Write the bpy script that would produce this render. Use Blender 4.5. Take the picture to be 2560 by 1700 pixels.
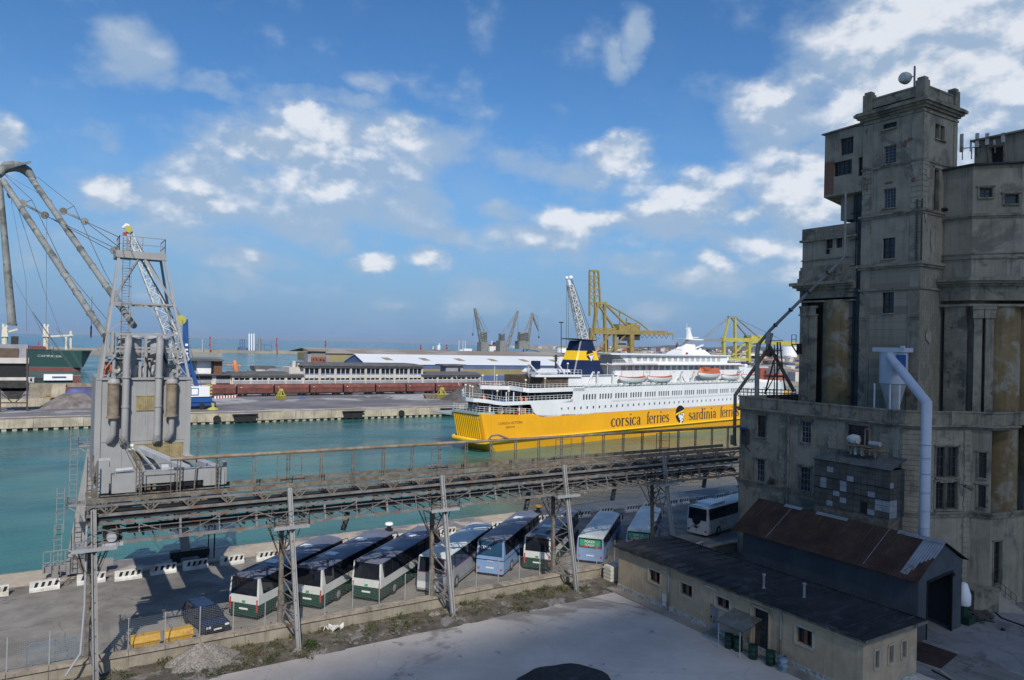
import bpy, math, random
from mathutils import Vector as V, Matrix
random.seed(7)
for o in list(bpy.data.objects): bpy.data.objects.remove(o)
R=math.radians; sin=math.sin; cos=math.cos; PI=math.pi
SC=bpy.context.scene; COL=SC.collection
# ---------------- camera ----------------
CZ=20.0; FPX=1800.0
az=R(32.2); pit=math.atan(12.7/FPX); rol=R(1.42)
FW=V((sin(az)*cos(pit),cos(az)*cos(pit),sin(pit)))
r0=V((cos(az),-sin(az),0)); u0=r0.cross(FW)
RT=cos(rol)*r0+sin(rol)*u0; UP=-sin(rol)*r0+cos(rol)*u0
cd=bpy.data.cameras.new('camera'); cam=bpy.data.objects.new('camera',cd); COL.objects.link(cam)
cd.sensor_width=36; cd.lens=36*FPX/2560; cd.clip_start=0.5; cd.clip_end=60000
mw=Matrix.Identity(4)
for i in range(3): mw[i][0]=RT[i]; mw[i][1]=UP[i]; mw[i][2]=-FW[i]
mw[2][3]=CZ
cam.matrix_world=mw; SC.camera=cam
EYE=V((0,0,CZ))
def ray(px,py): return FW+RT*((px-1280)/FPX)-UP*((py-850)/FPX)
def gz(px,py,z=0.0):
    d=ray(px,py); return EYE+d*((z-CZ)/d.z)
def ay(px,py,Y):
    d=ray(px,py); return EYE+d*(Y/d.y)
def ax(px,py,X):
    d=ray(px,py); return EYE+d*(X/d.x)
# ---------------- sky, sun, exposure ----------------
SUN_EL=R(41); SUN_AZ=R(201)      # compass bearing of the sun, from +Y clockwise
W=bpy.data.worlds.new("World"); SC.world=W; W.use_nodes=True
nt=W.node_tree; nt.nodes.clear()
def N(t,ty,**k):
    n=t.nodes.new(ty)
    for a,b in k.items(): setattr(n,a,b)
    return n
def math_(t,op,a,b=None,c=None,clamp=False):
    n=t.nodes.new('ShaderNodeMath'); n.operation=op; n.use_clamp=clamp
    for i,x in enumerate((a,b,c)):
        if x is None: continue
        if isinstance(x,(int,float)): n.inputs[i].default_value=x
        else: t.links.new(x,n.inputs[i])
    return n.outputs[0]
def mrange(t,x,a,b,c,d,smooth=True):
    n=t.nodes.new('ShaderNodeMapRange'); n.interpolation_type='SMOOTHSTEP' if smooth else 'LINEAR'
    t.links.new(x,n.inputs[0])
    for i,v_ in enumerate((a,b,c,d)): n.inputs[i+1].default_value=v_
    return n.outputs[0]
def mixc(t,f,a,b,mode='MIX'):
    n=t.nodes.new('ShaderNodeMix'); n.data_type='RGBA'; n.blend_type=mode
    for i,x in ((0,f),(6,a),(7,b)):
        if hasattr(x,'links'): t.links.new(x,n.inputs[i])
        elif i==0: n.inputs[0].default_value=x
        else: n.inputs[i].default_value=(*x,1) if len(x)==3 else x
    return n.outputs[2]
def noise(t,vec,scale,det=4,rough=.55,dist=0,col=False):
    n=t.nodes.new('ShaderNodeTexNoise'); n.inputs['Scale'].default_value=scale
    n.inputs['Detail'].default_value=det; n.inputs['Roughness'].default_value=rough; n.inputs['Distortion'].default_value=dist
    if vec is not None: t.links.new(vec,n.inputs['Vector'])
    return n.outputs[1 if col else 0]
sky=N(nt,'ShaderNodeTexSky',sky_type='NISHITA',sun_disc=False)
sky.sun_elevation=SUN_EL; sky.sun_rotation=SUN_AZ; sky.air_density=1.0; sky.dust_density=0.6; sky.ozone_density=3.0; sky.altitude=20
hs=N(nt,'ShaderNodeHueSaturation'); hs.inputs['Saturation'].default_value=1.22; hs.inputs['Value'].default_value=1.25
nt.links.new(sky.outputs[0],hs.inputs['Color'])
tc=N(nt,'ShaderNodeTexCoord'); sx=N(nt,'ShaderNodeSeparateXYZ'); nt.links.new(tc.outputs['Generated'],sx.inputs[0])
azn=math_(nt,'ARCTAN2',sx.outputs[0],sx.outputs[1]); eln=math_(nt,'ARCSINE',sx.outputs[2])
cb=N(nt,'ShaderNodeCombineXYZ'); nt.links.new(azn,cb.inputs[0]); nt.links.new(math_(nt,'MULTIPLY',eln,1.5),cb.inputs[1])
warp=noise(nt,cb.outputs[0],6.5,5,.62,col=True)
w1=N(nt,'ShaderNodeVectorMath',operation='SUBTRACT'); nt.links.new(warp,w1.inputs[0]); w1.inputs[1].default_value=(.5,.5,.5)
w2=N(nt,'ShaderNodeVectorMath',operation='SCALE'); nt.links.new(w1.outputs[0],w2.inputs[0]); w2.inputs['Scale'].default_value=.085
ae=N(nt,'ShaderNodeCombineXYZ'); nt.links.new(azn,ae.inputs[0]); nt.links.new(eln,ae.inputs[1])
w3=N(nt,'ShaderNodeVectorMath',operation='ADD'); nt.links.new(ae.outputs[0],w3.inputs[0]); nt.links.new(w2.outputs[0],w3.inputs[1])
VEIL=[(830,400,300,110,.95),(620,455,230,85,.85),(720,530,450,75,.75),(1000,370,180,80,.9),(420,500,190,65,.75),(320,135,130,70,.55),(520,205,100,26,.5),(265,340,55,42,.5),(60,640,80,50,.42),
(1600,80,45,70,.7),(1545,150,35,50,.55),(810,245,160,28,.5),(900,185,60,30,.35),(2300,150,320,190,1.1),(2400,320,260,150,1.0),(1960,300,150,110,.8),(2050,480,190,190,.95),(1400,425,200,45,.6),(1640,540,230,60,.8),(1330,600,150,45,.62),(1850,590,150,50,.7),
(640,655,130,30,.6),(1120,590,80,40,.6),(850,610,70,25,.5),(1210,745,90,40,.55),(1250,540,80,35,.6),(1640,780,110,22,.5),(380,600,260,60,.5),(1000,510,150,50,.65),(980,740,60,22,.4),(1500,660,260,40,.42),(1780,690,120,45,.5),(560,720,260,35,.36),(1450,470,120,40,.5)]
PUFF=[(757,295,56,46,1.0),(690,350,130,50,1.0),(610,370,60,36,.8),(820,345,75,40,.95),(1005,335,80,52,1.0),(930,345,60,40,.8),(284,478,62,48,1.0),(505,515,95,40,.85),(430,500,80,40,.6),(700,430,240,66,.76),(930,420,150,55,.62),(480,470,120,45,.55),(620,500,200,40,.5),(840,500,160,40,.45),(-10,370,70,55,.9),
(2300,120,270,180,1.2),(2480,60,260,220,1.2),(2130,150,120,90,1.0),(2260,240,240,120,1.0),(2480,330,200,120,.8),(1915,275,95,72,.85),(1962,438,58,44,1.0),(2010,490,140,90,.9),(2060,600,130,70,.8),(2030,390,120,80,.85),
(1545,385,88,52,1.0),(1431,545,90,44,.85),(1520,530,90,42,.85),(1763,495,120,60,1.0),(1860,540,110,50,.8),(1640,520,130,44,.75),(1800,440,120,50,.6),(1560,440,120,40,.5),(1900,600,80,36,.8),(930,662,58,27,.85),(1067,655,64,32,.75),(1780,655,68,26,.7),(1560,590,90,28,.5),(640,650,50,20,.45),(1330,615,90,28,.45)]
def field(L):
    acc=None
    for (cx,cy,rx,ry,am) in L:
        d=ray(cx,cy).normalized(); a0=math.atan2(d.x,d.y); e0=math.asin(d.z); k=1/(1+((cx-1280)/FPX)**2)
        s_=N(nt,'ShaderNodeVectorMath',operation='SUBTRACT'); nt.links.new(w3.outputs[0],s_.inputs[0]); s_.inputs[1].default_value=(a0,e0,0)
        m_=N(nt,'ShaderNodeVectorMath',operation='MULTIPLY'); nt.links.new(s_.outputs[0],m_.inputs[0]); m_.inputs[1].default_value=(FPX/rx/k,FPX/ry/math.sqrt(k),0)
        l_=N(nt,'ShaderNodeVectorMath',operation='LENGTH'); nt.links.new(m_.outputs[0],l_.inputs[0])
        b_=mrange(nt,l_.outputs['Value'],1.75,.1,0,am)
        acc=b_ if acc is None else math_(nt,'SMOOTH_MAX',acc,b_,.06)
    return acc
fv=field(VEIL); fp_=field(PUFF)
fb=noise(nt,cb.outputs[0],11,10,.53)
sh_=N(nt,'ShaderNodeVectorMath',operation='ADD'); nt.links.new(cb.outputs[0],sh_.inputs[0]); sh_.inputs[1].default_value=(-.006,.024,0)
fbs=noise(nt,sh_.outputs[0],11,7,.53)
fb2=noise(nt,cb.outputs[0],4.5,6,.6)
nz=math_(nt,'SUBTRACT',fb,.5)
veil=mrange(nt,math_(nt,'ADD',fv,math_(nt,'MULTIPLY',nz,1.6)),.06,.68,0,.86)
pf=math_(nt,'ADD',fp_,math_(nt,'MULTIPLY',nz,1.5))
puff=mrange(nt,pf,.11,.76,0,1)
thin=math_(nt,'MULTIPLY',mrange(nt,fb2,.46,.72,0,.26),mrange(nt,eln,.45,.12,0.1,1))
dens=math_(nt,'MAXIMUM',math_(nt,'MAXIMUM',veil,math_(nt,'MULTIPLY',puff,.97)),thin)
# billows catch the sun where the field falls off upwards; bases stay blue-grey
rel=math_(nt,'MULTIPLY',math_(nt,'SUBTRACT',fb,fbs),4.2)
lit=mrange(nt,math_(nt,'ADD',math_(nt,'MULTIPLY',pf,.70),rel),.08,1.0,0,1)
lit=math_(nt,'MULTIPLY',lit,math_(nt,'ADD',math_(nt,'MULTIPLY',puff,.85),.15))
ccol=mixc(nt,lit,(.365,.485,.645),(.82,.85,.90))
skyc=mixc(nt,1.0,hs.outputs[0],(.080,.090,.099),'MULTIPLY')
# a pale band of sea haze low over the horizon
hz=mrange(nt,eln,.30,-.02,0,.92)
skyc=mixc(nt,hz,skyc,(.155,.305,.555))
fin=mixc(nt,math_(nt,'MULTIPLY',dens,.93),skyc,ccol)
bg=N(nt,'ShaderNodeBackground'); bg.inputs[1].default_value=1.0
# Background strength stays in the daylight range: the colour above is divided by it
fin2=mixc(nt,1.0,fin,(10,10,10),'MULTIPLY'); nt.links.new(fin2,bg.inputs[0]); bg.inputs[1].default_value=.1
wo=N(nt,'ShaderNodeOutputWorld'); nt.links.new(bg.outputs[0],wo.inputs[0])
sd=bpy.data.lights.new('sun','SUN'); sd.energy=4.6; sd.angle=R(.5); sd.color=(1,.95,.87)
so=bpy.data.objects.new('sun',sd); COL.objects.link(so)
SDIR=V((sin(SUN_AZ)*cos(SUN_EL),cos(SUN_AZ)*cos(SUN_EL),sin(SUN_EL)))
so.rotation_euler=SDIR.to_track_quat('Z','Y').to_euler(); so.location=(0,-30,80)
vs=SC.view_settings; vs.view_transform='Standard'; vs.look='None'; vs.gamma=1; vs.exposure=0; vs.use_curve_mapping=False
# ---------------- materials ----------------
MC={}
def mat(name,c,rough=.8,var=.18,sc=1.2,bump=0,bsc=None,metal=0,stain=None,ssc=.6,samt=.5,streak=None,stamt=.5,spec=.4,c2=None,c2sc=.3,brick=None,cracks=None,spots=None):
    """procedural surface: base colour with mottling, optional blotches (stain), vertical streaks"""
    q_=lambda x: tuple(v_*.82 for v_ in x) if x else x
    c=q_(c); stain=q_(stain); streak=q_(streak); c2=q_(c2)
    m=bpy.data.materials.new(name); m.use_nodes=True; t=m.node_tree; p=t.nodes['Principled BSDF']
    p.inputs['Roughness'].default_value=rough; p.inputs['Metallic'].default_value=metal; p.inputs['Specular IOR Level'].default_value=spec
    tcn=N(t,'ShaderNodeTexCoord'); oi=N(t,'ShaderNodeObjectInfo')
    v=N(t,'ShaderNodeVectorMath',operation='ADD'); t.links.new(tcn.outputs['Object'],v.inputs[0])
    sc_=N(t,'ShaderNodeVectorMath',operation='SCALE'); sc_.inputs[0].default_value=(31,17,5); t.links.new(oi.outputs['Random'],sc_.inputs['Scale']); t.links.new(sc_.outputs[0],v.inputs[1])
    vec=v.outputs[0]
    col=(*c,1)
    if c2: col=mixc(t,mrange(t,noise(t,vec,c2sc,5,.6),.42,.58,0,1),c,c2)
    n1=noise(t,vec,sc,6,.65)
    dark=tuple(x*(1-var*1.6) for x in c[:3]); 
    if c2: col=mixc(t,mrange(t,n1,.3,.7,var,0),col,(0,0,0))
    else: col=mixc(t,mrange(t,n1,.3,.7,0,1),dark,tuple(min(1,x*(1+var*.7)) for x in c))
    if brick:
        br=N(t,'ShaderNodeTexBrick'); mp=N(t,'ShaderNodeMapping'); mp.inputs['Rotation'].default_value=brick[0]; t.links.new(vec,mp.inputs[0]); t.links.new(mp.outputs[0],br.inputs[0])
        br.inputs['Scale'].default_value=brick[1]; br.inputs['Mortar Size'].default_value=.015; br.inputs['Color1'].default_value=(*brick[2],1); br.inputs['Color2'].default_value=(*[x*.7 for x in brick[2]],1); br.inputs['Mortar'].default_value=(*brick[3],1)
        col=mixc(t,mrange(t,noise(t,vec,.35,4,.6),brick[4],brick[4]+.05,0,1),col,br.outputs[0])
    if stain: col=mixc(t,mrange(t,noise(t,vec,ssc,7,.68,.4),.62-samt*.2,.68-samt*.14,0,.85),col,stain)
    if spots: col=mixc(t,mrange(t,noise(t,vec,spots[0],5,.6,.3),spots[1],spots[1]+.04,0,spots[3]),col,spots[2])
    if cracks:
        wv=N(t,'ShaderNodeVectorMath',operation='ADD'); t.links.new(vec,wv.inputs[0]); ns=N(t,'ShaderNodeVectorMath',operation='SCALE'); t.links.new(noise(t,vec,.5,5,.6,col=True),ns.inputs[0]); ns.inputs['Scale'].default_value=cracks[3]; t.links.new(ns.outputs[0],wv.inputs[1])
        vo=N(t,'ShaderNodeTexVoronoi',feature='DISTANCE_TO_EDGE'); vo.inputs['Scale'].default_value=cracks[0]; t.links.new(wv.outputs[0],vo.inputs['Vector'])
        col=mixc(t,mrange(t,vo.outputs['Distance'],cracks[1],0,0,.75),col,cracks[2])
    if streak:
        mp=N(t,'ShaderNodeMapping'); mp.inputs['Scale'].default_value=(3.2,3.2,.16); t.links.new(vec,mp.inputs[0])
        col=mixc(t,mrange(t,noise(t,mp.outputs[0],1.0,6,.7),.48,.75,0,stamt),col,streak)
    if hasattr(col,'links'): t.links.new(col,p.inputs['Base Color'])
    else: p.inputs['Base Color'].default_value=col
    if bump:
        b=N(t,'ShaderNodeBump'); b.inputs['Strength'].default_value=min(1,bump*3); b.inputs['Distance'].default_value=bump*.25
        t.links.new(noise(t,vec,bsc or sc*4,6,.7),b.inputs['Height']); t.links.new(b.outputs[0],p.inputs['Normal'])
    t.links.new(mrange(t,n1,.3,.7,min(1,rough+.08),max(0,rough-.08)),p.inputs['Roughness'])
    MC[name]=m; return m
def glass(name,c=(.02,.03,.035),rough=.08):
    m=bpy.data.materials.new(name); m.use_nodes=True; t=m.node_tree; p=t.nodes['Principled BSDF']
    tcn=N(t,'ShaderNodeTexCoord'); n1=noise(t,tcn.outputs['Object'],.9,3)
    t.links.new(mixc(t,n1,tuple(x*.5 for x in c),tuple(x*1.6 for x in c)),p.inputs['Base Color'])
    p.inputs['Roughness'].default_value=rough; p.inputs['Specular IOR Level'].default_value=.5; MC[name]=m; return m
# ---------------- mesh kit ----------------
ORG={}
class MB:
    def __init__(s): s.v=[]; s.f=[]; s.mi=[]
    def add(s,vs,fs,mi=0):
        k=len(s.v); s.v+= [V(x) for x in vs]; s.f+=[tuple(i+k for i in f) for f in fs]; s.mi+=[mi]*len(fs); return s
    def hexa(s,a,b,mi=0):
        """a,b: 4-point loops"""
        return s.add(list(a)+list(b),[(3,2,1,0),(4,5,6,7),(0,1,5,4),(1,2,6,5),(2,3,7,6),(3,0,4,7)],mi)
    def box(s,x0,x1,y0,y1,z0,z1,mi=0):
        return s.hexa([(x0,y0,z0),(x1,y0,z0),(x1,y1,z0),(x0,y1,z0)],[(x0,y0,z1),(x1,y0,z1),(x1,y1,z1),(x0,y1,z1)],mi)
    def ob(s,c,sz,rz=0,mi=0,tilt=0):
        M=Matrix.Translation(V(c))@Matrix.Rotation(rz,4,'Z')@Matrix.Rotation(tilt,4,'Y')
        x,y,z=[k/2 for k in sz]
        P=[M@V(q) for q in ((-x,-y,-z),(x,-y,-z),(x,y,-z),(-x,y,-z),(-x,-y,z),(x,-y,z),(x,y,z),(-x,y,z))]
        return s.hexa(P[:4],P[4:],mi)
    def bar(s,p,q,w,h=None,mi=0,up=None):
        p=V(p); q=V(q); h=h or w; d=(q-p)
        if d.length<1e-6: return s
        d.normalize(); up=V(up) if up else (V((0,0,1)) if abs(d.z)<.97 else V((0,1,0)))
        a=d.cross(up).normalized()*(w/2); b=a.cross(d).normalized()*(h/2)
        return s.hexa([p-a-b,p+a-b,p+a+b,p-a+b],[q-a-b,q+a-b,q+a+b,q-a+b],mi)
    def tube(s,p,q,r,n=8,r2=None,mi=0): return s.path([p,q],[r,r if r2 is None else r2],n,mi)
    def path(s,pts,r,n=8,mi=0,caps=True):
        pts=[V(p) for p in pts]; k=len(pts); rs=r if isinstance(r,(list,tuple)) else [r]*k
        base=len(s.v); d=(pts[1]-pts[0]).normalized(); a=d.orthogonal().normalized(); vs=[]
        for i in range(k):
            if i==0: t=pts[1]-pts[0]
            elif i==k-1: t=pts[-1]-pts[-2]
            else: t=(pts[i]-pts[i-1]).normalized()+(pts[i+1]-pts[i]).normalized()
            t.normalize(); a=(a-t*a.dot(t)).normalized(); b=t.cross(a)
            vs+=[pts[i]+(a*cos(2*PI*j/n)+b*sin(2*PI*j/n))*rs[i] for j in range(n)]
        fs=[(i*n+j,i*n+(j+1)%n,(i+1)*n+(j+1)%n,(i+1)*n+j) for i in range(k-1) for j in range(n)]
        if caps: fs+=[tuple(range(n))[::-1],tuple((k-1)*n+j for j in range(n))]
        return s.add(vs,fs,mi)
    def ext(s,poly,vec,mi=0):
        """extrude a planar polygon along vec"""
        poly=[V(p) for p in poly]; n=len(poly); vec=V(vec)
        return s.add(poly+[p+vec for p in poly],[tuple(range(n))[::-1],tuple(range(n,2*n))]+[(i,(i+1)%n,(i+1)%n+n,i+n) for i in range(n)],mi)
    def prism(s,xy,z0,z1,mi=0): return s.ext([(x,y,z0) for x,y in xy],(0,0,z1-z0),mi)
    def lathe(s,prof,c,n=16,mi=0,axis='Z'):
        c=V(c); vs=[]
        for r,z in prof:
            for j in range(n):
                a=2*PI*j/n
                q=(r*cos(a),r*sin(a),z) if axis=='Z' else ((z,r*cos(a),r*sin(a)) if axis=='X' else (r*cos(a),z,r*sin(a)))
                vs.append(c+V(q))
        k=len(prof); fs=[(i*n+j,i*n+(j+1)%n,(i+1)*n+(j+1)%n,(i+1)*n+j) for i in range(k-1) for j in range(n)]
        fs+=[tuple(range(n))[::-1],tuple((k-1)*n+j for j in range(n))]
        return s.add(vs,fs,mi)
    def ell(s,c,r,n=10,m=7,mi=0,jit=0):
        prof=[]; c=V(c); vs=[]
        for i in range(m+1):
            th=-PI/2+PI*i/m
            for j in range(n):
                a=2*PI*j/n; k=1+random.uniform(-jit,jit)
                vs.append(c+V((r[0]*cos(th)*cos(a)*k,r[1]*cos(th)*sin(a)*k,r[2]*sin(th)*k)))
        return s.add(vs,[(i*n+j,i*n+(j+1)%n,(i+1)*n+(j+1)%n,(i+1)*n+j) for i in range(m) for j in range(n)],mi)
    def quad(s,a,b,c,d,mi=0): return s.add([a,b,c,d],[(0,1,2,3)],mi)
    def wall(s,o,u,L,H,holes=(),d=.3,mi=0,up=(0,0,1),inn=None):
        """wall sheet from o along u (length L) and up (height H) with openings (x0,x1,z0,z1), reveals of depth d going inward"""
        o=V(o); u=V(u).normalized(); up=V(up); inn=V(inn) if inn else u.cross(up)*-1
        xs=sorted(set([0,L]+[h[i] for h in holes for i in (0,1)])); zs=sorted(set([0,H]+[h[i] for h in holes for i in (2,3)]))
        P=lambda x,z,k=0: o+u*x+up*z+inn*k
        for i in range(len(xs)-1):
            for j in range(len(zs)-1):
                cx=(xs[i]+xs[i+1])/2; cz=(zs[j]+zs[j+1])/2
                if any(h[0]<cx<h[1] and h[2]<cz<h[3] for h in holes): continue
                s.quad(P(xs[i],zs[j]),P(xs[i+1],zs[j]),P(xs[i+1],zs[j+1]),P(xs[i],zs[j+1]),mi)
        for h in holes:
            for (a,b),(c,e) in (((h[0],h[2]),(h[1],h[2])),((h[1],h[2]),(h[1],h[3])),((h[1],h[3]),(h[0],h[3])),((h[0],h[3]),(h[0],h[2]))):
                s.quad(P(a,b),P(c,e),P(c,e,d),P(a,b,d),mi)
        return s
    def build(s,name,m,parent=None,smooth=False,label=None,cat=None,group=None,kind=None,fixn=True):
        me=bpy.data.meshes.new(name); org=ORG.get(parent.name if parent else None,V((0,0,0)))
        me.from_pydata([tuple(p-org) for p in s.v],[],s.f)
        ms=m if isinstance(m,(list,tuple)) else [m]
        for x in ms: me.materials.append(MC[x] if isinstance(x,str) else x)
        for i,p in enumerate(me.polygons):
            p.material_index=s.mi[i]; p.use_smooth=smooth
        if fixn:
            import bmesh
            b=bmesh.new(); b.from_mesh(me); bmesh.ops.recalc_face_normals(b,faces=b.faces); b.to_mesh(me); b.free()
        if smooth:
            try: me.set_sharp_from_angle(angle=R(40))
            except Exception: pass
        o=bpy.data.objects.new(name,me); COL.objects.link(o)
        if parent:
            o.parent=parent; ORG[o.name]=org
        return tag(o,label,cat,group,kind)
def tag(o,label=None,cat=None,group=None,kind=None):
    for k,v_ in (('label',label),('category',cat),('group',group),('kind',kind)):
        if v_: o[k]=v_
    return o
def thing(name,label,cat,loc=(0,0,0),rz=0,group=None,local=False):
    o=bpy.data.objects.new(name,None); COL.objects.link(o); o.location=loc; o.rotation_euler=(0,0,rz); o.empty_display_size=.5
    ORG[o.name]=V((0,0,0)) if local else V(loc)
    return tag(o,label,cat,group)
def copy_tree(o,parent=None):
    c=o.copy(); COL.objects.link(c); c.parent=parent
    for ch in [x for x in o.children]: copy_tree(ch,c)
    return c
def place(o,loc,rz=0,label=None,group=None,first=[None]):
    o.location=loc; o.rotation_euler=(0,0,rz)
    if label: o['label']=label
    if group: o['group']=group
    return o
def lattice(b,p,q,w,w2,n,r,up=(0,0,1),side=None,faces=4):
    """square lattice mast from p (width w) to q (width w2)"""
    p=V(p); q=V(q); d=(q-p).normalized(); s=V(side) if side else d.cross(V(up)); s=(s-d*s.dot(d)).normalized(); t=d.cross(s)
    def C(k,i):
        c=p.lerp(q,k); ww=(w+(w2-w)*k)/2; return c+s*ww*(1,1,-1,-1)[i]+t*ww*(1,-1,-1,1)[i]
    for i in range(4): b.bar(C(0,i),C(1,i),r*1.5)
    for k in range(n):
        for i in range(4):
            j=(i+1)%4
            b.bar(C(k/n,i),C(k/n,j),r)
            b.bar(C(k/n,i),C((k+1)/n,j),r) if k%2 else b.bar(C(k/n,j),C((k+1)/n,i),r)
    for i in range(4): b.bar(C(1,i),C(1,(i+1)%4),r)
def rail(b,pts,h=1.0,step=1.5,r=.03,mid=1):
    for a,c in zip(pts,pts[1:]):
        a=V(a); c=V(c); n=max(1,int(round((c-a).length/step)))
        for i in range(n+1): q=a.lerp(c,i/n); b.bar(q,q+V((0,0,h)),r*1.6)
        for k in range(mid+1): z=V((0,0,h*(1-k/(mid+1)))); b.bar(a+z,c+z,r*1.6)
# ---------------- palette ----------------
mat('asphalt',(.25,.228,.20),.9,.22,.35,.03,30,stain=(.15,.137,.122),ssc=.09,samt=.42,cracks=(.13,.006,(.07,.065,.06),1.5),spots=(1.2,.68,(.09,.085,.08),.6))
mat('apron',(.50,.42,.32),.9,.12,.8,.04,20,stain=(.15,.14,.165),ssc=.16,samt=.62)
mat('quay_stone',(.36,.30,.23),.85,.2,1.4,.05,12,stain=(.14,.11,.08),ssc=.5,samt=.4,streak=(.10,.075,.05),stamt=.6)
mat('yard_concrete',(.62,.545,.47),.9,.10,.25,.03,25,stain=(.27,.235,.205),ssc=.10,samt=.30,cracks=(.10,.0025,(.28,.26,.24),1.6),spots=(.8,.655,(.20,.18,.165),.7))
mat('strip_concrete',(.36,.32,.26),.9,.15,.5,.03,25,stain=(.2,.18,.15),ssc=.3,samt=.5)
mat('dirt',(.15,.125,.095),.95,.3,.9,.1,10,stain=(.30,.275,.245),ssc=.6,samt=.5)
mat('gravel',(.30,.265,.225),.95,.35,9,.12,30)
mat('pier_deck',(.20,.185,.19),.9,.25,.06,.02,3,stain=(.47,.45,.44),ssc=.05,samt=.50)
mat('pier_wall',(.50,.44,.33),.85,.2,.25,.03,3,streak=(.14,.10,.06),stamt=.85)
mat('wallstone',(.31,.27,.205),.9,.2,.6,.08,9,streak=(.13,.11,.08),stamt=.7)
mat('farstone',(.33,.31,.28),.9,.2,.02)
mat('sand',(.38,.34,.28),.9,.3,.004); mat('hill',(.075,.10,.09),1,.3,.0012,c2=(.14,.13,.10),c2sc=.002)
mat('grey_steel',(.27,.26,.25),.6,.12,1.1,.01,10,stain=(.20,.13,.08),ssc=.9,samt=.12)
mat('rust_steel',(.19,.165,.13),.75,.3,2.2,.02,20,stain=(.14,.08,.045),ssc=1.5,samt=.5)
mat('lattice_grey',(.20,.19,.175),.7,.25,1.5,stain=(.20,.10,.05),ssc=1.2,samt=.35)
mat('belt_dark',(.03,.032,.035),.8,.3,1); mat('crane_grey',(.335,.335,.33),.6,.07,.6,.006,9,streak=(.20,.15,.11),stamt=.45)
mat('crane_light',(.44,.46,.48),.5,.1,1,streak=(.25,.2,.15),stamt=.4)
mat('louvre',(.36,.29,.15),.6,.2,2); mat('duct_white',(.52,.56,.64),.5,.06,.6,streak=(.4,.4,.4),stamt=.3); mat('rusty_pipe',(.27,.215,.15),.7,.25,1.5,stain=(.26,.14,.065),ssc=.8,samt=.45)
mat('boom_grey',(.27,.28,.265),.65,.2,.9,stain=(.10,.10,.09),ssc=.6,samt=.5)
mat('cable',(.12,.12,.12),.7,.1); mat('black',(.012,.012,.014),.6,.2); mat('rubber',(.02,.02,.02),.85,.2)
mat('white',(.9,.91,.92),.45,.06,.6); mat('dirty_white',(.66,.65,.60),.6,.15,1.3,stain=(.35,.27,.18),ssc=.8,samt=.3)
mat('cream',(.74,.68,.52),.6,.12,2); mat('ship_white',(.86,.865,.865),.4,.04,.2,streak=(.50,.45,.40),stamt=.32)
mat('ship_yellow',(.95,.455,.012),.42,.05,.12,streak=(.50,.22,.04),stamt=.34); mat('bright_yellow',(1.0,.60,.015),.4,.04,.5)
mat('navy',(.012,.022,.075),.4,.15,.3); mat('deck_blue',(.10,.17,.33),.7,.2,.5); mat('deck_brown',(.13,.09,.06),.7,.2,.5)
mat('text_brown',(.055,.04,.045),.6,.05); mat('boat_orange',(.50,.13,.05),.5,.12,.8); mat('sage',(.36,.45,.42),.6,.1)
mat('gantry_yellow',(.32,.25,.085),.6,.15,.3,stain=(.24,.17,.05),ssc=.2,samt=.4); mat('lemon',(.50,.45,.09),.6,.12,.2); mat('gantry_grey',(.28,.30,.31),.6,.15,.3)
mat('blue_paint',(.02,.09,.30),.4,.12,.5); mat('shed_blue',(.09,.15,.30),.7,.15,.1); mat('shed_ochre',(.30,.26,.13),.7,.12,.1)
mat('white_roof',(.74,.76,.78),.6,.05,.08,streak=(.6,.62,.62),stamt=.3); mat('brown_roof',(.30,.24,.19),.85,.15,.08,c2=(.40,.36,.32),c2sc=.03)
mat('grey_roof',(.13,.125,.125),.85,.2,.3); mat('wagon_red',(.19,.065,.05),.75,.22,.5,stain=(.10,.05,.04),ssc=.4,samt=.4)
mat('plaster_grey',(.33,.33,.36),.85,.12,.4); mat('plaster_white',(.62,.58,.52),.85,.1,.4,stain=(.36,.32,.26),ssc=.3,samt=.35)
mat('far_brick',(.30,.12,.08),.9,.15,.8); mat('orange',(.80,.27,.10),.5,.1,1); mat('green_hull',(.012,.065,.055),.5,.12,.05); mat('red_hull',(.22,.07,.06),.6,.15,.05)
mat('red',(.45,.04,.03),.6,.1); mat('dry_grass',(.24,.20,.09),.9,.3,2); mat('weed',(.055,.085,.022),.9,.45,1.5,c2=(.13,.11,.045),c2sc=.6)
mat('silo_plaster',(.34,.30,.225),.92,.14,.55,.05,6,stain=(.165,.15,.12),ssc=.25,samt=.45,streak=(.085,.08,.068),stamt=.6)
mat('silo_ashlar',(.31,.272,.20),.92,.14,.5,.05,6,brick=((R(90),0,R(90)),.75,(.26,.228,.168),(.16,.14,.11),.30),streak=(.10,.09,.075),stamt=.4)
mat('silo_trim',(.30,.262,.192),.92,.2,.9,.06,8,stain=(.10,.095,.085),ssc=.5,samt=.5,streak=(.055,.055,.05),stamt=.65)
mat('silo_ochre',(.235,.165,.075),.92,.16,.5,.03,6,stain=(.33,.30,.24),ssc=.28,samt=.62,streak=(.07,.055,.03),stamt=.5)
mat('silo_brick',(.19,.10,.07),.9,.2,2,.05,9,brick=((R(90),0,R(90)),2.2,(.19,.09,.06),(.2,.18,.15),0.2))
mat('soot',(.05,.05,.047),.95,.3,1,.05,8); mat('dark_pipe',(.035,.04,.045),.6,.2)
mat('annex_plaster',(.52,.40,.26),.9,.13,.7,.05,9,stain=(.40,.33,.24),ssc=.5,samt=.45,streak=(.26,.20,.13),stamt=.45)
mat('rubble_stone',(.50,.48,.44),.9,.35,5,.2,9); mat('bitumen',(.024,.024,.025),.75,.4,.35,.02,14,stain=(.062,.062,.066),ssc=.3,samt=.45,cracks=(.5,.012,(.06,.06,.062),.4),spots=(1.5,.66,(.07,.07,.07),.6))
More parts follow.
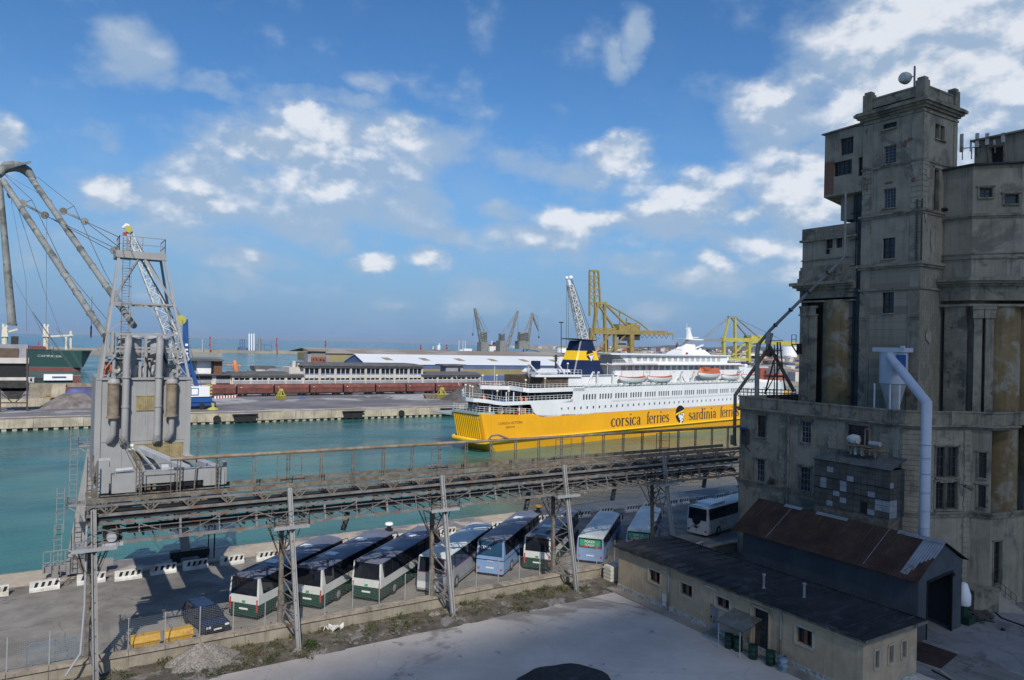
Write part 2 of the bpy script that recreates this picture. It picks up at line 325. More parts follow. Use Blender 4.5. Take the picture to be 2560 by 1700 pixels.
mat('concrete_edge',(.20,.18,.14),.9,.25,1.5,stain=(.06,.06,.055),ssc=.8,samt=.5)
mat('rust_sheet',(.050,.024,.014),.8,.35,.7,stain=(.032,.016,.01),ssc=.6,samt=.5,streak=(.075,.042,.026),stamt=.35)
mat('zinc',(.24,.265,.29),.5,.15,.7,stain=(.14,.07,.04),ssc=.8,samt=.3); mat('blue_sheet',(.07,.085,.10),.6,.15,.5,streak=(.06,.06,.06),stamt=.4)
mat('wood',(.20,.10,.05),.8,.3,3); mat('old_wood',(.09,.075,.06),.85,.3,3); mat('drum_green',(.01,.045,.03),.5,.2,1); mat('drum_blue',(.22,.30,.36),.5,.3,2)
mat('bin_yellow',(.60,.33,.03),.6,.12,1.5,stain=(.3,.16,.03),ssc=1.5,samt=.3); mat('bus_green',(.009,.052,.034),.3,.08); mat('bus_white',(.66,.66,.62),.35,.06,1)
mat('bus_roof',(.155,.165,.215),.45,.12,.6); mat('bus_roof_white',(.62,.66,.64),.45,.12,.5); mat('bus_blue',(.22,.34,.56),.35,.06); mat('bus_silver',(.30,.30,.31),.35,.06)
mat('car_blue',(.012,.02,.055),.2,.1); mat('plate',(.75,.75,.7),.5,.03); mat('fence_wire',(.36,.37,.36),.6,.1); mat('panel_blue',(.16,.24,.32),.6,.1)
mat('board_grey',(.095,.092,.078),.7,.25,.8); mat('board_light',(.30,.33,.36),.6,.15,.8); mat('signred',(.5,.05,.04),.5,.05); mat('signgreen',(.05,.32,.16),.5,.05)
mat('pale_render',(.36,.32,.25),.92,.15,1.2,.04,8); mat('old_zinc',(.15,.16,.155),.6,.2,.8,stain=(.10,.08,.06),ssc=.8,samt=.4); mat('yard_shade_tone',(.26,.25,.245),.9,.15,.3,.03,25,stain=(.13,.125,.12),ssc=.25,samt=.5,cracks=(.3,.012,(.09,.085,.08),.9),spots=(1.2,.64,(.12,.11,.10),.7))  # yard tone has shade painted in; its stains, spots and cracks are surface marks
glass('glass'); glass('bus_glass',(.012,.014,.02),.06); glass('blue_glass',(.02,.06,.11),.1); glass('window_dark',(.012,.015,.018),.25)
# water: turquoise harbour water with wind ripple
def water():
    m=bpy.data.materials.new('water'); m.use_nodes=True; t=m.node_tree; p=t.nodes['Principled BSDF']
    tcn=N(t,'ShaderNodeTexCoord'); mp=N(t,'ShaderNodeMapping'); mp.inputs['Rotation'].default_value=(0,0,.5); mp.inputs['Scale'].default_value=(1,1.9,1); t.links.new(tcn.outputs['Object'],mp.inputs[0])
    v=mp.outputs[0]
    sp=N(t,'ShaderNodeSeparateXYZ'); t.links.new(tcn.outputs['Object'],sp.inputs[0])
    far=mrange(t,sp.outputs[1],250,2600,0,1)
    a=mixc(t,mrange(t,noise(t,v,.016,6,.65),.38,.62,0,1),(.015,.082,.080),(.050,.165,.142))
    b=mixc(t,mrange(t,noise(t,v,.0016,5,.6),.35,.65,0,1),(.008,.085,.135),(.014,.115,.165))
    t.links.new(mixc(t,far,a,b),p.inputs['Base Color']); t.links.new(mrange(t,noise(t,v,.022,4,.6),.38,.62,.09,.30),p.inputs['Roughness']); p.inputs['Specular IOR Level'].default_value=.5; p.inputs['IOR'].default_value=1.33
    h=math_(t,'ADD',noise(t,v,.35,8,.62),math_(t,'MULTIPLY',noise(t,v,.05,3),2.0))
    bm=N(t,'ShaderNodeBump'); bm.inputs['Strength'].default_value=.55; bm.inputs['Distance'].default_value=.55; t.links.new(h,bm.inputs['Height']); t.links.new(bm.outputs[0],p.inputs['Normal'])
    MC['water']=m
water()
# ---------------- ground and water ----------------
MB().add([(-30000,-40000,-2),(40000,-40000,-2),(40000,50000,-2),(-30000,50000,-2)],[(0,1,2,3)]).build('water','water',kind='structure')
MB().box(-250,400,48.95,68.6,-8,0).build('quay','asphalt',kind='structure')
def apron():
    b=MB(); n=130; xs=[-250+650*i/n for i in range(n+1)]
    b.box(-250,400,68.6,72.3,-8,.06)
    b.build('quay_apron','apron',kind='structure')
    MB().box(-250,400,72.302,72.7,-8,.02).build('quay_edge','quay_stone',kind='structure')
    l=MB()
    for y in (67.9,): l.box(-250,400,y,y+.14,.004,.05)
    l.build('quay_rail','rust_steel',kind='structure')
apron()
MB().box(-250,300,-90,45.2,-3,0).build('yard','yard_concrete',kind='structure')
# rough verge between yard and wall: an uneven sheet of soil and broken concrete
def verge():
    b=MB(); nx,ny=220,14
    for i in range(nx+1):
        for j in range(ny+1):
            x=-60+118*i/nx; y=41.5+6.9*j/ny
            lim=45.6+ (max(0,10-x)*-.16) + .35*sin(x*.7)+.2*sin(x*2.3)
            z=.03+.09*random.random()*(1 if y>lim else 0)+(.10 if y>lim else -.08)
            b.v.append(V((x,y,z)))
    for i in range(nx):
        for j in range(ny):
            k=i*(ny+1)+j; b.f.append((k,k+ny+1,k+ny+2,k+1)); b.mi.append(0)
    b.build('soil_strip','dirt',smooth=True,kind='structure')
verge()
MB().box(46.3,140,-60,48.2,.002,.01).build('yard_right','yard_shade_tone',kind='structure')  # darker ground colour stands in for the shade over this side of the yard
MB().box(38.9,39.9,24,48.2,.004,.1).box(38.9,39.9,10,24,.004,.1).build('pavement','strip_concrete',kind='structure')
MB().box(47.2,57,44.5,48.2,.004,.12).build('path','strip_concrete',kind='structure')
# far pier across the basin
def fp():
    MB().box(-260,330,196.4,331,-9,0).build('pier','pier_deck',kind='structure')
    w=MB()
    for i in range(60):
        x=-260+590*i/60; w.box(x+.04,x+9.79,195.5,196.4,-1.4,.55+.04*(i%3)); 
    for i in range(300): x=-260+590*i/300; w.box(x,x+.9,195.7,196.3,-3,-1.402)
    w.build('pier_edge','pier_wall',kind='structure')
    MB().box(-260,330,205.5,206.3,.004,.16).build('pier_kerb','pier_wall',kind='structure')
fp()
MB().box(100,420,333,470,-9,.2).build('pier','farstone',kind='structure')
def bw():
    b=MB(); n=90
    for i in range(n):
        x=-900+2300*i/n; b.box(x,x+25.5,1120+random.uniform(-3,3),1165,-4,1.2+random.uniform(0,1.6))
    b.build('breakwater','sand',kind='structure')
    b=MB(); 
    for i in range(40): x=-200+9*i; b.box(x,x+8.9,880,886,-3,2.6+random.uniform(0,.5))
    b.build('breakwater','farstone',kind='structure')
bw()
def coast():
    pts=[gz(1300,900,.3),gz(1370,888,.3),gz(1340,876,.3),gz(1300,871,.3),gz(1330,868.2,.3),gz(1500,870.8,.3),gz(2600,899,.3),V((1500,300,.3)),V((330,300,.3)),V((330,420,.3))]
    MB().ext([(p.x,p.y,-3) for p in pts],(0,0,3.4)).build('coast','sand',kind='structure')
    b=MB(); n=120
    for i in range(n+1):
        px=1270+1500*i/n; d=ray(px,870); d.z=0; d.normalize(); 
        h=26+34*(.5+.5*sin(px*.011+1))*(.6+.4*sin(px*.031))+10*random.random()+ (30 if px>1600 else 0)*min(1,(px-1600)/300)
        h*=min(1,(px-1270)/260+.02)
        for k,(D,z) in enumerate(((8200,-3),(8600,h*.35),(9400,h),(10500,h*1.05),(11500,-3))): b.v.append(V((d.x*D,d.y*D,z)))
    for i in range(n):
        for j in range(4): k=i*5+j; b.f.append((k,k+5,k+6,k+1)); b.mi.append(0)
    b.build('hills','hill',smooth=True,kind='structure')
coast()
# ---------------- an added sun blocker shades the near yard and silo (high behind the viewer, unseen) ----------------
# ================= boundary wall and fence =================
def bwall():
    t=thing('boundary_wall','low rendered wall with a stone coping between the coach park and the weedy strip','wall',(0,48.6,0))
    b=MB(); 
    for i in range(26): x=-40+4*i; b.box(x+.01,x+3.99,48.42,48.95,-.3,.93)
    b.build('wall','wallstone',t)
    c=MB()
    for i in range(52): x=-40+2*i; c.box(x+.01,x+1.98,48.30,49.02,.932,1.07)
    c.build('coping','quay_stone',t)
bwall()
def mesh_fence():
    t=thing('mesh_fence','light wire mesh fence on thin posts along the top of the low wall','fence',(0,48.8,1.07))
    m=MB(); x0,x1=-30,48.2
    z=1.15
    while z<2.95: m.bar((x0,48.8,z),(x1,48.8,z),.0045); z+=.11
    x=x0
    while x<x1: m.bar((x,48.8,1.15),(x,48.8,2.95),.003); x+=.11
    m.build('wire_mesh','fence_wire',t)
    x=x0
    for i in range(40):
        b=MB(); b.bar((x,48.84,1.07),(x,48.84,3.0),.05); b.build('post','fence_wire',t); x+=2.0
mesh_fence()
def blue_panel():
    t=thing('site_barrier','blue tubular site barrier leaning upright behind the wall beside the first pylon','barrier',(0,49.6,0))
    a=MB(); a.path([(-1.1,49.6,.1),(-1.1,49.6,1.95),(-.9,49.6,2.15),(1.2,49.6,2.15),(1.35,49.6,1.95),(1.35,49.6,.1)],.03,6); a.bar((-1.1,49.6,.35),(1.35,49.6,.35),.05); a.build('frame','panel_blue',t)
    m=MB()
    for i in range(24): x=-1.05+.1*i; m.bar((x,49.6,.35),(x,49.6,2.12),.012)
    for i in range(12): z=.5+.14*i; m.bar((-1.1,49.6,z),(1.35,49.6,z),.012)
    m.build('wire_mesh','panel_blue',t)
blue_panel()
# ================= plastic road barriers =================
def barrier():
    t=thing('road_barrier','x','barrier',(0,0,0),local=True,group='black and white barriers along the quay rail')
    b=MB(); pr=[(-.28,0),(.28,0),(.26,.18),(.12,.34),(.10,.78),(-.10,.78),(-.12,.34),(-.26,.18)]
    b.ext([(-1.0,y,z) for y,z in pr],(2.0,0,0)); b.build('body','dirty_white',t)
    for sgn in (-1,1):
        s=MB()
        for i in range(4):
            x=-.74+.44*i; y=sgn*.128
            s.hexa([(x,y-.008,.22),(x+.2,y-.008,.22),(x+.2,y+.008,.22),(x,y+.008,.22)],[(x+.14,y-.008,.68),(x+.34,y-.008,.68),(x+.34,y+.008,.68),(x+.14,y+.008,.68)])
        s.build('stripes','black',t)
    return t
BR=barrier()
bx=[(-16,1478),(112,1460),(226,1440),(316,1428),(402,1415),(481,1405),(570,1393),(657,1383),(840,1363),(968,1343),(1020,1334),(1100,1326),(1165,1313),(1225,1308),(1352,1300),(1390,1294),(1446,1285),(1500,1276),(1552,1267),(1600,1262),(1646,1252),(1682,1249),(1729,1244),(1774,1238),(1815,1232)]
bdesc=['leftmost in view, cut by the photo edge','second from the left, by the crane foot','beside the first pylon','third from the left past the pylon','with the crane shadow starting behind it','under the crane, before the black gear box','just right of the black gear box','last one left of the green coaches','behind the first green coach nose','behind the second green coach','between the second pylon and the third green coach','left of the third coach roof','above the silver coach roof','right of the silver coach, by the orange bollard','behind the tall blue coach','behind the fourth green coach','left of the fourth pylon','first past the fourth green coach','behind the first low blue coach','between the two low blue coaches','behind the second low blue coach','next to the last pylon','right of the last pylon','above the white coach roof','nearest to the silo wall']
for i,(x,y) in enumerate(bx):
    p=gz(x,y+4,0)
    o=BR if i==0 else copy_tree(BR)
    place(o,(p.x,66.9+random.uniform(-.25,.25),0.004),random.uniform(-.06,.06),'white road barrier with black slanted stripes, '+bdesc[i])
b=copy_tree(BR); p=gz(1755,1366); place(b,(54.2,50.6,0.004),R(12),'white road barrier with black slanted stripes in shade behind the white coach')
# ================= bollards and quay furniture =================
def bollard(px,py,m,label):
    p=gz(px,py,0); t=thing('bollard',label,'bollard',(p.x,71.2,.06),group='mooring bollards on the quay edge')
    b=MB(); b.lathe([(.42,0),(.42,.08),(.24,.14),(.22,.5),(.26,.55)],(p.x,71.2,.06),12); b.build('stem','black',t,True)
    b=MB(); b.lathe([(.20,.54),(.42,.60),(.46,.70),(.36,.86),(.12,.90)],(p.x,71.2,.06),12); b.build('head',m,t,True)
bollard(962,1322,'white','white headed mooring bollard at the quay edge above the green coaches')
bollard(1328,1275,'bin_yellow','orange headed mooring bollard at the quay edge behind the tall blue coach')
bollard(1610,1240,'rust_steel','rusty brown mooring bollard on the quay edge left of the last pylon')
bollard(497,1378,'dirty_white','grey headed mooring bollard in the crane shadow')
bollard(1824,1213,'dirty_white','pale bollard on the quay edge close to the silo wall')
# ================= coaches =================
def coach(kind,h=3.25,L=11.6,w=2.5,label='',cols=None):
    """x across (rear at y=0, front at +y)"""
    c=cols; t=thing('coach',label,'coach',(0,0,0),local=True)
    hw=w/2; z0=.34; zb=.34+(h-.34)*.27; zm=.34+(h-.34)*.50; zt=h-.28
    def ring(y,z,ins=0): return [(-hw+ins,y,z),(hw-ins,y,z)]
    def side(b,za,zc,y0,y1,i0=0,i1=0):
        b.hexa([(-hw+i0,y0,za),(hw-i0,y0,za),(hw-i0,y1,za),(-hw+i0,y1,za)],[(-hw+i1,y0+.04*(i1>0),zc),(hw-i1,y0+.04*(i1>0),zc),(hw-i1,y1-.10*(i1>0),zc),(-hw+i1,y1-.10*(i1>0),zc)])
    b=MB(); side(b,z0,zb,0,L); b.build('lower_body',c['low'],t)
    b=MB(); side(b,zb+.002,zm,.02,L-.02); 
    # rising corner pillar of the rear and front
    b.hexa([(-hw,.02,zm),(hw,.02,zm),(hw,.50,zm),(-hw,.50,zm)],[(-hw+.07,.10,zt),(hw-.07,.10,zt),(hw-.07,.26,zt),(-hw+.07,.26,zt)])
    b.build('upper_body',c['mid'],t)
    b=MB()
    b.hexa([(-hw+.012,.3,zm+.002),(hw-.012,.3,zm+.002),(hw-.012,L-.05,zm+.002),(-hw+.012,L-.05,zm+.002)],[(-hw+.08,.2,zt),(hw-.08,.2,zt),(hw-.08,L-.35,zt),(-hw+.08,L-.35,zt)])
    b.build('side_windows','bus_glass',t)
    b=MB()
    for s in (-1,1):
        for i in range(1,7):
            y=.4+i*(L-1)/7; b.bar((s*(hw-.004),y,zm+.02),(s*(hw-.072),y,zt-.02),.05,.03)
        b.bar((s*(hw+.004),.6,zm+.02),(s*(hw+.004),L-.3,zm+.02),.02,.03)
    b.build('window_pillars',c.get('pillar','black'),t)
    b=MB(); g=.16; zw=zm-.05 if kind!='forza' else zm-.02
    b.hexa([(-hw+g,-.012,zw),(hw-g,-.012,zw),(hw-g,.03,zw),(-hw+g,.03,zw)],[(-hw+g+.04,.045,zt-.03),(hw-g-.04,.045,zt-.03),(hw-g-.04,.12,zt-.03),(-hw+g+.04,.12,zt-.03)])
    rw=b.build('rear_window','bus_glass' if kind!='blue' else 'blue_glass',t)
    b=MB(); b.hexa([(-hw+.1,L-.03,zm-.5),(hw-.1,L-.03,zm-.5),(hw-.1,L+.02,zm-.5),(-hw+.1,L+.02,zm-.5)],[(-hw+.16,L-.42,zt),(hw-.16,L-.42,zt),(hw-.16,L-.34,zt),(-hw+.16,L-.34,zt)]); b.build('windscreen','bus_glass',t)
    # roof: shallow arch
    b=MB(); n=10; prof=[(-hw+.07,zt-.02)]+[(-hw+.09+(w-.18)*i/n, zt+.05+.20*math.sin(PI*i/n)**.5) for i in range(n+1)]+[(hw-.07,zt-.02)]
    b.ext([(x,.12,z) for x,z in prof],(0,L-.5,0)); 
    b.ext([(x*.93,.03,zt+(z-zt)*.55) for x,z in prof],(0,.1,0)); b.ext([(x*.95,L-.385,zt+(z-zt)*.6) for x,z in prof],(0,.12,0))
    rf=b.build('roof',c['roof'],t,True)
    ht=zt+.25
    for y in c.get('hatch',()):
        b=MB(); b.box(-.42,.42,y,y+.7,ht-.02,ht+.06); b.build('roof_hatch','white',rf)
    if kind=='green':
        b=MB()
        for k in (-1,1):
            for i in range(4): b.box(k*.52-.27,k*.52+.27,.75+i*.42,1.02+i*.42,ht-.08,ht-.015)
        b.build('roof_grille','black',rf)
    b=MB()
    for s in (-1,1):
        for y in (2.3,L-2.6):
            b.lathe([(.50,-.1),(.50,.1),(.44,.125),(.28,.125)],(s*(hw-.06),y,.5),16,axis='X') if s>0 else b.lathe([(.28,-.125),(.44,-.125),(.50,-.1),(.50,.1)],(s*(hw-.06),y,.5),16,axis='X')
    for s in (-1,1):
        for y in (2.3,L-2.6):
            b=MB(); 
            b.lathe([(.50,-.12),(.50,.10),(.46,.13)],(s*(hw-.10),y,.5),16,axis='X'); wl=b.build('wheel','rubber',t,True)
            b=MB(); b.lathe([(.30,0),(.26,.03),(.10,.05)],(s*(hw+.02)-(.05 if s<0 else 0),y,.5),12,axis='X'); b.build('rim','grey_steel',wl,True)
    for s in (-1,1):
        b=MB()
        if kind=='green': b.box(s*(hw-.12)-.05,s*(hw-.12)+.05,-.03,.0,z0+.25,z0+1.15)
        else: b.box(s*(hw-.22)-.1,s*(hw-.22)+.1,-.03,.0,z0+.25,z0+.42)
        b.build('tail_light','signred',t)
        b=MB(); b.path([(s*(hw-.15),L-.2,zt-.05),(s*(hw+.02),L+.25,zt+.02),(s*(hw+.12),L+.38,zt-.25)],.035,6); b.ob((s*(hw+.12),L+.38,zt-.45),(.10,.14,.42)); b.build('mirror','black',t)
    b=MB(); b.box(-.36,.36,-.035,-.0,z0+.36,z0+.48); b.build('number_plate','plate',t)
    b=MB(); b.box(-hw+.05,hw-.05,-.07,.0,z0-.04,z0+.2); b.build('bumper',c['low'],t)
    b=MB(); b.bar((-hw-.004,.1,z0+.15),(-hw-.004,L-.1,z0+.15),.012,.04); b.bar((hw+.004,.1,z0+.15),(hw+.004,L-.1,z0+.15),.012,.04)
    for s in (-1,1):
        for i in range(1,6): y=1.0+i*(L-2)/6; b.bar((s*(hw+.003),y,z0+.1),(s*(hw+.003),y,zb-.05),.01,.02)
    b.build('panel_gaps','black',t)
    if kind=='green':
        b=MB(); b.box(-.13,.13,-.03,.015,zb+.08,zb+.22); b.build('badge','signgreen',t)
    return t
def letters(txt,size,m,parent,mat4,ext=.01,name='lettering',sx_=1.0,align='CENTER',label=None):
    cu=bpy.data.curves.new('t','FONT'); cu.body=txt; cu.size=size; cu.extrude=ext; cu.align_x=align; cu.resolution_u=2
    o=bpy.data.objects.new('t',cu); COL.objects.link(o); dg=bpy.context.evaluated_depsgraph_get(); dg.update()
    me=bpy.data.meshes.new_from_object(o.evaluated_get(dg)); bpy.data.objects.remove(o)
    me.transform(mat4@Matrix.Scale(sx_,4,(1,0,0))); me.materials.clear(); me.materials.append(MC[m])
    q=bpy.data.objects.new(name,me); COL.objects.link(q); q.parent=parent
    if parent: ORG[q.name]=ORG.get(parent.name,V((0,0,0)))
    if label: q['label']=label
    return q
def facing(o,u,up):
    """matrix placing text: x along u, y along up"""
    u=V(u).normalized(); up=V(up).normalized(); n=u.cross(up)
    M=Matrix.Identity(4)
    for i in range(3): M[i][0]=u[i]; M[i][1]=up[i]; M[i][2]=n[i]; M[i][3]=V(o)[i]
    return M
HD=R(-50)
GC=dict(low='bus_green',mid='bus_white',roof='bus_roof',hatch=(2.9,7.4))
g0=coach('green',3.25,cols=GC)
def setc(o,p,label,rz=HD,group='coaches parked in a slanted row'):
    # p = rear right corner on the ground
    o.location=(0,0,0); off=Matrix.Rotation(rz,3,'Z')@V((1.25,0,0)); o.location=(p[0]-off.x,p[1]-off.y,0.004); o.rotation_euler=(0,0,rz); tag(o,label,'coach',group)
g1=copy_tree(g0); g2=copy_tree(g0); g3=copy_tree(g0)
setc(g0,(12.43,52.5),'green and white coach with dark roof, leftmost of the row and beside the blue car')
setc(g1,(16.95,52.4),'green and white coach just right of the second pylon, second from the left')
setc(g2,(21.3,51.75),'green and white coach left of the silver coach, third from the left')
setc(g3,(37.2,51.8),'green and white coach right of the tall blue coach')
sil=coach('silver',3.2,cols=dict(low='bus_silver',mid='bus_silver',roof='bus_roof_white',hatch=(2.2,)))
b=MB(); b.box(-1.26,1.26,-.006,11.5,1.78,1.84); b.build('stripe','blue_paint',sil); b=MB(); b.box(-1.262,1.262,-.008,11.4,1.70,1.75); b.build('stripe','red',sil)
b=MB(); b.box(-1.2,.4,-.09,-.02,.45,.95); b.build('rear_panel','bus_white',sil)
setc(sil,(26.4,50.85),'silver grey coach with white roof and thin blue and red stripes')
blu=coach('blue',3.3,cols=dict(low='bus_blue',mid='bus_blue',roof='bus_roof',hatch=(7.8,)))
b=MB(); b.box(-1.262,1.262,-.006,11.5,1.40,1.45); b.build('stripe','black',blu)
letters('ATENA',.36,'white',blu,facing((-.55,.02,2.35),(1,0,0),(0,0.05,1)),name='window_lettering')
letters('SETRA',.18,'white',blu,facing((0,-.02,1.25),(1,0,0),(0,0,1)),name='badge')
setc(blu,(32.75,52.45),'tall light blue coach with grey roof and big rear window')
def forza(lbl,p,rz):
    f=coach('forza',2.62,cols=dict(low='bus_blue',mid='bus_blue',roof='bus_roof_white'),L=11)
    b=MB(); b.box(-1.0,-.1,-.022,.0,1.52,1.62); b.box(-.1,1.0,-.022,.0,1.50,1.60); b.build('window_banner','signred',f)
    b=MB(); b.hexa([(-1.0,-.03,1.65),(.95,-.03,1.65),(.95,-.02,1.65),(-1.0,-.02,1.65)],[(-1.0,.02,2.2),(.95,.02,2.2),(.95,.03,2.2),(-1.0,.03,2.2)]); b.build('window_banner','signgreen',f)
    letters('FORZA',.30,'white',f,facing((-.05,-.045,1.92),(1,0,0),(0,.09,1)),name='window_lettering'); letters('ITALIA',.30,'white',f,facing((-.05,-.075,1.62),(1,0,0),(0,.09,1)),name='window_lettering')
    setc(f,p,lbl,rz)
forza('low light blue coach with white roof and banner in its rear window, fully in view',(42.8,51.3),R(-49))
forza('low light blue coach with white roof, half hidden by the last pylon',(48.5,51.0),R(-49))
wh=coach('white',3.3,cols=dict(low='bus_white',mid='bus_white',roof='bus_roof_white',pillar='black'))
b=MB(); b.lathe([(.5,0),(.5,.02)],(-.1,-.03,1.75),20,axis='Y'); b.build('emblem','black',wh)
b=MB()
for i in range(16):
    a=PI*i/15; b.bar((-.1,-.012,.85),(-.1+.45*cos(a)*(1-.3*(i%2)),-.012,.95+.42*sin(a)*(1-.25*(i%3==0))),.02)
b.bar((-.1,-.012,.55),(-.1,-.012,1.0),.05); b.build('emblem','black',wh)
b=MB(); b.box(-.9,.9,1.5,4.2,3.24,3.42); b.build('air_conditioner','white',wh)
letters('NO',1.0,'bus_silver',wh,facing((1.256,3.2,.95),(0,1,0),(0,0,1)),name='side_lettering')
off=Matrix.Rotation(R(-78),3,'Z')@V((1.25,0,0)); wh.location=(58.7-off.x,53.4-off.y,.004); wh.rotation_euler=(0,0,R(-78)); tag(wh,'white coach standing in the shade against the silo wall','coach')
# dark blue estate car
def car():
    t=thing('parked_car','dark blue estate car parked left of the first green coach, facing the wall','car',(9.55,51.4,0.004),R(12),local=True)
    b=MB(); pr=[(0,.32),(0,.62),(.12,.72),(1.15,.86),(3.9,.92),(4.25,.86),(4.3,.4),(4.2,.3)]
    b.ext([(-.84,y,z) for y,z in pr],(1.68,0,0)); b.build('body','car_blue',t)
    b=MB(); b.hexa([(-.78,1.0,.86),(.78,1.0,.86),(.78,4.1,.92),(-.78,4.1,.92)],[(-.62,1.75,1.40),(.62,1.75,1.40),(.62,3.9,1.42),(-.62,3.9,1.42)]); b.build('cabin_glass','bus_glass',t)
    b=MB(); b.hexa([(-.64,1.72,1.38),(.64,1.72,1.38),(.64,3.95,1.40),(-.64,3.95,1.40)],[(-.56,1.85,1.46),(.56,1.85,1.46),(.56,3.85,1.48),(-.56,3.85,1.48)])
    for s in (-1,1):
        b.bar((s*.80,1.02,.88),(s*.63,1.75,1.41),.07); b.bar((s*.78,2.75,.9),(s*.63,2.7,1.41),.06)
        b.bar((s*.79,4.08,.9),(s*.63,3.9,1.41),.09)
    b.build('roof','car_blue',t)
    for s in (-1,1):
        for y in (.8,3.4):
            b=MB(); b.lathe([(.31,-.1),(.31,.1),(.2,.11)],(s*.78,y,.31),14,axis='X'); b.build('wheel','rubber',t,True)
        b=MB(); b.ob((s*.62,-.01,.62),(.28,.05,.13)); b.build('headlight','plate',t)
        b=MB(); b.ob((s*.92,1.5,.95),(.16,.1,.12)); b.build('mirror','black',t)
    b=MB(); b.box(-.26,.26,-.03,0,.38,.48); b.build('number_plate','plate',t); b=MB(); b.box(-.4,.4,-.02,.02,.52,.66); b.build('grille','black',t)
car()
def bin_(x,lbl):
    t=thing('rubbish_bin',lbl,'bin',(x,50.3,0),R(2),group='yellow bins by the wall',local=True)
    b=MB(); b.hexa([(-.70,-.42,.15),(.70,-.42,.15),(.70,.42,.15),(-.70,.42,.15)],[(-.80,-.5,1.0),(.80,-.5,1.0),(.80,.5,1.0),(-.80,.5,1.0)]); b.box(-.84,.84,-.54,.54,.98,1.04)
    for i in (-.55,-.2,.2,.55): b.bar((i*.9,-.44,.2),(i*1.0,-.52,.95),.05,.04)
    b.build('body','bin_yellow',t)
    b=MB(); b.ext([(-.82,-.53,1.04),(-.82,.53,1.04),(-.82,.5,1.22),(-.82,.15,1.36),(-.82,-.25,1.33)],(1.64,0,0)); b.build('lid','bin_yellow',t)
    for sx_ in (-.6,.6):
        for sy in (-.33,.33): b=MB(); b.lathe([(.1,-.03),(.1,.03)],(sx_,sy,.1),8,axis='X'); b.build('wheel','rubber',t)
bin_(5.05,'large yellow wheeled bin by the wall, the left one of the pair'); bin_(6.95,'large yellow wheeled bin by the wall, beside the blue car')
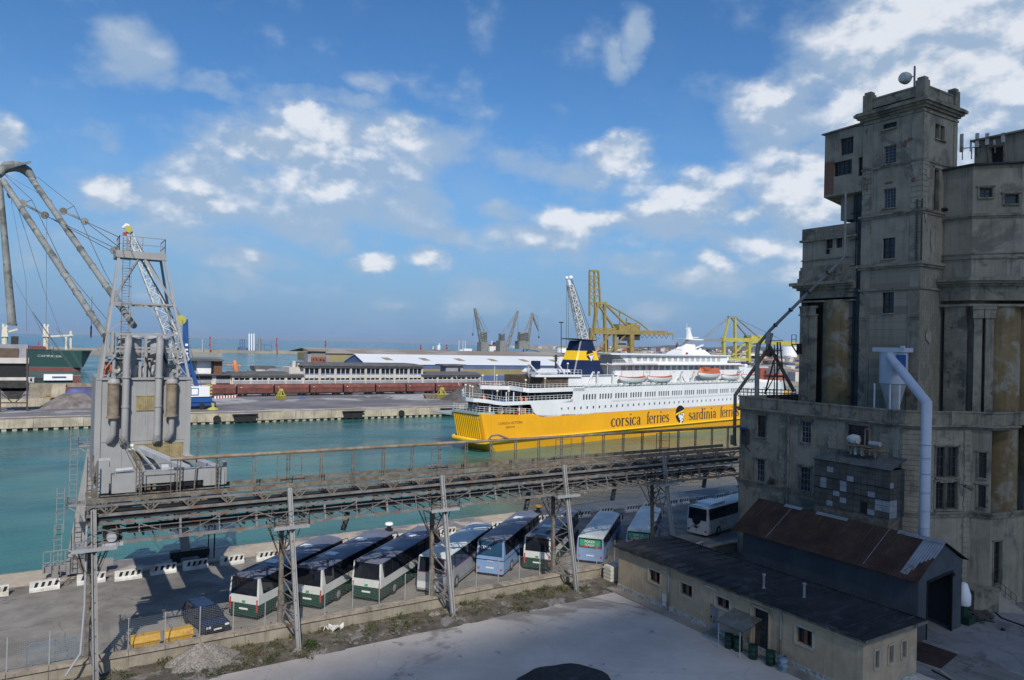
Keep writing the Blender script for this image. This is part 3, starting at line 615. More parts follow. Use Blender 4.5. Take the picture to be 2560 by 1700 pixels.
# ================= conveyor bridge =================
PXS=[2.0,13.15,24.35,35.6,46.8]
def conveyor():
    t=thing('conveyor_bridge','long rusty elevated conveyor gantry running from the grey crane to the silo','conveyor',(2,49,7.5))
    x0,x1=1.6,57.2
    b=MB(); b.tube((6.0,48.4,12.5),(x1+1,48.4,12.5),.12,8); b.path([(28.5,48.4,12.5),(28.7,48.2,12.9),(29.3,48.2,12.95),(30.4,48.35,12.55)],.09,6); b.build('top_pipe','rusty_pipe',t,True)
    k=0
    for p in PXS+[58.0]:
        for i in range(5):
            x=p+2.24*i
            if x>57: break
            b=MB(); h=12.6
            for dx in (-.09,.09): b.bar((x+dx,48.4,10.35),(x+dx,48.4,h),.06)
            for j in range(8): b.bar((x-.09,48.4,10.5+.25*j),(x+.09,48.4,10.6+.25*j),.025)
            b.build('post','rust_steel',t)
    for p in PXS[1:]+[5.2]:
        b=MB()
        for dx in (-.8,.8): b.bar((p+dx,48.1,10.3),(p+dx,48.1,12.35),.045)
        for z in (12.3,11.65,11.0,10.45): b.bar((p-.8,48.1,z),(p+.8,48.1,z),.04)
        b.build('ladder_cage','rust_steel',t)
    b=MB()
    for y in (48.0,50.2): b.box(x0,x1,y,y+.2,10.24,10.40); b.box(x0,x1,y+.06,y+.13,10.40,10.50)
    b.build('crane_rail_beam','rust_steel',t)
    b=MB()
    for y in (48.05,50.25):
        b.box(x0,x1,y,y+.14,9.98,10.12); b.box(x0,x1,y,y+.16,9.42,9.58)
    b.build('upper_chord','lattice_grey',t)
    b=MB(); n=25; dx=(x1-x0)/n
    for i in range(n):
        c=x0+dx*(i+.5)
        for y in (48.1,50.3):
            for s in (-1,1): b.bar((c,y,9.5),(c+s*.52,y,10.05),.09); b.bar((c+.15*s,y,9.5),(c+.15*s,y,10.2),.05)
        b.bar((c,48.1,9.5),(c-.5,50.3,10.02),.07); b.bar((c,50.3,9.5),(c+.5,48.1,10.02),.07); b.bar((c,48.1,9.52),(c,50.3,9.52),.09)
        b.bar((c-.35,48.1,9.45),(c+.35,48.15,10.0),.035)
    b.bar((x0,48.1,9.53),(x1,48.1,9.53),.05); b.bar((x0,50.3,9.53),(x1,50.3,9.53),.05)
    b.build('braces','rust_steel',t)
    b=MB(); b.box(x0,x1,48.25,50.2,9.12,9.40); b.build('belt_trough','belt_dark',t)
    b=MB(); b.box(x0,x1,48.02,48.16,8.92,9.08); b.box(x0,x1,50.25,50.38,8.92,9.08)
    for i in range(45): x=x0+.6+i*1.24; b.box(x,x+.1,48.2,50.25,8.88,9.0)
    b.build('side_girder','lattice_grey',t)
    b=MB()
    for y in (47.7,50.5): b.box(x0+.5,x1,y,y+.12,7.82,8.0)
    for i in range(56): x=x0+.6+i; b.box(x,x+.06,47.82,50.5,7.86,7.92)
    b.build('lower_chord','lattice_grey',t)
    b=MB()
    for i in range(25):
        x=x0+.5+i*2.24
        if x+2.2>x1: break
        for y,o in ((47.77,.3),(50.57,-.2)):
            b.bar((x,y,7.95),(x,y+o,8.95),.08 if i%2 else .13); 
            b.bar((x,y,8.9) if i%4<2 else (x,y,7.95),(x+2.2,y,7.95) if i%4<2 else (x+2.2,y,8.9),.055)
        b.bar((x+1.1,47.77,7.9),(x+1.1,47.77,8.75),.045)
    for y in (47.72,50.6): b.bar((x0+1.2,y,8.72),(x1,y,8.72),.04); b.bar((x0+1.2,y,8.4),(x1,y,8.4),.025)
    b.build('truss_web','lattice_grey',t)
    b=MB(); b.box(x0+2.2,x1,48.7,50.1,8.16,8.36); 
    for i in range(28): x=x0+3+i*1.95; b.box(x,x+.1,48.65,50.15,7.95,8.16)
    b.build('lower_belt','belt_dark',t)
    for i in range(24): x=x0+1.5+i*2.3; b=MB(); b.ob((x,47.7,7.78),(.28,.12,.09)); b.build('lamp_bracket','rusty_pipe',t)
    for px,py in ((866,1298),(1319,1252),(1535,1228),(1762,1199),(470,1330)):
        p=ay(px,py,50.0)
        if px==470: continue
        b=MB(); b.path([(p.x+.05,50,7.7),(p.x,50,p.z),(p.x-.28,49.9,p.z-.75)],.2,8); b.build('discharge_chute','dark_pipe',t)
    # drive drum and motor at the crane end
    b=MB(); b.lathe([(.5,-1.1),(.5,1.1)],(3.0,49.2,8.15),16,axis='Y'); b.build('drive_drum','belt_dark',t,True)
    b=MB(); b.lathe([(.26,0),(.26,.6),(.1,.65)],(2.9,47.6,8.25),12,axis='Y'); b.box(2.4,3.5,47.6,48.2,7.75,7.95); b.build('drive_motor','crane_light',t)
conveyor()
def pylon(i,x):
    lb=['leftmost, with a rusty upper half below the grey crane','second from the left, between the first two green coaches','third from the left, in front of the silver coach','fourth, before the green coach by the tall blue one','last and farthest, rising behind the flat bitumen roof'][i]
    t=thing('conveyor_pylon','slanted lattice pylon under the conveyor, '+lb,'pylon',(x,48,0),group='pylons carrying the conveyor')
    if i==0: fl=[(x+.25,46.2,0),(x-.05,47.9,9.9)]
    else: fl=[(x+.42,46.4,0),(x,48.0,10.2)]
    a,c=V(fl[0]),V(fl[1]); b=MB()
    for s in (-.11,.11): b.bar(a+V((s,0,0)),c+V((s,0,0)),.07,.26)
    b.bar(a+V((0,.05,0)),c+V((0,.05,0)),.2,.04)
    b.build('front_leg','crane_grey' if i!=0 else 'grey_steel',t)
    b=MB(); rl=V((x-.1,49.0,1.0)); 
    b.bar(rl,(x-.1,49.3,7.9),.26,.22); b.bar(rl,(x-.1,49.05,3.2),.34,.28)
    for k in range(16): z=1.2+k*.42; b.bar((x-.1,49.02,z),(x-.1,49.42,z+.4),.05)
    b.build('rear_leg','rust_steel',t)
    b=MB()
    for k in range(8):
        f0,f1=k/11+.03,(k+1)/11+.03; p0=a.lerp(c,f0); p1=a.lerp(c,f1)
        q0=V((x-.05,49.0,max(1.05,p0.z))); q1=V((x-.05,49.0,max(1.05,p1.z)))
        b.bar(p0,q1,.075) if k%2 else b.bar(q0,p1,.075)
        b.bar(p1,q1,.05)
    b.build('leg_braces','lattice_grey',t)
    b=MB()   # flared head lattice
    for s in (-1,1):
        b.bar((x-.1+s*.12,49.2,5.4),(x-.1+s*.95,48.9,7.6),.07); b.bar((x-.1+s*.12,49.2,5.4),(x-.1+s*.8,50.3,7.6),.06); b.bar((x+s*.1,48,5.6),(x+s*.75,47.9,7.5),.05)
        for k in range(4): z=5.7+k*.5; w=.12+.83*(z-5.4)/2.2; b.bar((x-.1,49.2,z),(x-.1+s*w,48.95,z+.25),.035)
        b.bar((x-.1+s*.95,48.9,7.6),(x-.1,49.2,7.0),.04)
    for k in range(5):
        z=7.7+k*.48; b.bar((x-.25,49.2,z),(x+.1,48.1,z+.45),.06); b.bar((x+.1,49.6,z),(x-.2,48.2,z+.4),.05); b.bar((x-.3,48.4,z+.1),(x+.25,48.4,z+.45),.05)
    for s in (-.28,.2): b.bar((x+s,49.3,7.6),(x+s,49.1,10.1),.10)
    b.build('head_lattice','rust_steel',t)
    b=MB(); b.box(x-1.1,x+1.15,47.25,48.9,7.72,7.80); b.box(x-1.12,x+1.17,47.2,47.27,7.66,7.86); b.build('platform','crane_grey',t)
    b=MB(); rail(b,[(x-1.1,48.8,7.8),(x-1.1,47.27,7.8),(x+1.15,47.27,7.8),(x+1.15,48.8,7.8)],1.0,.8,.018); b.build('platform_rail','lattice_grey',t)
    b=MB(); b.box(a.x-.45,a.x+.45,a.y-.45,a.y+.5,-.2,.16); b.build('footing','strip_concrete',t)
    if i==0:
        b=MB(); b.path([(x-.35,48.0,9.0),(x-.35,48.0,4.4),(x-.5,47.5,1.9),(x-1.2,47.2,.9)],.065,8); b.build('drain_pipe','plaster_grey',t,True)
for i,x in enumerate(PXS): pylon(i,x)
# ================= rubble, gravel, weeds on the verge =================
def gravel():
    b=MB(); c=gz(505,1665,0); n,m=34,16; 
    for j in range(m+1):
        r=j/m
        for i in range(n):
            a=2*PI*i/n; k=1+.12*sin(3*a+1)+.07*sin(7*a); z=1.25*(1-r**1.25)*(1+random.uniform(-.06,.06))+random.uniform(0,.05)
            b.v.append(V((c.x+2.3*r*cos(a)*k,c.y+.3+1.5*r*sin(a)*k,z)))
    for j in range(m):
        for i in range(n): b.f.append((j*n+i,j*n+(i+1)%n,(j+1)*n+(i+1)%n,(j+1)*n+i)); b.mi.append(0)
    b.build('gravel_heap','gravel',smooth=True,label='low heap of pale gravel among the weeds by the first pylon',cat='heap')
gravel()
def cloth():
    b=MB(); p=gz(822,1578,0); n=9
    for i in range(n+1):
        for j in range(n+1):
            x=p.x-.6+1.4*i/n+.2*sin(j*.9); y=p.y-.6+1.2*j/n+.25*sin(i*.8); b.v.append(V((x,y,.25+.22*sin(i*1.3+j*.7)+.12*random.random())))
    for i in range(n):
        for j in range(n): k=i*(n+1)+j; b.f.append((k,k+n+1,k+n+2,k+1)); b.mi.append(0)
    o=b.build('plastic_sheet','dirty_white',label='crumpled whitish plastic sheet lying on broken concrete below the green coaches',cat='plastic sheet')
    m=o.modifiers.new('s','SOLIDIFY'); m.thickness=.02
cloth()
def rocks():
    for i,(px,py,s) in enumerate(((700,1590,.35),(1085,1540,.5),(1120,1536,.3),(1475,1478,.3),(1470,1450,.45),(890,1610,.2),(950,1590,.25),(1620,1460,.2),(1300,1495,.2),(1010,1560,.18))):
        p=gz(px,py,0); b=MB(); b.ell((p.x,p.y,s*.25),(s,s*.8,s*.4),9,6,jit=.18); b.build('stone','gravel',label=['pale stone by the foot of the second pylon','largest pale stone left of the third pylon foot','small stone beside the third pylon foot','stone right of the fourth pylon foot','flat slab of stone near the water tanks','small stone by the plastic sheet','stone in front of the wall below the green coaches','stone by the corner of the low plastered building','small stone in the weeds below the wall','small stone between the second and third pylons'][i],cat='stone',group='stones in the weedy strip')
    b=MB()
    for i in range(900):
        x=random.uniform(-6,39); y=random.uniform(45.4-max(0,10-x)*.16,48.2); s=random.uniform(.03,.13)
        b.ob((x,y,.12),(s,s*random.uniform(.6,1.4),s*.6),random.uniform(0,3),tilt=random.uniform(-.4,.4))
    b.build('rubble','gravel',kind='stuff')
rocks()
def weeds():
    b=MB()
    spots=[]
    for i in range(800):
        x=random.uniform(-6,39.5); y=random.uniform(46.0,48.3)
        dn=.5+.5*sin(x*.9+1)*sin(x*.37)+.25*sin(x*2.1)
        if x<12: dn+=.45; y=random.uniform(45.2-max(0,10-x)*.12,48.2)
        if dn<random.uniform(.0,.85): continue
        if 1.5<x<6.5 and y<47: continue
        spots.append((x,y,random.uniform(.15,.5)))
    for px,py,r in ((700,1560,.9),(770,1640,.7),(1120,1490,.8),(1290,1530,.8),(1500,1440,.9),(600,1600,1.0),(400,1630,.9),(1350,1470,.7),(640,1640,.8),(1220,1480,.7),(720,1500,.5)):
        p=gz(px,py,0); 
        for k in range(7): spots.append((p.x+random.gauss(0,r*.5),min(48.1,p.y+random.gauss(0,r*.3)),random.uniform(.3,.65)))
    for x,y,h in spots:
        for k in range(int(46*h+14)):
            a=random.uniform(0,6.28); rr=random.random()**.6*h*.75; px,py=x+rr*cos(a),y+rr*sin(a)*.8; z=random.random()*h*(1-rr/h*.6)+.1; s=random.uniform(.03,.085)
            d=V((random.gauss(0,1),random.gauss(0,1),random.gauss(.6,.6))).normalized()*s; e=d.orthogonal().normalized()*s*.5
            c=V((px,py,z))
            if k%3==0: hh=random.uniform(.12,.42)*min(1,h*2.2); w_=random.uniform(.006,.014); g=V((px,py,.08)); tp=g+V((random.gauss(0,.07),random.gauss(0,.07),hh)); b.add([g-V((w_,0,0)),g+V((w_,0,0)),tp],[(0,1,2)],1 if random.random()<.5 else 0)
            else: b.add([c-d,c+e,c+d,c-e],[(0,1,2,3)],1 if random.random()<.07 else 0)
    b.build('weeds',['weed','dry_grass'],kind='stuff',fixn=False)
weeds()
def shrub(px,py,r,label):
    p=gz(px,py,0); t=thing('shrub',label,'shrub',(p.x,p.y,0),group='shrubs on the weedy strip')
    b=MB()
    for k in range(int(700*r)):
        a=random.uniform(0,6.28); u=random.uniform(-.1,1); q=random.random()**.4*(1+.25*sin(a*3+px)); z=.15+u*r*.9; w=r*q*math.sqrt(max(.05,1-u*u*.8))
        c=V((p.x+w*cos(a),p.y+w*.8*sin(a),z)); s=random.uniform(.04,.09); d=V((random.gauss(0,1),random.gauss(0,1),random.gauss(.4,.7))).normalized()*s; e=d.orthogonal().normalized()*s*.55
        b.add([c-d,c+e,c+d,c-e],[(0,1,2,3)])
    b.build('foliage','weed',t,fixn=False)
    b=MB()
    for k in range(7): a=k*.9; b.tube((p.x,p.y,0),(p.x+r*.5*cos(a),p.y+r*.5*sin(a),r*.8),.02,5)
    b.build('stem','old_wood',t)
for a in ((775,1625,.55,'dark green shrub at the foot of the second pylon'),(1075,1520,.5,'dark green shrub left of the third pylon foot'),(1500,1440,.55,'green shrub between the fourth pylon and the white tanks'),(880,1560,.4,'small green shrub against the wall under the second green coach'),(1180,1500,.4,'green shrub against the wall below the silver coach'),(655,1600,.6,'wide green shrub between the gravel heap and the second pylon'),(1400,1480,.35,'low green shrub left of the fourth pylon foot')): shrub(*a)
# ================= pneumatic grain crane =================
def gcrane():
    t=thing('harbour_crane','grey unloading crane with pipes and a ladder tower, straddling the quay at the left','crane',(5,60,0))
    x0,x1,y0,y1,z0,z1=2.35,8.2,57.0,63.2,9.7,16.9
    b=MB(); b.box(x0,x1,y0,y1,z0,z1); b.box(x0-.12,x0+.25,y0-.1,y1,z0-.2,z1+.1); b.box(x1-.25,x1+.1,y0-.06,y0+.2,z0-.2,z1+.02); b.box(x0-.1,x1+.12,y0-.14,y1+.1,z1,z1+.14)
    b.bar((x0+1.55,y0-.02,z0),(x0+1.55,y0-.02,z1),.04); b.bar((x0+3.0,y0-.02,z1-3.2),(x0+3.0,y0-.02,z1),.03); b.bar((x0,y0-.02,12.6),(x1,y0-.02,12.6),.03)
    b.build('machine_house','crane_grey',t)
    for (a,c,e,f) in ((x0+2.35,x1-.35,11.25,12.35),(x0+.7,x0+1.3,14.7,15.6),(x0+2.4,x0+3.95,14.7,15.75)):
        b=MB(); b.box(a,c,y0-.05,y0-.003,e,f); n=int((c-a)/.12)
        for i in range(n): b.box(a+.03+.12*i,a+.09+.12*i,y0-.10,y0-.05,e+.03,f-.03)
        b.bar((a,y0-.07,f+.02),(c,y0-.07,f+.02),.06)
        b.build('louvre','louvre',t)
    b=MB(); b.box(x0+1.9,x0+2.3,y0-.06,y0-.003,12.0,12.38); b.build('sign','white',t); b=MB(); b.box(x0+1.9,x0+2.3,y0-.062,y0-.003,11.88,11.99); b.box(x0+1.98,x0+2.3,y0-.064,y0-.0,12.12,12.24); b.build('sign_stripe','lemon',t)
    # cyclone pots with pipes
    for cx in (4.35,6.15):
        b=MB(); b.lathe([(.5,17.0),(.80,17.7),(.80,19.75),(.92,19.78),(.92,19.9),(.55,20.12),(.1,20.25)],(cx,58.9,0),18); b.build('receiver_pot','crane_light',t,True)
    for cx,kx in ((4.2,4.05),(6.2,6.1)):
        b=MB(); b.path([(cx+.3,58.5,19.5),(cx,57.7,19.85),(cx-.05,56.75,19.5),(kx,56.6,18.4),(kx,56.6,13.0)],.235,12); b.lathe([(.30,17.05),(.30,17.15)],(kx,56.6,0),12); b.lathe([(.28,15.0),(.28,15.1)],(kx,56.6,0),12)
        b.build('delivery_pipe','crane_grey',t,True)
        b=MB(); b.path([(kx,56.6,13.05),(kx,56.62,12.7),(kx-.12,56.85,12.45)],[.24,.28,.2],12); b.build('pipe_elbow','grey_steel',t,True)
    for cx in (3.3,6.95):
        b=MB(); b.lathe([(.2,16.95),(.30,17.0),(.38,16.85),(.40,16.7)],(cx,56.5,0),14); b.path([(cx,56.5,16.9),(cx,56.5,17.3),(cx+.12,56.3,17.55)],.19,10); b.build('muffler_neck','crane_grey',t,True)
        b=MB(); b.lathe([(.30,14.28),(.42,14.3),(.42,14.4),(.36,14.42),(.36,16.6),(.40,16.62),(.40,16.72)],(cx,56.5,0),16); b.build('muffler','rusty_pipe',t,True)
        b=MB(); b.path([(cx+.05,56.5,14.3),(cx+.05,56.5,13.2),(cx-.08,56.7,12.8),(cx-.2,56.95,12.6)],[.20,.20,.24,.2],12); b.build('exhaust_pipe','crane_grey',t,True)
    b=MB(); b.lathe([(.2,3.4),(.42,3.5),(.45,3.6),(.45,6.0),(.4,6.1)],(0,58.6,17.4),14,axis='X'); b.build('air_tank','crane_light',t,True)
    b=MB(); b.box(2.75,3.3,58.2,58.9,17.2,18.1); b.build('red_box','boat_orange',t)
    b=MB()
    for (a,c,w) in (((2.6,57.8,18.4),(8.0,57.8,18.3),.1),((2.7,57.6,19.2),(7.9,57.6,19.1),.12),((3.3,57.6,17),(3.3,57.6,20),.12),((5.3,57.6,17),(5.3,57.6,20),.16),((7.4,57.6,17),(7.4,57.6,20),.12),((2.5,57.5,17.2),(3.4,57.5,18.6),.07),((8.0,57.4,17.2),(7.0,57.4,18.6),.07),((2.6,59,18.2),(3.4,58,18.3),.16),((7.2,58.2,18.4),(8.2,58.2,18.3),.16),((3.4,57.7,18.9),(7.6,57.7,18.9),.18),((5.0,58,17),(5.0,58,18.2),.18),((5.6,58,17),(5.6,58,18.4),.14),((2.9,57.5,18.8),(2.9,57.5,20.3),.22),((3.2,57.5,18.8),(3.2,57.5,20.3),.18)):
        b.bar(a,c,w)
    for k in range(9): b.tube((3.0+k*.55,58.0+.3*(k%3),17),(3.0+k*.55+.1,58.0+.3*(k%3),17.5+.4*((k*7)%4)),.10+.04*(k%2),8)
    for k in range(6): b.ob((3.2+.9*k,60+(k%2),17.3),(.6,.8,.7+.3*(k%2)))
    b.build('pipework','crane_grey',t)
    b=MB(); b.path([(3.6,58,18.3),(3.9,57.6,17.6),(3.5,57.4,17.2)],.08,6); b.build('hose','black',t,True)
    b=MB(); b.path([(5.2,57.7,19.0),(5.35,57.5,18.2),(5.6,57.5,17.6),(5.9,57.6,18.6)],.07,6); b.build('hose','black',t,True); b=MB(); b.path([(6.4,57.9,19),(6.7,57.6,18),(7.2,57.5,17.5)],.09,6); b.build('hose','black',t,True)
    # A-frame tower
    zt=26.2
    L=[((2.55,57.3,17),(3.55,58.3,zt)),((8.15,57.3,17),(6.35,58.3,zt)),((2.6,62.5,17),(3.7,61,zt)),((8.15,62.5,17),(6.4,61,zt))]
    for i,(a,c) in enumerate(L):
        b=MB(); b.bar(a,c,.17); b.build('tower_leg','crane_grey',t)
    b=MB()
    def P(i,z): a,c=V(L[i][0]),V(L[i][1]); return a.lerp(c,(z-a.z)/(c.z-a.z))
    for z in (20.1,22.3):
        for i,j in ((0,1),(1,3),(3,2),(2,0)): b.bar(P(i,z),P(j,z),.14)
    m=P(0,22.3).lerp(P(1,22.3),.5); top=P(0,25.9).lerp(P(1,25.9),.48)
    b.bar(m,P(0,20.2),.09); b.bar(m,P(1,20.2),.09); b.bar(top,P(0,22.5),.10); b.bar(top,P(1,22.5),.16); b.bar(m,P(1,25.6),.001)
    b.bar(P(2,22.3),P(2,25.9).lerp(P(3,25.9),.5),.09); b.bar(P(3,22.3),P(2,25.9).lerp(P(3,25.9),.5),.09); b.bar(P(0,20.2),P(2,22.3),.08); b.bar(P(1,20.2),P(3,22.3),.08)
    b.build('tower_bracing','crane_grey',t)
    b=MB(); b.box(3.35,6.55,58.1,58.4,25.55,26.05); b.box(3.35,6.55,60.9,61.2,25.7,26.0); b.box(3.4,6.5,58.2,61.1,25.98,26.04); b.box(3.3,3.6,58.2,61.1,25.6,26.0); b.build('tower_head','crane_grey',t)
    b=MB(); rail(b,[(3.5,61,26),(3.5,58.2,26),(6.45,58.2,26),(6.45,61,26)],1.1,1.45,.028); b.bar((4.0,58.2,26),(4.0,58.2,27.1),.12); b.build('tower_rail','grey_steel',t)
    b=MB()
    for dx in (0,.45): b.bar((3.75+dx,58.0,17.3),(3.75+dx,58.4,27.0),.05)
    for k in range(48): b.bar((3.75,58.0+.2*k/48*2,17.4+.2*k),(4.2,58.0+.2*k/48*2,17.4+.2*k),.03)
    for k in range(7): z=18.5+1.25*k; b.path([(3.72,58.1,z),(3.68,57.6,z),(4.0,57.35,z),(4.3,57.6,z),(4.25,58.1,z)],.02,5)
    for dx in (3.72,4.27): b.bar((dx,57.6,18.5),(dx,57.7,26.0),.02)
    b.build('ladder','lattice_grey',t)
    # two suction booms joined over the water by a bend
    b1a=ay(335,815,61); b1b=ay(78,445,88); b2a=ay(262,838,61); b2b=ay(8,452,86)
    def seg(a,c,r,name):
        b=MB(); b.path([a,a.lerp(c,.5),c],[r*.8,r*.92,r],14)
        for k in range(1,9): q=a.lerp(c,k/9); d=(c-a).normalized(); b.tube(q-d*.04,q+d*.04,r*1.0,14)
        b.build(name,'boom_grey',t,True)
    seg(b1a,b1b,.29,'boom_pipe'); seg(b2a,b2b,.29,'boom_pipe')
    pts=[b1b]+[ay(x,y,Y) for x,y,Y in ((74,436,88),(62,424,88),(45,416,88),(25,414,87.6),(8,420,87),(-4,430,86.5))]+[b2b+V((-.35,0,.9)),b2b]
    pts=[b1b]+[ay(x,y,Y) for x,y,Y in ((79,444,88),(68,428,88),(52,418,88),(34,415,87.6),(16,418,87),(3,426,86.6),(-4,438,86.2))]
    b=MB(); b.path(pts,[.31,.42,.50,.54,.54,.52,.46,.36],14); b.ob(ay(50,412,87.2),(2.0,.6,.18),.3,tilt=-.5); b.build('boom_bend','boom_grey',t,True)
    v0=ay(-1,452,86.5); v1=ay(30,808,86.5)
    b=MB(); b.path([v0,v0.lerp(v1,.6),v1],[.24,.32,.38],14); b.tube(v1,v1-V((0,0,.25)),.43,14); b.build('suction_pipe','boom_grey',t,True)
    def blk(px,py,Y,r=.36): p=ay(px,py,Y); b=MB(); b.lathe([(r,-.12),(r,.12)],p,12,axis='Y'); b.build('pulley_block','boom_grey',t,True); return p
    s1=blk(56,508,85); s2=blk(112,538,85); s3=blk(158,528,86); s4=blk(212,553,86); s5=blk(286,626,62,.3); s6=blk(26,488,85,.3); s7=blk(122,504,86,.3)
    for p_,q_ in ((s1,s2),(s3,s4),(s5,V((3.4,58.3,25.8)))): b=MB(); b.bar(p_,q_,.2); b.build('tie_bar','boom_grey',t)
    b=MB()
    def cab(a,c,r=.022): b.bar(a,c,r*2)
    hd=V((3.5,58.5,26.9)); hl=V((3.4,58.5,25.9))
    for dz in (0,.35): cab(s4,hd+V((0,0,.1-dz*2))); cab(s2,s5+V((0,0,.2-dz)))
    pa=ay(80,500,85.5); cab(ay(10,435,87),pa); cab(pa,ay(160,668,74)); pb=ay(185,515,86); cab(ay(93,442,88),pb); cab(pb,ay(262,680,72)); cab(pb,s3,.03); cab(pa,s1,.03)
    for (x,y,Y,x2,y2,Y2) in ((28,500,85,65,700,84),(65,700,84,67,830,84),(40,505,85,108,720,84),(108,720,84,150,830,84),(117,540,80,115,880,80),(25,680,86,80,780,86),(80,780,86,140,900,80),(160,668,74,268,800,62),(262,680,72,330,800,61),(12,435,87,108,490,86)): cab(ay(x,y,Y),ay(x2,y2,Y2),.016)
    for a,c in (((82,780),(350,1155)),((88,790),(342,1158)),((140,820),(346,1152)),((148,825),(352,1158))): cab(ay(a[0],a[1],84),ay(c[0],c[1],53),.014)
    b.build('cables','cable',t)
    b=MB(); p=ay(228,815,70); b.bar(p,p-V((0,0,1.0)),.12); cab(p,p+V((0,0,2.5)),.02); b.build('hook','cable',t)
    # portal: legs to the quay rail and end carriage on the conveyor rail
    b=MB(); b.bar((2.75,69.6,10.4),(1.55,69.6,1.6),1.0,.35,up=(0,1,0)); b.bar((2.95,66,10.4),(2.8,69.6,10.4),.8); b.build('portal_leg','crane_grey',t)
    b=MB(); b.bar((9.15,69.6,8.0),(10.05,69.6,.9),.75,.5,up=(0,1,0)); b.bar((8.0,60,9.4),(9.15,69.6,8.0),.7); b.build('portal_leg','grey_steel',t)
    for gx,gw in ((3.5,1.3),(5.8,.8),(7.0,1.1),(8.9,1.0)): b=MB(); b.box(gx-gw/2,gx+gw/2,50.6,69.4,9.0,9.65); b.build('portal_girder','crane_grey',t)
    b=MB(); b.box(1.0,2.9,69.1,70.1,.3,1.6); b.box(-.6,4.4,69.3,69.9,.6,1.1); b.box(.0,.5,69.2,70,.06,.6); b.box(3.4,3.9,69.2,70,.06,.6)
    for k in range(5): b.bar((-.6+k*.5,69.0,.6),(-.6+k*.5,69.0,2.4),.06)
    b.bar((-.6,69,2.4),(1.4,69,2.4),.06); b.bar((-.6,69,1.5),(1.4,69,1.5),.06); b.build('bogie','grey_steel',t)
    b=MB(); b.box(8.8,12.0,69.3,70.1,.45,1.0); b.box(9.0,9.6,69.2,70,.06,.5); b.box(11.2,11.8,69.2,70,.06,.5); b.bar((12.4,69.4,.1),(12.4,69.4,4.6),.1); b.bar((11.9,69.4,.1),(11.9,69.4,3.6),.08); b.build('bogie','black',t)
    b=MB(); b.box(3.05,9.2,49.0,49.9,10.98,11.68); b.box(2.9,4.2,48.95,49.95,10.55,11.6); b.box(8.0,9.25,48.95,49.95,10.6,11.5); b.bar((7.9,49.5,11.6),(7.2,49.5,10.6),.3); b.box(9.2,9.4,49.1,49.8,10.6,12.0)
    b.box(2.2,2.75,49.0,49.7,10.6,12.5); b.bar((2.5,49.3,12.4),(2.45,57.2,10.2),.6,.5); b.build('end_carriage','crane_grey',t)
    b=MB(); b.bar((4.95,57,12.1),(7.1,50,11.6),.55,.35); b.bar((8.0,57,11.3),(8.9,50.2,11.5),.5,.35); b.bar((4.8,57,12.1),(5.3,50,11.7),.12); b.tube((5.6,49.5,11.8),(6.0,49.5,11.8),.28,12); b.bar((5.8,49.3,11.8),(6.9,49.3,11.75),.12); b.tube((3.1,49.3,11.85),(4.0,49.3,11.9),.13,8); b.build('strut','crane_light',t)
    b=MB(); b.box(5.2,7.9,49.1,49.8,10.66,10.97); b.box(6.2,7.4,51,53,9.6,10.7)
    for k in range(6): b.ob((4.6+.45*k,49.2,10.75),(.12,.3,.3+.2*(k%2)))
    b.build('drive_gear','black',t)
    b=MB(); b.bar((1.9,48.9,10.45),(9,48.9,10.45),.05); b.box(4.35,5.3,49.05,49.1,10.6,11.0); b.bar((4.4,49.1,10.6),(4.4,49.1,11),.05); b.bar((5.0,49.1,10.6),(5.0,49.1,11),.05); b.path([(1.9,49,9.9),(1.9,49,12.9)],.05,6); b.path([(7.55,48.6,12.7),(7.55,48.6,14.2),(8.7,48.6,14.2),(8.7,48.6,10.6)],.045,6); b.bar((7.4,48.6,10.5),(7.6,48.6,14.1),.07)
    b.build('gate_frame','rust_steel',t)
    # outside ladders with cages on the left leg
    b=MB()
    for (xa,xb,za,zb) in ((1.0,1.5,6.6,13.0),(.2,.7,4.4,8.0),(.1,.6,1.2,5.2)):
        for x in (xa,xb): b.bar((x,66,za),(x,66,zb),.05)
        z=za
        while z<zb: b.bar((xa,66,z),(xb,66,z),.03); z+=.4
        z=za+.6
        while z<zb: b.path([(xa,66,z),(xa-.1,65.4,z),(xb+.1,65.4,z),(xb,66,z)],.02,5); z+=1.2
    for (z,x) in ((11.2,1.5),(6.6,.9)): b.box(x,x+1.2,65.5,67,z,z+.12); b.bar((x,65.6,z),(x+1.1,65.6,z-.8),.08); rail(b,[(x,66.9,z),(x,65.5,z),(x+1.2,65.5,z)],.8,.6,.02)
    b.build('caged_ladder','grey_steel',t)
gcrane()
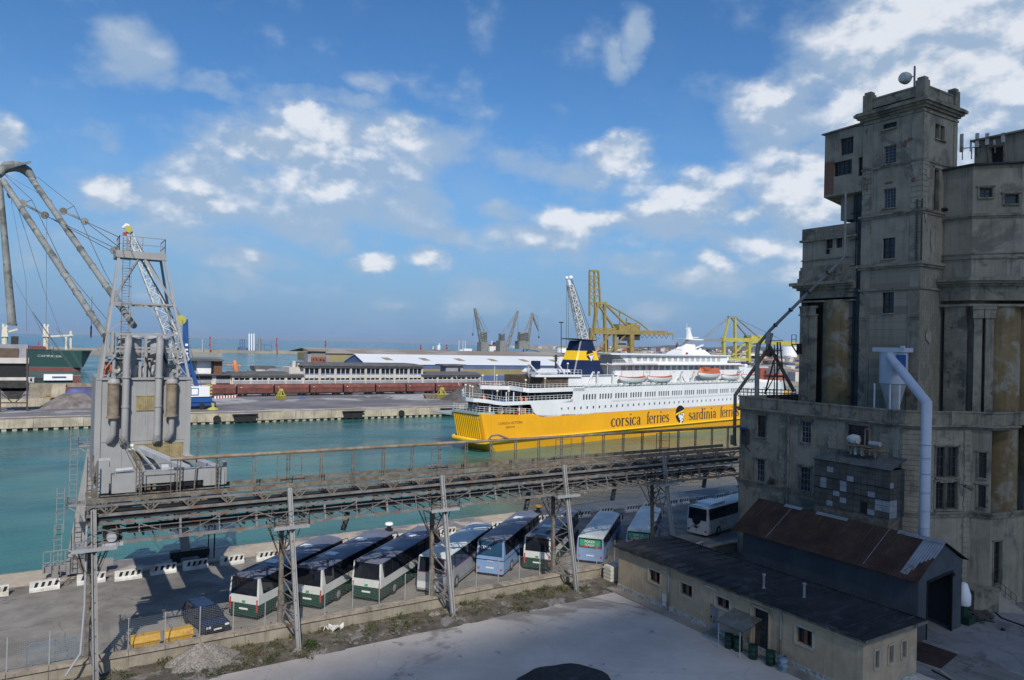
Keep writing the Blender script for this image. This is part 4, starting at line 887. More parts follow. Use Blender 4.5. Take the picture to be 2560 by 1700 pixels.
# ================= old grain silo =================
def window_part(t,o,u,inn,h,d,nx,nz,fr='old_wood',lintel=False,pane='window_dark',sill=True,name='window',surround=None):
    """recessed window in hole h=(x0,x1,z0,z1) of a wall sheet at o along u"""
    o=V(o); u=V(u).normalized(); inn=V(inn); Z=V((0,0,1)); P=lambda x,z,k: o+u*x+Z*z+inn*k
    x0,x1,z0,z1=h; b=MB(); f=.07
    for (a,c) in (((x0+f/2,z0),(x0+f/2,z1)),((x1-f/2,z0),(x1-f/2,z1)),((x0,z0+f/2),(x1,z0+f/2)),((x0,z1-f/2),(x1,z1-f/2))): b.bar(P(a[0],a[1],d*.8),P(c[0],c[1],d*.8),f,f,up=inn)
    for i in range(1,nx): x=x0+(x1-x0)*i/nx; b.bar(P(x,z0,d*.8),P(x,z1,d*.8),.035,.035,up=inn)
    for i in range(1,nz): z=z0+(z1-z0)*i/nz; b.bar(P(x0,z,d*.8),P(x1,z,d*.8),.035,.035,up=inn)
    w=b.build(name,fr,t)
    b=MB(); b.ext([P(x0-.02,z0-.02,d*.93),P(x1+.02,z0-.02,d*.93),P(x1+.02,z1+.02,d*.93),P(x0-.02,z1+.02,d*.93)],inn*.03); b.build('pane',pane,w)
    if sill: b=MB(); b.bar(P(x0-.12,z0-.06,-.05),P(x1+.12,z0-.06,-.05),.12,.22,up=inn); b.build('sill','silo_trim',w)
    if surround:
        b=MB(); s=surround
        b.bar(P(x0-.1,z0,-.02),P(x0-.1,z1+.12,-.02),.14,.07,up=inn); b.bar(P(x1+.1,z0,-.02),P(x1+.1,z1+.12,-.02),.14,.07,up=inn); b.bar(P(x0-.25,z1+.14,-.06),P(x1+.25,z1+.14,-.06),.10,.16,up=inn); b.build('surround','silo_trim',w)
    return w
def band(b,pts,w,z0,z1,close=False):
    """moulding following plan points, sticking out w; pts listed so that outward is to the right of travel"""
    pts=[V((x,y,0)) for x,y in pts]; n=len(pts); out=[]
    for i in range(n):
        d0=(pts[i]-pts[i-1]).normalized() if i>0 else None; d1=(pts[i+1]-pts[i]).normalized() if i<n-1 else None
        n0=V((d0.y,-d0.x,0)) if d0 else None; n1=V((d1.y,-d1.x,0)) if d1 else None
        m=(n0+n1) if n0 and n1 else (n0 or n1); m=m.normalized(); k=1/max(.4,m.dot(n0 or n1)); out.append(pts[i]+m*w*k)
    for i in range(n-1):
        a,c,e,f=pts[i],pts[i+1],out[i+1],out[i]
        b.hexa([p+V((0,0,z0)) for p in (a,c,e,f)],[p+V((0,0,z1)) for p in (a,c,e,f)])
# plan of the lower block, walked so that outward is on the right: from rear-left along the quay side, down the long facade, round the bevel
def silo():
    t=thing('grain_silo','huge decaying grain silo of grey stone with a tall square tower and ochre bins','silo building',(62,40,0))
    FX=57.0
    pl=[(57,48.0),(57,32.6),(58.6,30.8),(62.6,29.3),(63.1,28.1),(67.3,27.5)]
    # outward is -X side when walking from +Y to -Y: right of travel
    H=14.35
    inn=V((1,0,0)); u=V((0,-1,0)); o=V((57,48,0))
    HL=[]; 
    def hole(px0,py0,px1,py1):
        a=ax(px0,py1,FX); c=ax(px1,py0,FX); return (48-a.y,48-c.y,a.z,c.z)
    wins=[(hole(1892,1040,1915,1091),2,4),(hole(2001,1054,2028,1106),3,4),(hole(2118,1066,2170,1112),2,2),(hole(1889,1150,1912,1202),3,4),(hole(1998,1170,2026,1226),3,4)]
    wins.append(((2.2,3.2,3.6,4.9),2,2))
    b=MB(); b.wall(o,u,15.4,6.9,[w[0] for w in wins if w[0][3]<6.9],.24,up=(0,0,1),inn=inn); b.build('ground_floor_wall','silo_plaster',t)
    b=MB(); b.wall(o+V((0,0,6.9)),u,15.4,H-6.9,[(w[0][0],w[0][1],w[0][2]-6.9,w[0][3]-6.9) for w in wins if w[0][3]>6.9],.24,inn=inn); b.build('facade_wall','silo_plaster',t)
    for w,nx,nz in wins: window_part(t,o,u,inn,w,.24,nx,nz,fr='board_light' if nx>2 else 'old_wood',surround=1)
    # bevelled corner walls
    def facet(p,q,z0,z1,holes=(),name='bevel_wall',m='silo_plaster',d=.26,wn=()):
        p=V((*p,0)); q=V((*q,0)); uu=(q-p).normalized(); i2=V((-uu.y,uu.x,0))
        b=MB(); b.wall(p+V((0,0,z0)),uu,(q-p).length,z1-z0,[(h[0],h[1],h[2]-z0,h[3]-z0) for h in holes],d,inn=i2); b.build(name,m,t)
        for h,(nx,nz) in zip(holes,wn): window_part(t,p,uu,i2,h,d,nx,nz,surround=1)
        return p,uu,i2
    facet((57,32.6),(58.6,30.8),0,H)
    facet((58.6,30.8),(62.6,29.3),0,H,holes=((.9,1.75,10.3,12.7),(1.95,2.9,10.3,12.7),(.9,1.75,7.75,9.9),(1.95,2.9,7.75,9.9),(1.3,2.3,10.0,10.02)),wn=((2,3),(2,3),(2,4),(2,4),(1,1)))
    facet((62.6,29.3),(63.1,28.1),0,H,holes=((.45,.95,10.3,12.3),(.45,.95,7.9,9.7)),wn=((1,3),(1,3)))
    facet((63.1,28.1),(67.3,27.5),0,7.3,holes=((.5,1.5,1.8,5.2),),wn=((2,3),))
    facet((67.3,27.5),(68.3,24.5),0,16,m='silo_plaster')
    facet((57.0,48.0),(57.001,48.001),0,1) if False else None
    b=MB(); b.wall((57,60,0),(0,-1,0),.001,1,(),.1,inn=(1,0,0)) if False else None
    b.wall((80,48,0),(-1,0,0),23,H,(),.3,inn=(0,-1,0)); b.build('quay_side_wall','silo_plaster',t)
    # mouldings
    b=MB(); q=[(80,48)]+pl
    band(b,q,.16,7.28,7.42); band(b,q,.24,7.42,7.56); band(b,q,.12,7.1,7.28); b.build('string_course','silo_trim',t)
    b=MB(); band(b,q[:-1]+[(66,27.6)],.26,14.28,14.36); band(b,q[:-1]+[(66,27.6)],.42,14.36,14.5); band(b,q[:-1]+[(66,27.6)],.14,14.15,14.28); b.build('cornice','silo_trim',t)
    b=MB(); 
    ins=[(80,47.9),(57.1,47.9),(57.1,32.65),(58.65,30.95),(62.6,29.45),(63.2,28.3),(67.3,27.7)]
    band(b,ins,.18,14.5,15.45); band(b,ins,.26,15.45,15.58)
    for x,y in ((56.95,47.6),(56.95,43.2),(56.95,38.6),(56.95,33.0),(60.6,30.1)): b.ob((x,y,15.0),(.34,.5,1.1))
    b.build('parapet','silo_trim',t)
    b=MB(); b.add([(57.2,47.8,14.31),(57.2,32.7,14.31),(58.7,31,14.31),(62.7,29.5,14.31),(67.5,27.8,14.31),(85,27.8,14.31),(85,47.8,14.31)],[(0,1,2,3,4,5,6)]); b.build('terrace','soot',t)
    # quoins
    for (y,w) in ((43.0,.75),(38.0,.75),(33.3,.9),(47.55,.7)):
        b=MB()
        for k in range(34):
            z=.15+k*.41
            ww=w*(1 if k%2 else .8); b.box(56.93,57.0,y-ww/2,y+ww/2,z,z+.36); b.box(56.97,57.0,y-w/3,y+w/3,z,z+.45)
        b.build('quoin','silo_plaster',t)
    p=V((58.6,30.8,0)); uu=(V((62.6,29.3,0))-p).normalized(); nn=V((uu.y,-uu.x,0))
    for dd in (.35,3.75):
        b=MB()
        for k in range(34):
            z=.15+k*.41
            b.ob(p+uu*dd+nn*.012+V((0,0,z+.25)),(.4,.03,.5),math.atan2(uu.y,uu.x)); c=p+uu*dd+nn*.035+V((0,0,z+.18)); b.ob(c,(.62 if k%2 else .5,.07,.36),math.atan2(uu.y,uu.x))
        b.build('quoin','silo_plaster',t)
    p=V((57,32.6,0)); uu=(V((58.6,30.8,0))-p).normalized(); nn=V((uu.y,-uu.x,0)); b=MB()
    for k in range(34):
        z=.15+k*.41
        b.ob(p+uu*1.2+nn*.012+V((0,0,z+.25)),(1.2,.03,.5),math.atan2(uu.y,uu.x)); b.ob(p+uu*1.2+nn*.035+V((0,0,z+.18)),(1.5 if k%2 else 1.3,.07,.36),math.atan2(uu.y,uu.x))
    b.build('quoin','silo_plaster',t)
    for y in (42.3,):
        b=MB(); b.tube((56.85,y,2.0),(56.85,y,14.0),.085,8); 
        for z in (4,7,10,13): b.tube((56.85,y,z),(56.85,y,z+.08),.12,8)
        b.build('drain_pipe','silo_trim',t)
    b=MB(); b.tube((56.82,34.5,7.8),(56.82,34.5,14.0),.08,8); b.build('drain_pipe','silo_trim',t)
    # ---- tower ----
    tx0,tx1,ty0,ty1=61.2,66.7,33.0,38.35
    TX=61.2
    def hX(px0,py0,px1,py1,X,Y1):
        a=ax(px0,py1,X); c=ax(px1,py0,X); return (max(.2,Y1-a.y),Y1-c.y,min(a.z,c.z),max(a.z,c.z))
    th=[hX(2208,303,2242,325,TX,ty1),hX(2209,360,2241,412,TX,ty1),hX(2208,468,2240,522,TX,ty1),hX(2206,593,2238,648,TX,ty1),hX(2205,730,2235,783,TX,ty1)]
    o=V((tx0,ty1,14.2)); u=V((0,-1,0)); z2=22.6; z3=27.9; z4=42.0
    sh=lambda h,z: (h[0],h[1],h[2]-z,h[3]-z)
    b=MB(); b.wall((tx0,ty1,14.2),u,ty1-ty0,27.4-14.2,[sh(h,14.2) for h in th if h[3]<27.4],.22,inn=(1,0,0)); b.build('tower_base_wall','silo_ashlar',t)
    b=MB(); b.wall((tx0,ty1,27.4),u,ty1-ty0,z4-27.4,[sh(h,27.4) for h in th if h[3]>27.4],.22,inn=(1,0,0))
    rt=[(1.9,2.6,38.6,39.9),(2.75,3.45,38.6,39.9),(1.9,2.7,32.4,36.0)]
    b.wall((tx0,ty0,27.4),(1,0,0),tx1-tx0,z4-27.4,[sh(h,27.4) for h in rt],.4,inn=(0,1,0)); b.wall((tx1,ty0,27.4),(0,1,0),ty1-ty0,z4-27.4,(),.3,inn=(-1,0,0)); b.wall((tx1,ty1,20),(-1,0,0),tx1-tx0,z4-20,(),.3,inn=(0,-1,0))
    b.build('tower_wall','silo_plaster',t)
    b=MB(); b.wall((tx0,ty0,14.2),(1,0,0),tx1-tx0,13.2,(),.3,inn=(0,1,0)); b.build('tower_base_wall','silo_ashlar',t)
    for h,(nx,nz) in zip(th,((3,2),(3,6),(4,6),(2,3),(2,3))): window_part(t,(tx0,ty1,0),u,(1,0,0),h,.22,nx,nz,fr='zinc' if nz==6 else 'black')
    for h,(nx,nz) in zip(rt,((2,2),(2,2),(1,3))): window_part(t,(tx0,ty0,0),(1,0,0),(0,1,0),h,.4,nx,nz)
    ring=[(tx1,ty1),(tx0,ty1),(tx0,ty0),(tx1,ty0),(tx1,ty1)]
    ring=[(tx0+2,ty1),(tx0,ty1),(tx0,ty0),(tx1,ty0),(tx1,ty1)]
    def bnd(z0,z1,w,name='tower_string_course'): b=MB(); band(b,ring,w,z0,z1); b.build(name,'silo_trim',t)
    for (z0,z1,w) in ((25.6,25.78,.12),(27.5,27.7,.18),(27.7,27.95,.30),(32.0,32.2,.10),(32.2,32.36,.2),(36.45,36.6,.08),(40.6,40.8,.10)): bnd(z0,z1,w)
    b=MB(); band(b,ring,.22,40.95,41.15); band(b,ring,.42,41.15,41.35); band(b,ring,.62,41.35,41.6); band(b,ring,.5,41.6,41.72); b.build('tower_cornice','silo_trim',t)
    b=MB(); r2=[(x+(.05 if x<64 else -.05),y+(.05 if y<36 else -.05)) for x,y in ring]; band(b,r2,.02,41.72,42.75); band(b,r2,.10,42.75,42.9)
    b.box(tx0,tx0+.2,ty0,ty1,41.7,42.9); b.box(tx0,tx1,ty0,ty0+.2,41.7,42.9); b.box(tx1-.2,tx1,ty0,ty1,41.7,42.9)
    for x,y in ((tx0+.25,ty0+.25),(tx0+.2,ty1-.4),(tx1-.3,ty0+.25)): b.prism([(x-.4,y-.4),(x+.4,y-.4),(x+.4,y+.4),(x-.4,y+.4)],41.7,43.3); b.ob((x,y,43.42),(.62,.62,.26))
    b.build('tower_parapet','silo_trim',t)
    b=MB(); b.add([(tx0,ty0,41.9),(tx1,ty0,41.9),(tx1,ty1,41.9),(tx0,ty1,41.9)],[(0,1,2,3)]); b.build('tower_roof','soot',t)
    for (ya,yb) in ((ty1-.95,ty1-.02),(ty0+.02,ty0+.95)):
        b=MB(); k=0; z=32.5
        while z<36.3: b.box(tx0-.05,tx0,ya,yb-(.12 if k%2 else 0),z,z+.4); z+=.46; k+=1
        b.box(tx0-.05,tx0,ya,yb,28.0,31.9); b.box(tx0-.05,tx0,ya,yb,36.65,40.55)
        b.box(tx0-.02,tx0,ya+.1,yb-.1,14.3,40.5); b.build('tower_pilaster','silo_plaster',t); b=MB(); b.box(tx0-.06,tx0-.021,ya,yb,14.3,23.0); b.box(tx0-.1,tx0,ya-.05,yb+.05,23.0,23.12); b.box(tx0-.06,tx0,ya,yb,23.3,25.5); b.box(tx0-.1,tx0-.021,ya-.05,yb+.05,23.2,23.3); b.build('tower_pilaster','silo_trim',t)
    b=MB(); b.box(tx0,tx0+.4,ty0-.02,ty0,27.9,40.5); k=0; z=32.5
    while z<36.3: b.box(tx0,tx0+.95-(.12 if k%2 else 0),ty0-.05,ty0,z,z+.4); z+=.46; k+=1
    b.box(tx0,tx0+.5,ty0-.05,ty0,36.65,40.55); b.build('tower_pilaster','silo_plaster',t); b=MB(); b.box(tx1-.6,tx1,ty0-.05,ty0,36.65,40.55); b.build('tower_pilaster','silo_plaster',t); b=MB(); b.box(tx0+1.7,tx0+1.8,ty0-.06,ty0,32.4,36.3); b.box(tx0+1.7,tx0+3.8,ty0-.06,ty0,36.1,36.25); b.box(tx0+3.7,tx0+3.8,ty0-.06,ty0,32.4,36.3)
    b.build('panel_moulding','silo_plaster',t)
    b=MB()
    for yy in (ty0+.35,ty0-.1): b.tube((tx0-.06,yy,27.9),(tx0-.06,yy,33.2),.05,6)
    for k in range(22): b.bar((tx0-.1,ty0+.1,28+.24*k),(tx0-.1,ty0+.5,28+.24*k),.03)
    b.build('wall_ladder','old_wood',t)
    # stair landing strip between tower and right block
    b=MB(); b.box(66.7,69.5,33.1,34.6,31.4,31.65); b.bar((64.3,32.8,32.7),(69.0,32.8,30.9),.5,.15); b.build('sloping_duct','soot',t)
    # ---- hanging conveyor house left of the tower ----
    hx0=61.25; ya,yb=ty1,42.25
    hs_=[hX(2100,340,2134,390,hx0,yb),hX(2083,397,2130,443,hx0,yb),(3.42,3.86,36.1,37.9)]
    b=MB(); b.wall((hx0,yb,34.75),(0,-1,0),yb-ya,6.0,[(max(.3,h[0]),min(3.88,h[1]),h[2]-34.75,h[3]-34.75) for h in hs_[:2]]+[(3.42,3.86,1.4,3.1)],.3,inn=(1,0,0)); b.wall((66,yb,34.75),(-1,0,0),4.75,6,(),.2,inn=(0,-1,0))
    b.add([(hx0,yb,34.75),(hx0,ya,34.75),(66,ya,34.0),(66,yb,34.0)],[(0,1,2,3)]); b.box(hx0+.9,66,ya,yb-1.2,32.5,34.6)
    b.build('hanging_house','silo_plaster',t)
    b=MB(); b.hexa([(hx0-.2,yb+.25,40.72),(hx0-.2,ya,40.85),(66,ya,40.85),(66,yb+.25,40.72)],[(hx0-.2,yb+.25,40.84),(hx0-.2,ya,40.97),(66,ya,40.97),(66,yb+.25,40.84)]); b.build('hanging_house_roof','silo_trim',t)
    for h in hs_[:2]: window_part(t,(hx0,yb,0),(0,-1,0),(1,0,0),(max(.3,h[0]),min(3.88,h[1]),h[2],h[3]),.3,4,4,sill=False)
    window_part(t,(hx0,yb,0),(0,-1,0),(1,0,0),(3.42,3.86,36.15,37.85),.3,1,3,sill=False)
    b=MB(); b.box(hx0-.02,hx0,yb-1.0,yb-.02,35.0,38.1); b.build('brick_patch','silo_brick',t)
    # ---- left block with bins ----
    lx=61.6; ya,yb=38.9,44.7
    b=MB(); lw=[hX(2065,590,2082,622,lx,yb),hX(2090,588,2106,620,lx,yb),(2.5,2.95,29.4,29.85)]
    b.wall((lx,yb,27.2),(0,-1,0),yb-ya,32.0-27.2,[sh(h,27.2) for h in lw],.3,inn=(1,0,0)); b.wall((80,yb,14.2),(-1,0,0),18.4,32.0-14.2,(),.3,inn=(0,-1,0)); b.add([(lx,yb,31.9),(lx,ya,31.9),(75,ya,31.9),(75,yb,31.9)],[(0,1,2,3)])
    b.build('left_block_wall','silo_plaster',t)
    for h in lw: window_part(t,(lx,yb,0),(0,-1,0),(1,0,0),h,.3,2,3,sill=False)
    lr=[(75,yb),(lx,yb),(lx,ya)]
    b=MB(); band(b,lr,.05,31.0,32.05); band(b,lr,.22,30.75,30.95); band(b,lr,.1,28.9,29.0); band(b,lr,.12,28.0,28.3); band(b,lr,.2,27.2,28.0); b.build('left_block_moulding','silo_trim',t)
    b=MB(); band(b,lr,.35,26.0,26.25); band(b,lr,.62,26.25,26.45); band(b,lr,.85,26.45,26.75); band(b,lr,.3,26.75,27.2); band(b,lr,.12,25.2,26.0); band(b,lr,.18,24.85,25.0); b.build('left_block_cornice','silo_trim',t)
    b=MB()
    for (a,c,dx) in ((yb-.95,yb,.0),(yb-1.75,yb-1.0,-.08)):
        b.box(lx-.15+dx*0,lx+.1,a,c,14.2,24.3); b.box(lx-.28,lx+.1,a-.06,c+.06,24.3,24.5); b.box(lx-.22,lx+.1,a,c,23.7,24.3); b.box(lx-.3,lx+.1,a-.08,c+.08,23.55,23.7)
    b.build('left_block_pilaster','silo_trim',t)
    b=MB(); b.lathe([(1.95,14.2),(1.95,25.0)],(lx+1.55,yb-3.7,0),28); b.build('storage_bin','silo_ochre',t,True)
    b=MB(); b.box(lx+.9,lx+3,ya,yb,14.2,24.9); b.build('bin_backing','soot',t)
    b=MB(); b.box(61.9,63,38.36,39.6,14.2,35.2); b.box(61.5,61.9,38.4,38.9,14.2,34.4); b.build('elevator_shaft','dark_pipe',t)
    b=MB()
    for k in range(8): b.box(61.42,61.5,38.36,39.6,16+2.4*k,16.08+2.4*k)
    b.bar((61.44,39.0,15),(61.44,39.0,34),.06); b.build('shaft_bands','black',t)
    b=MB(); b.wall((lx+.5,ya+.6,24),(0,-1,0),.7,9.8,(),.2,inn=(1,0,0)); b.build('shaft_wall','silo_plaster',t)
    # ---- right block ----
    rx=64.6; RP=[(rx,33.0),(rx,29.8),(66.4,27.8),(70.5,27.4),(74,27.2)]
    RP=[(64.6,33.0),(64.6,30.6),(66.9,27.9),(74,27.0)]
    def rf(i,z0,z1,m,holes=(),wn=(),name='right_block_wall'): facet(RP[i],RP[i+1],z0,z1,holes,name,m,.35,wn)
    h0=ay(0,0,33)
    rf(0,26.6,36.0,'silo_plaster'); rf(1,26.6,36.0,'silo_plaster',((.5,1.4,33.3,34.1),(2.3,3.3,32.7,33.5)),((2,2),(1,1))); rf(2,26.6,36.0,'silo_plaster',((2.0,3.4,29.5,31.6),),((2,3),))
    b=MB(); band(b,RP,.1,31.6,31.75); band(b,RP,.22,31.75,31.95); band(b,RP,.10,28.6,28.7); band(b,RP,.12,28.2,28.35); b.build('right_block_string','silo_trim',t)
    b=MB(); band(b,RP,.35,36.0,36.14); b.add([(64.4,33.2,36.13),(64.4,30.5,36.13),(66.8,27.7,36.13),(76,26.7,36.13),(76,40,36.13),(66,40,36.13)],[(0,1,2,3,4,5)]); b.wall((74,27,14.2),(0,1,0),12,22,(),.3,inn=(-1,0,0)); b.wall((76,27.2,36),(0,1,0),5.9,3.5,(),.3,inn=(-1,0,0)); b.build('right_block_roof','soot',t)
    b=MB(); band(b,RP,.45,25.9,26.1); band(b,RP,.75,26.1,26.3); band(b,RP,.95,26.3,26.6); band(b,RP,.25,24.7,25.9); band(b,RP,.35,24.2,24.4); b.build('right_block_cornice','silo_trim',t)
    b=MB()
    d=(V((66.9,27.9,0))-V((64.6,30.6,0))).normalized(); nn=V((d.y,-d.x,0))
    for s in (.5,1.35): c=V((64.6,30.6,0))+d*s; ang=math.atan2(d.y,d.x); b.ob(c+V((0,0,18.7))+nn*.12,(.6,.35,9.0),ang); b.ob(c+V((0,0,23.55))+nn*.16,(.8,.5,.7),ang); b.ob(c+V((0,0,24.05))+nn*.16,(.9,.6,.25),ang)
    b.box(64.45,64.8,30.9,32.6,14.2,24.2); b.build('right_block_pilaster','silo_trim',t)
    for cx,cy,r in ((67.2,29.6,1.55),(70.0,28.9,1.55),(73,28.3,1.5)):
        b=MB(); b.lathe([(r,0),(r,24.4)],(cx,cy,0),30); b.build('storage_bin','silo_ochre',t,True)
    b=MB(); b.box(65.2,75,30,33,14.2,26); b.box(69,75,28.2,30,0,15); b.build('bin_backing','silo_plaster',t)
    # penthouse on right block
    q=[(70.0,34.5),(70.0,31.4),(80,29.0)]
    facet((70.0,33.1),(70.0,27.9),36.1,39.5,((1.35,2.35,36.9,38.6),),'penthouse_wall','silo_plaster',.3,((2,2),))
    facet((70.0,27.9),(76,27.2),36.1,39.5,(),'penthouse_wall','silo_plaster')
    b=MB(); b.hexa([(69.7,33.3,39.5),(69.7,27.6,39.5),(76.2,26.8,39.6),(76.2,33.3,39.6)],[(69.7,33.3,39.66),(69.7,27.6,39.66),(76.2,26.8,39.76),(76.2,33.3,39.76)]); b.build('penthouse_roof','silo_trim',t)
    # debris stair, landing
    b=MB(); q=[(60.6,28.0),(62.7,27.2),(63.4,28.2),(62.9,29.0),(61.0,29.6)]; b.prism(q,0,1.72); b.prism([(61.9+(x-61.9)*1.03,28.4+(y-28.4)*1.03) for x,y in q],1.722,1.8); b.build('landing','silo_trim',t)
    b=MB()
    for k in range(8): c=V((62.85,27.35,0))+V((.76,-.65,0))*(.25*k+.125)+V((.65,.76,0))*.62; b.ob((c.x,c.y,(1.58-.2*k)/2),(.25,1.3,1.58-.2*k),math.atan2(-.65,.76))
    b.build('steps','strip_concrete',t)
    b=MB(); rail(b,[(63.6,28.3,1.75),(65.1,27.0,.1)],.9,.5,.02); b.build('stair_rail','old_wood',t)
silo()
def patches():
    # bare brick and pale patches where the render has come off: thin ragged plates on the tower and facade
    t=bpy.data.objects['grain_silo']; rr=random.Random(3)
    def rag(c,u,w,h,m,nm,n=14):
        c=V(c); u=V(u); P=[]
        for i in range(n): a=2*PI*i/n; k=rr.uniform(.6,1.1); P.append(c+u*(w*k*cos(a))+V((0,0,h*k*sin(a))))
        o=u.cross(V((0,0,1))).normalized()*.012
        b=MB(); b.ext([p+o*.2 for p in P],o); b.build(nm,m,t)
    X=61.2
    for px,py,w,h,m in ((2262,358,.22,.3,'silo_brick'),(2276,348,.3,.14,'silo_brick'),(2222,457,.4,.12,'silo_brick'),(2284,448,.18,.25,'silo_brick'),(2166,330,.1,.3,'silo_brick'),(2168,470,.1,.35,'silo_brick'),(2160,445,.25,.12,'silo_brick'),(2240,340,.5,.25,'pale_render'),(2250,560,.5,.8,'pale_render'),(2190,640,.25,.3,'pale_render'),(2230,655,.5,.18,'pale_render'),(2290,430,.25,.9,'pale_render')):
        p=ax(px,py,X-.055 if px<2175 or px>2260 else X-.004); rag(p,(0,-1,0),w,h,m,'bare_patch')
    for px,py,w,h,m in ((2315,520,.16,1.6,'pale_render'),(2330,600,.25,1.0,'pale_render'),(2320,430,.3,.5,'pale_render'),(2322,840,.5,.7,'pale_render')):
        p=ay(px,py,32.94); rag(p,(1,0,0),w,h,m,'bare_patch')
    for px,py,w,h,m in ((2380,830,.35,.9,'silo_brick'),(2400,1000,.4,.6,'silo_brick'),(2415,900,.25,1.4,'silo_brick')):
        p=ay(px,py,29.0); 
    for px,py,w,h in ((1900,1100,.7,.12),(2016,1115,.8,.14),(1900,1225,.5,.2),(1960,1150,.5,.5),(2080,1130,.6,.4),(1870,1290,.3,.7),(1950,1340,.6,.4)):
        p=ax(px,py,56.992); rag(p,(0,-1,0),w,h,'pale_render','bare_patch')
patches()
# ---- things fixed on and around the silo ----
def dish():
    t=thing('satellite_dish','drum shaped satellite dish on a mast at the top of the tower','antenna',(62.6,34.6,41.9))
    b=MB(); b.bar((62.6,34.6,41.9),(62.6,34.6,45.2),.12); 
    for k in range(6): b.bar((62.5,34.5,42.2+.45*k),(62.7,34.7,42.45+.45*k),.05)
    b.build('mast','grey_steel',t)
    b=MB(); c=V((62.4,35.35,44.35)); b.lathe([(.02,-.42),(.34,-.38),(.47,-.22),(.51,-.08),(.51,.28),(.45,.3)],c,20,axis='X'); b.build('dish','dirty_white',t,True)
    b=MB(); b.bar((62.6,34.6,44.3),(62.4,35.2,44.35),.08); b.build('bracket','grey_steel',t)
    t2=thing('satellite_dish','white satellite dish facing away behind the tower corner post','antenna',(62.7,34.1,43))
    b=MB(); b.lathe([(.05,-.15),(.3,-.08),(.5,.15),(.52,.2)],(62.9,34.2,43.3),20,axis='X'); b.build('dish','white',t2,True); b=MB(); b.bar((63.0,34.2,42),(63.0,34.2,43.3),.1); b.build('mast','grey_steel',t2)
dish()
for i,(px,py,py2,lb) in enumerate(((2404,335,380,'leftmost'),(2427,350,378,'short, second from the left'),(2443,333,368,'third from the left'),(2468,333,362,'fourth from the left'),(2486,350,362,'shortest, fifth from the left'),(2508,332,356,'rightmost'))):
    t=thing('panel_antenna','panel antenna on the rooftop edge right of the tower, '+lb,'antenna',tuple(ax(px,py2,69.8)),group='panel antennas right of the tower')
    a=ax(px,py,69.8); c=ax(px,py2,69.8); b=MB(); w=.28 if i not in (1,4) else .12; b.ob((a+c)/2,(.14,w,abs(a.z-c.z))); b.build('panel','dirty_white',t)
    b=MB(); b.bar(c+V((.15,0,.4)),c+V((.15,0,-.7)),.07); 
    if i<3: b.bar(c+V((.15,0,.35)),ax(2443,362,69.8)+V((.15,-.3,-.2)),.07)
    b.build('bracket','grey_steel',t)
def cyclone():
    t=thing('dust_cyclone','white dust collector with a cone bottom and blue side panel, on the silo terrace','dust collector',(59.7,34.6,14.3))
    X=59.6; c=ax(2228,960,X); cy=c.y
    b=MB(); b.lathe([(1.08,17.55),(1.08,20.1),(1.12,20.12),(1.12,20.2)],(X+.3,cy,0),24); b.build('drum','duct_white',t,True)
    b=MB(); b.lathe([(.3,14.6),(.34,14.9),(1.0,17.5),(1.08,17.55)],(X+.3,cy,0),24); b.build('cone','crane_light',t,True)
    b=MB(); b.ob((X+.2,cy+.05,20.4),(1.8,2.5,.36)); b.ob((X-.6,cy-1.25,20.62),(.25,.28,.24)); b.ob((X+.1,cy+1.35,20.35),(.3,.25,.22)); b.build('top_box','duct_white',t)
    b=MB(); b.ob((X-.35,cy-1.0,19.3),(1.0,.25,1.4)); b.build('blue_panel','blue_paint',t)
    b=MB()
    for dy in (1.0,-.35,-1.15): b.bar((X-.75,cy+dy,14.35),(X-.75,cy+dy,17.5),.09)
    b.build('support_frame','white',t)
    p=[ax(x,y,58.4) for x,y in ((2230,890),(2255,930),(2318,1012))]; p2=ax(2318,1012,56.2); p3=ax(2318,1012,56.2)
    t2=thing('exhaust_duct','fat white duct running from the dust collector down the facade into the rusty shed','duct',(56.2,30,3))
    e=ax(2317,1010,56.0); f=ax(2307,1338,56.0)
    a0=V((59.0,cy-.1,19.9)); 
    b=MB(); b.path([a0,ax(2252,925,58.0),V((e.x,e.y,e.z+.1)),V((e.x,e.y,f.z))],[.30,.37,.38,.37],18); b.build('pipe','duct_white',t2,True)
    z=e.z-.5
    for z in (13.2,12.2,11.0,9.6,8.2,6.9,5.9,5.2): 
        b=MB(); b.lathe([(.41,z),(.41,z+.05)],(e.x,e.y,0),18); b.build('pipe_band','crane_light',t2,True)
cyclone()
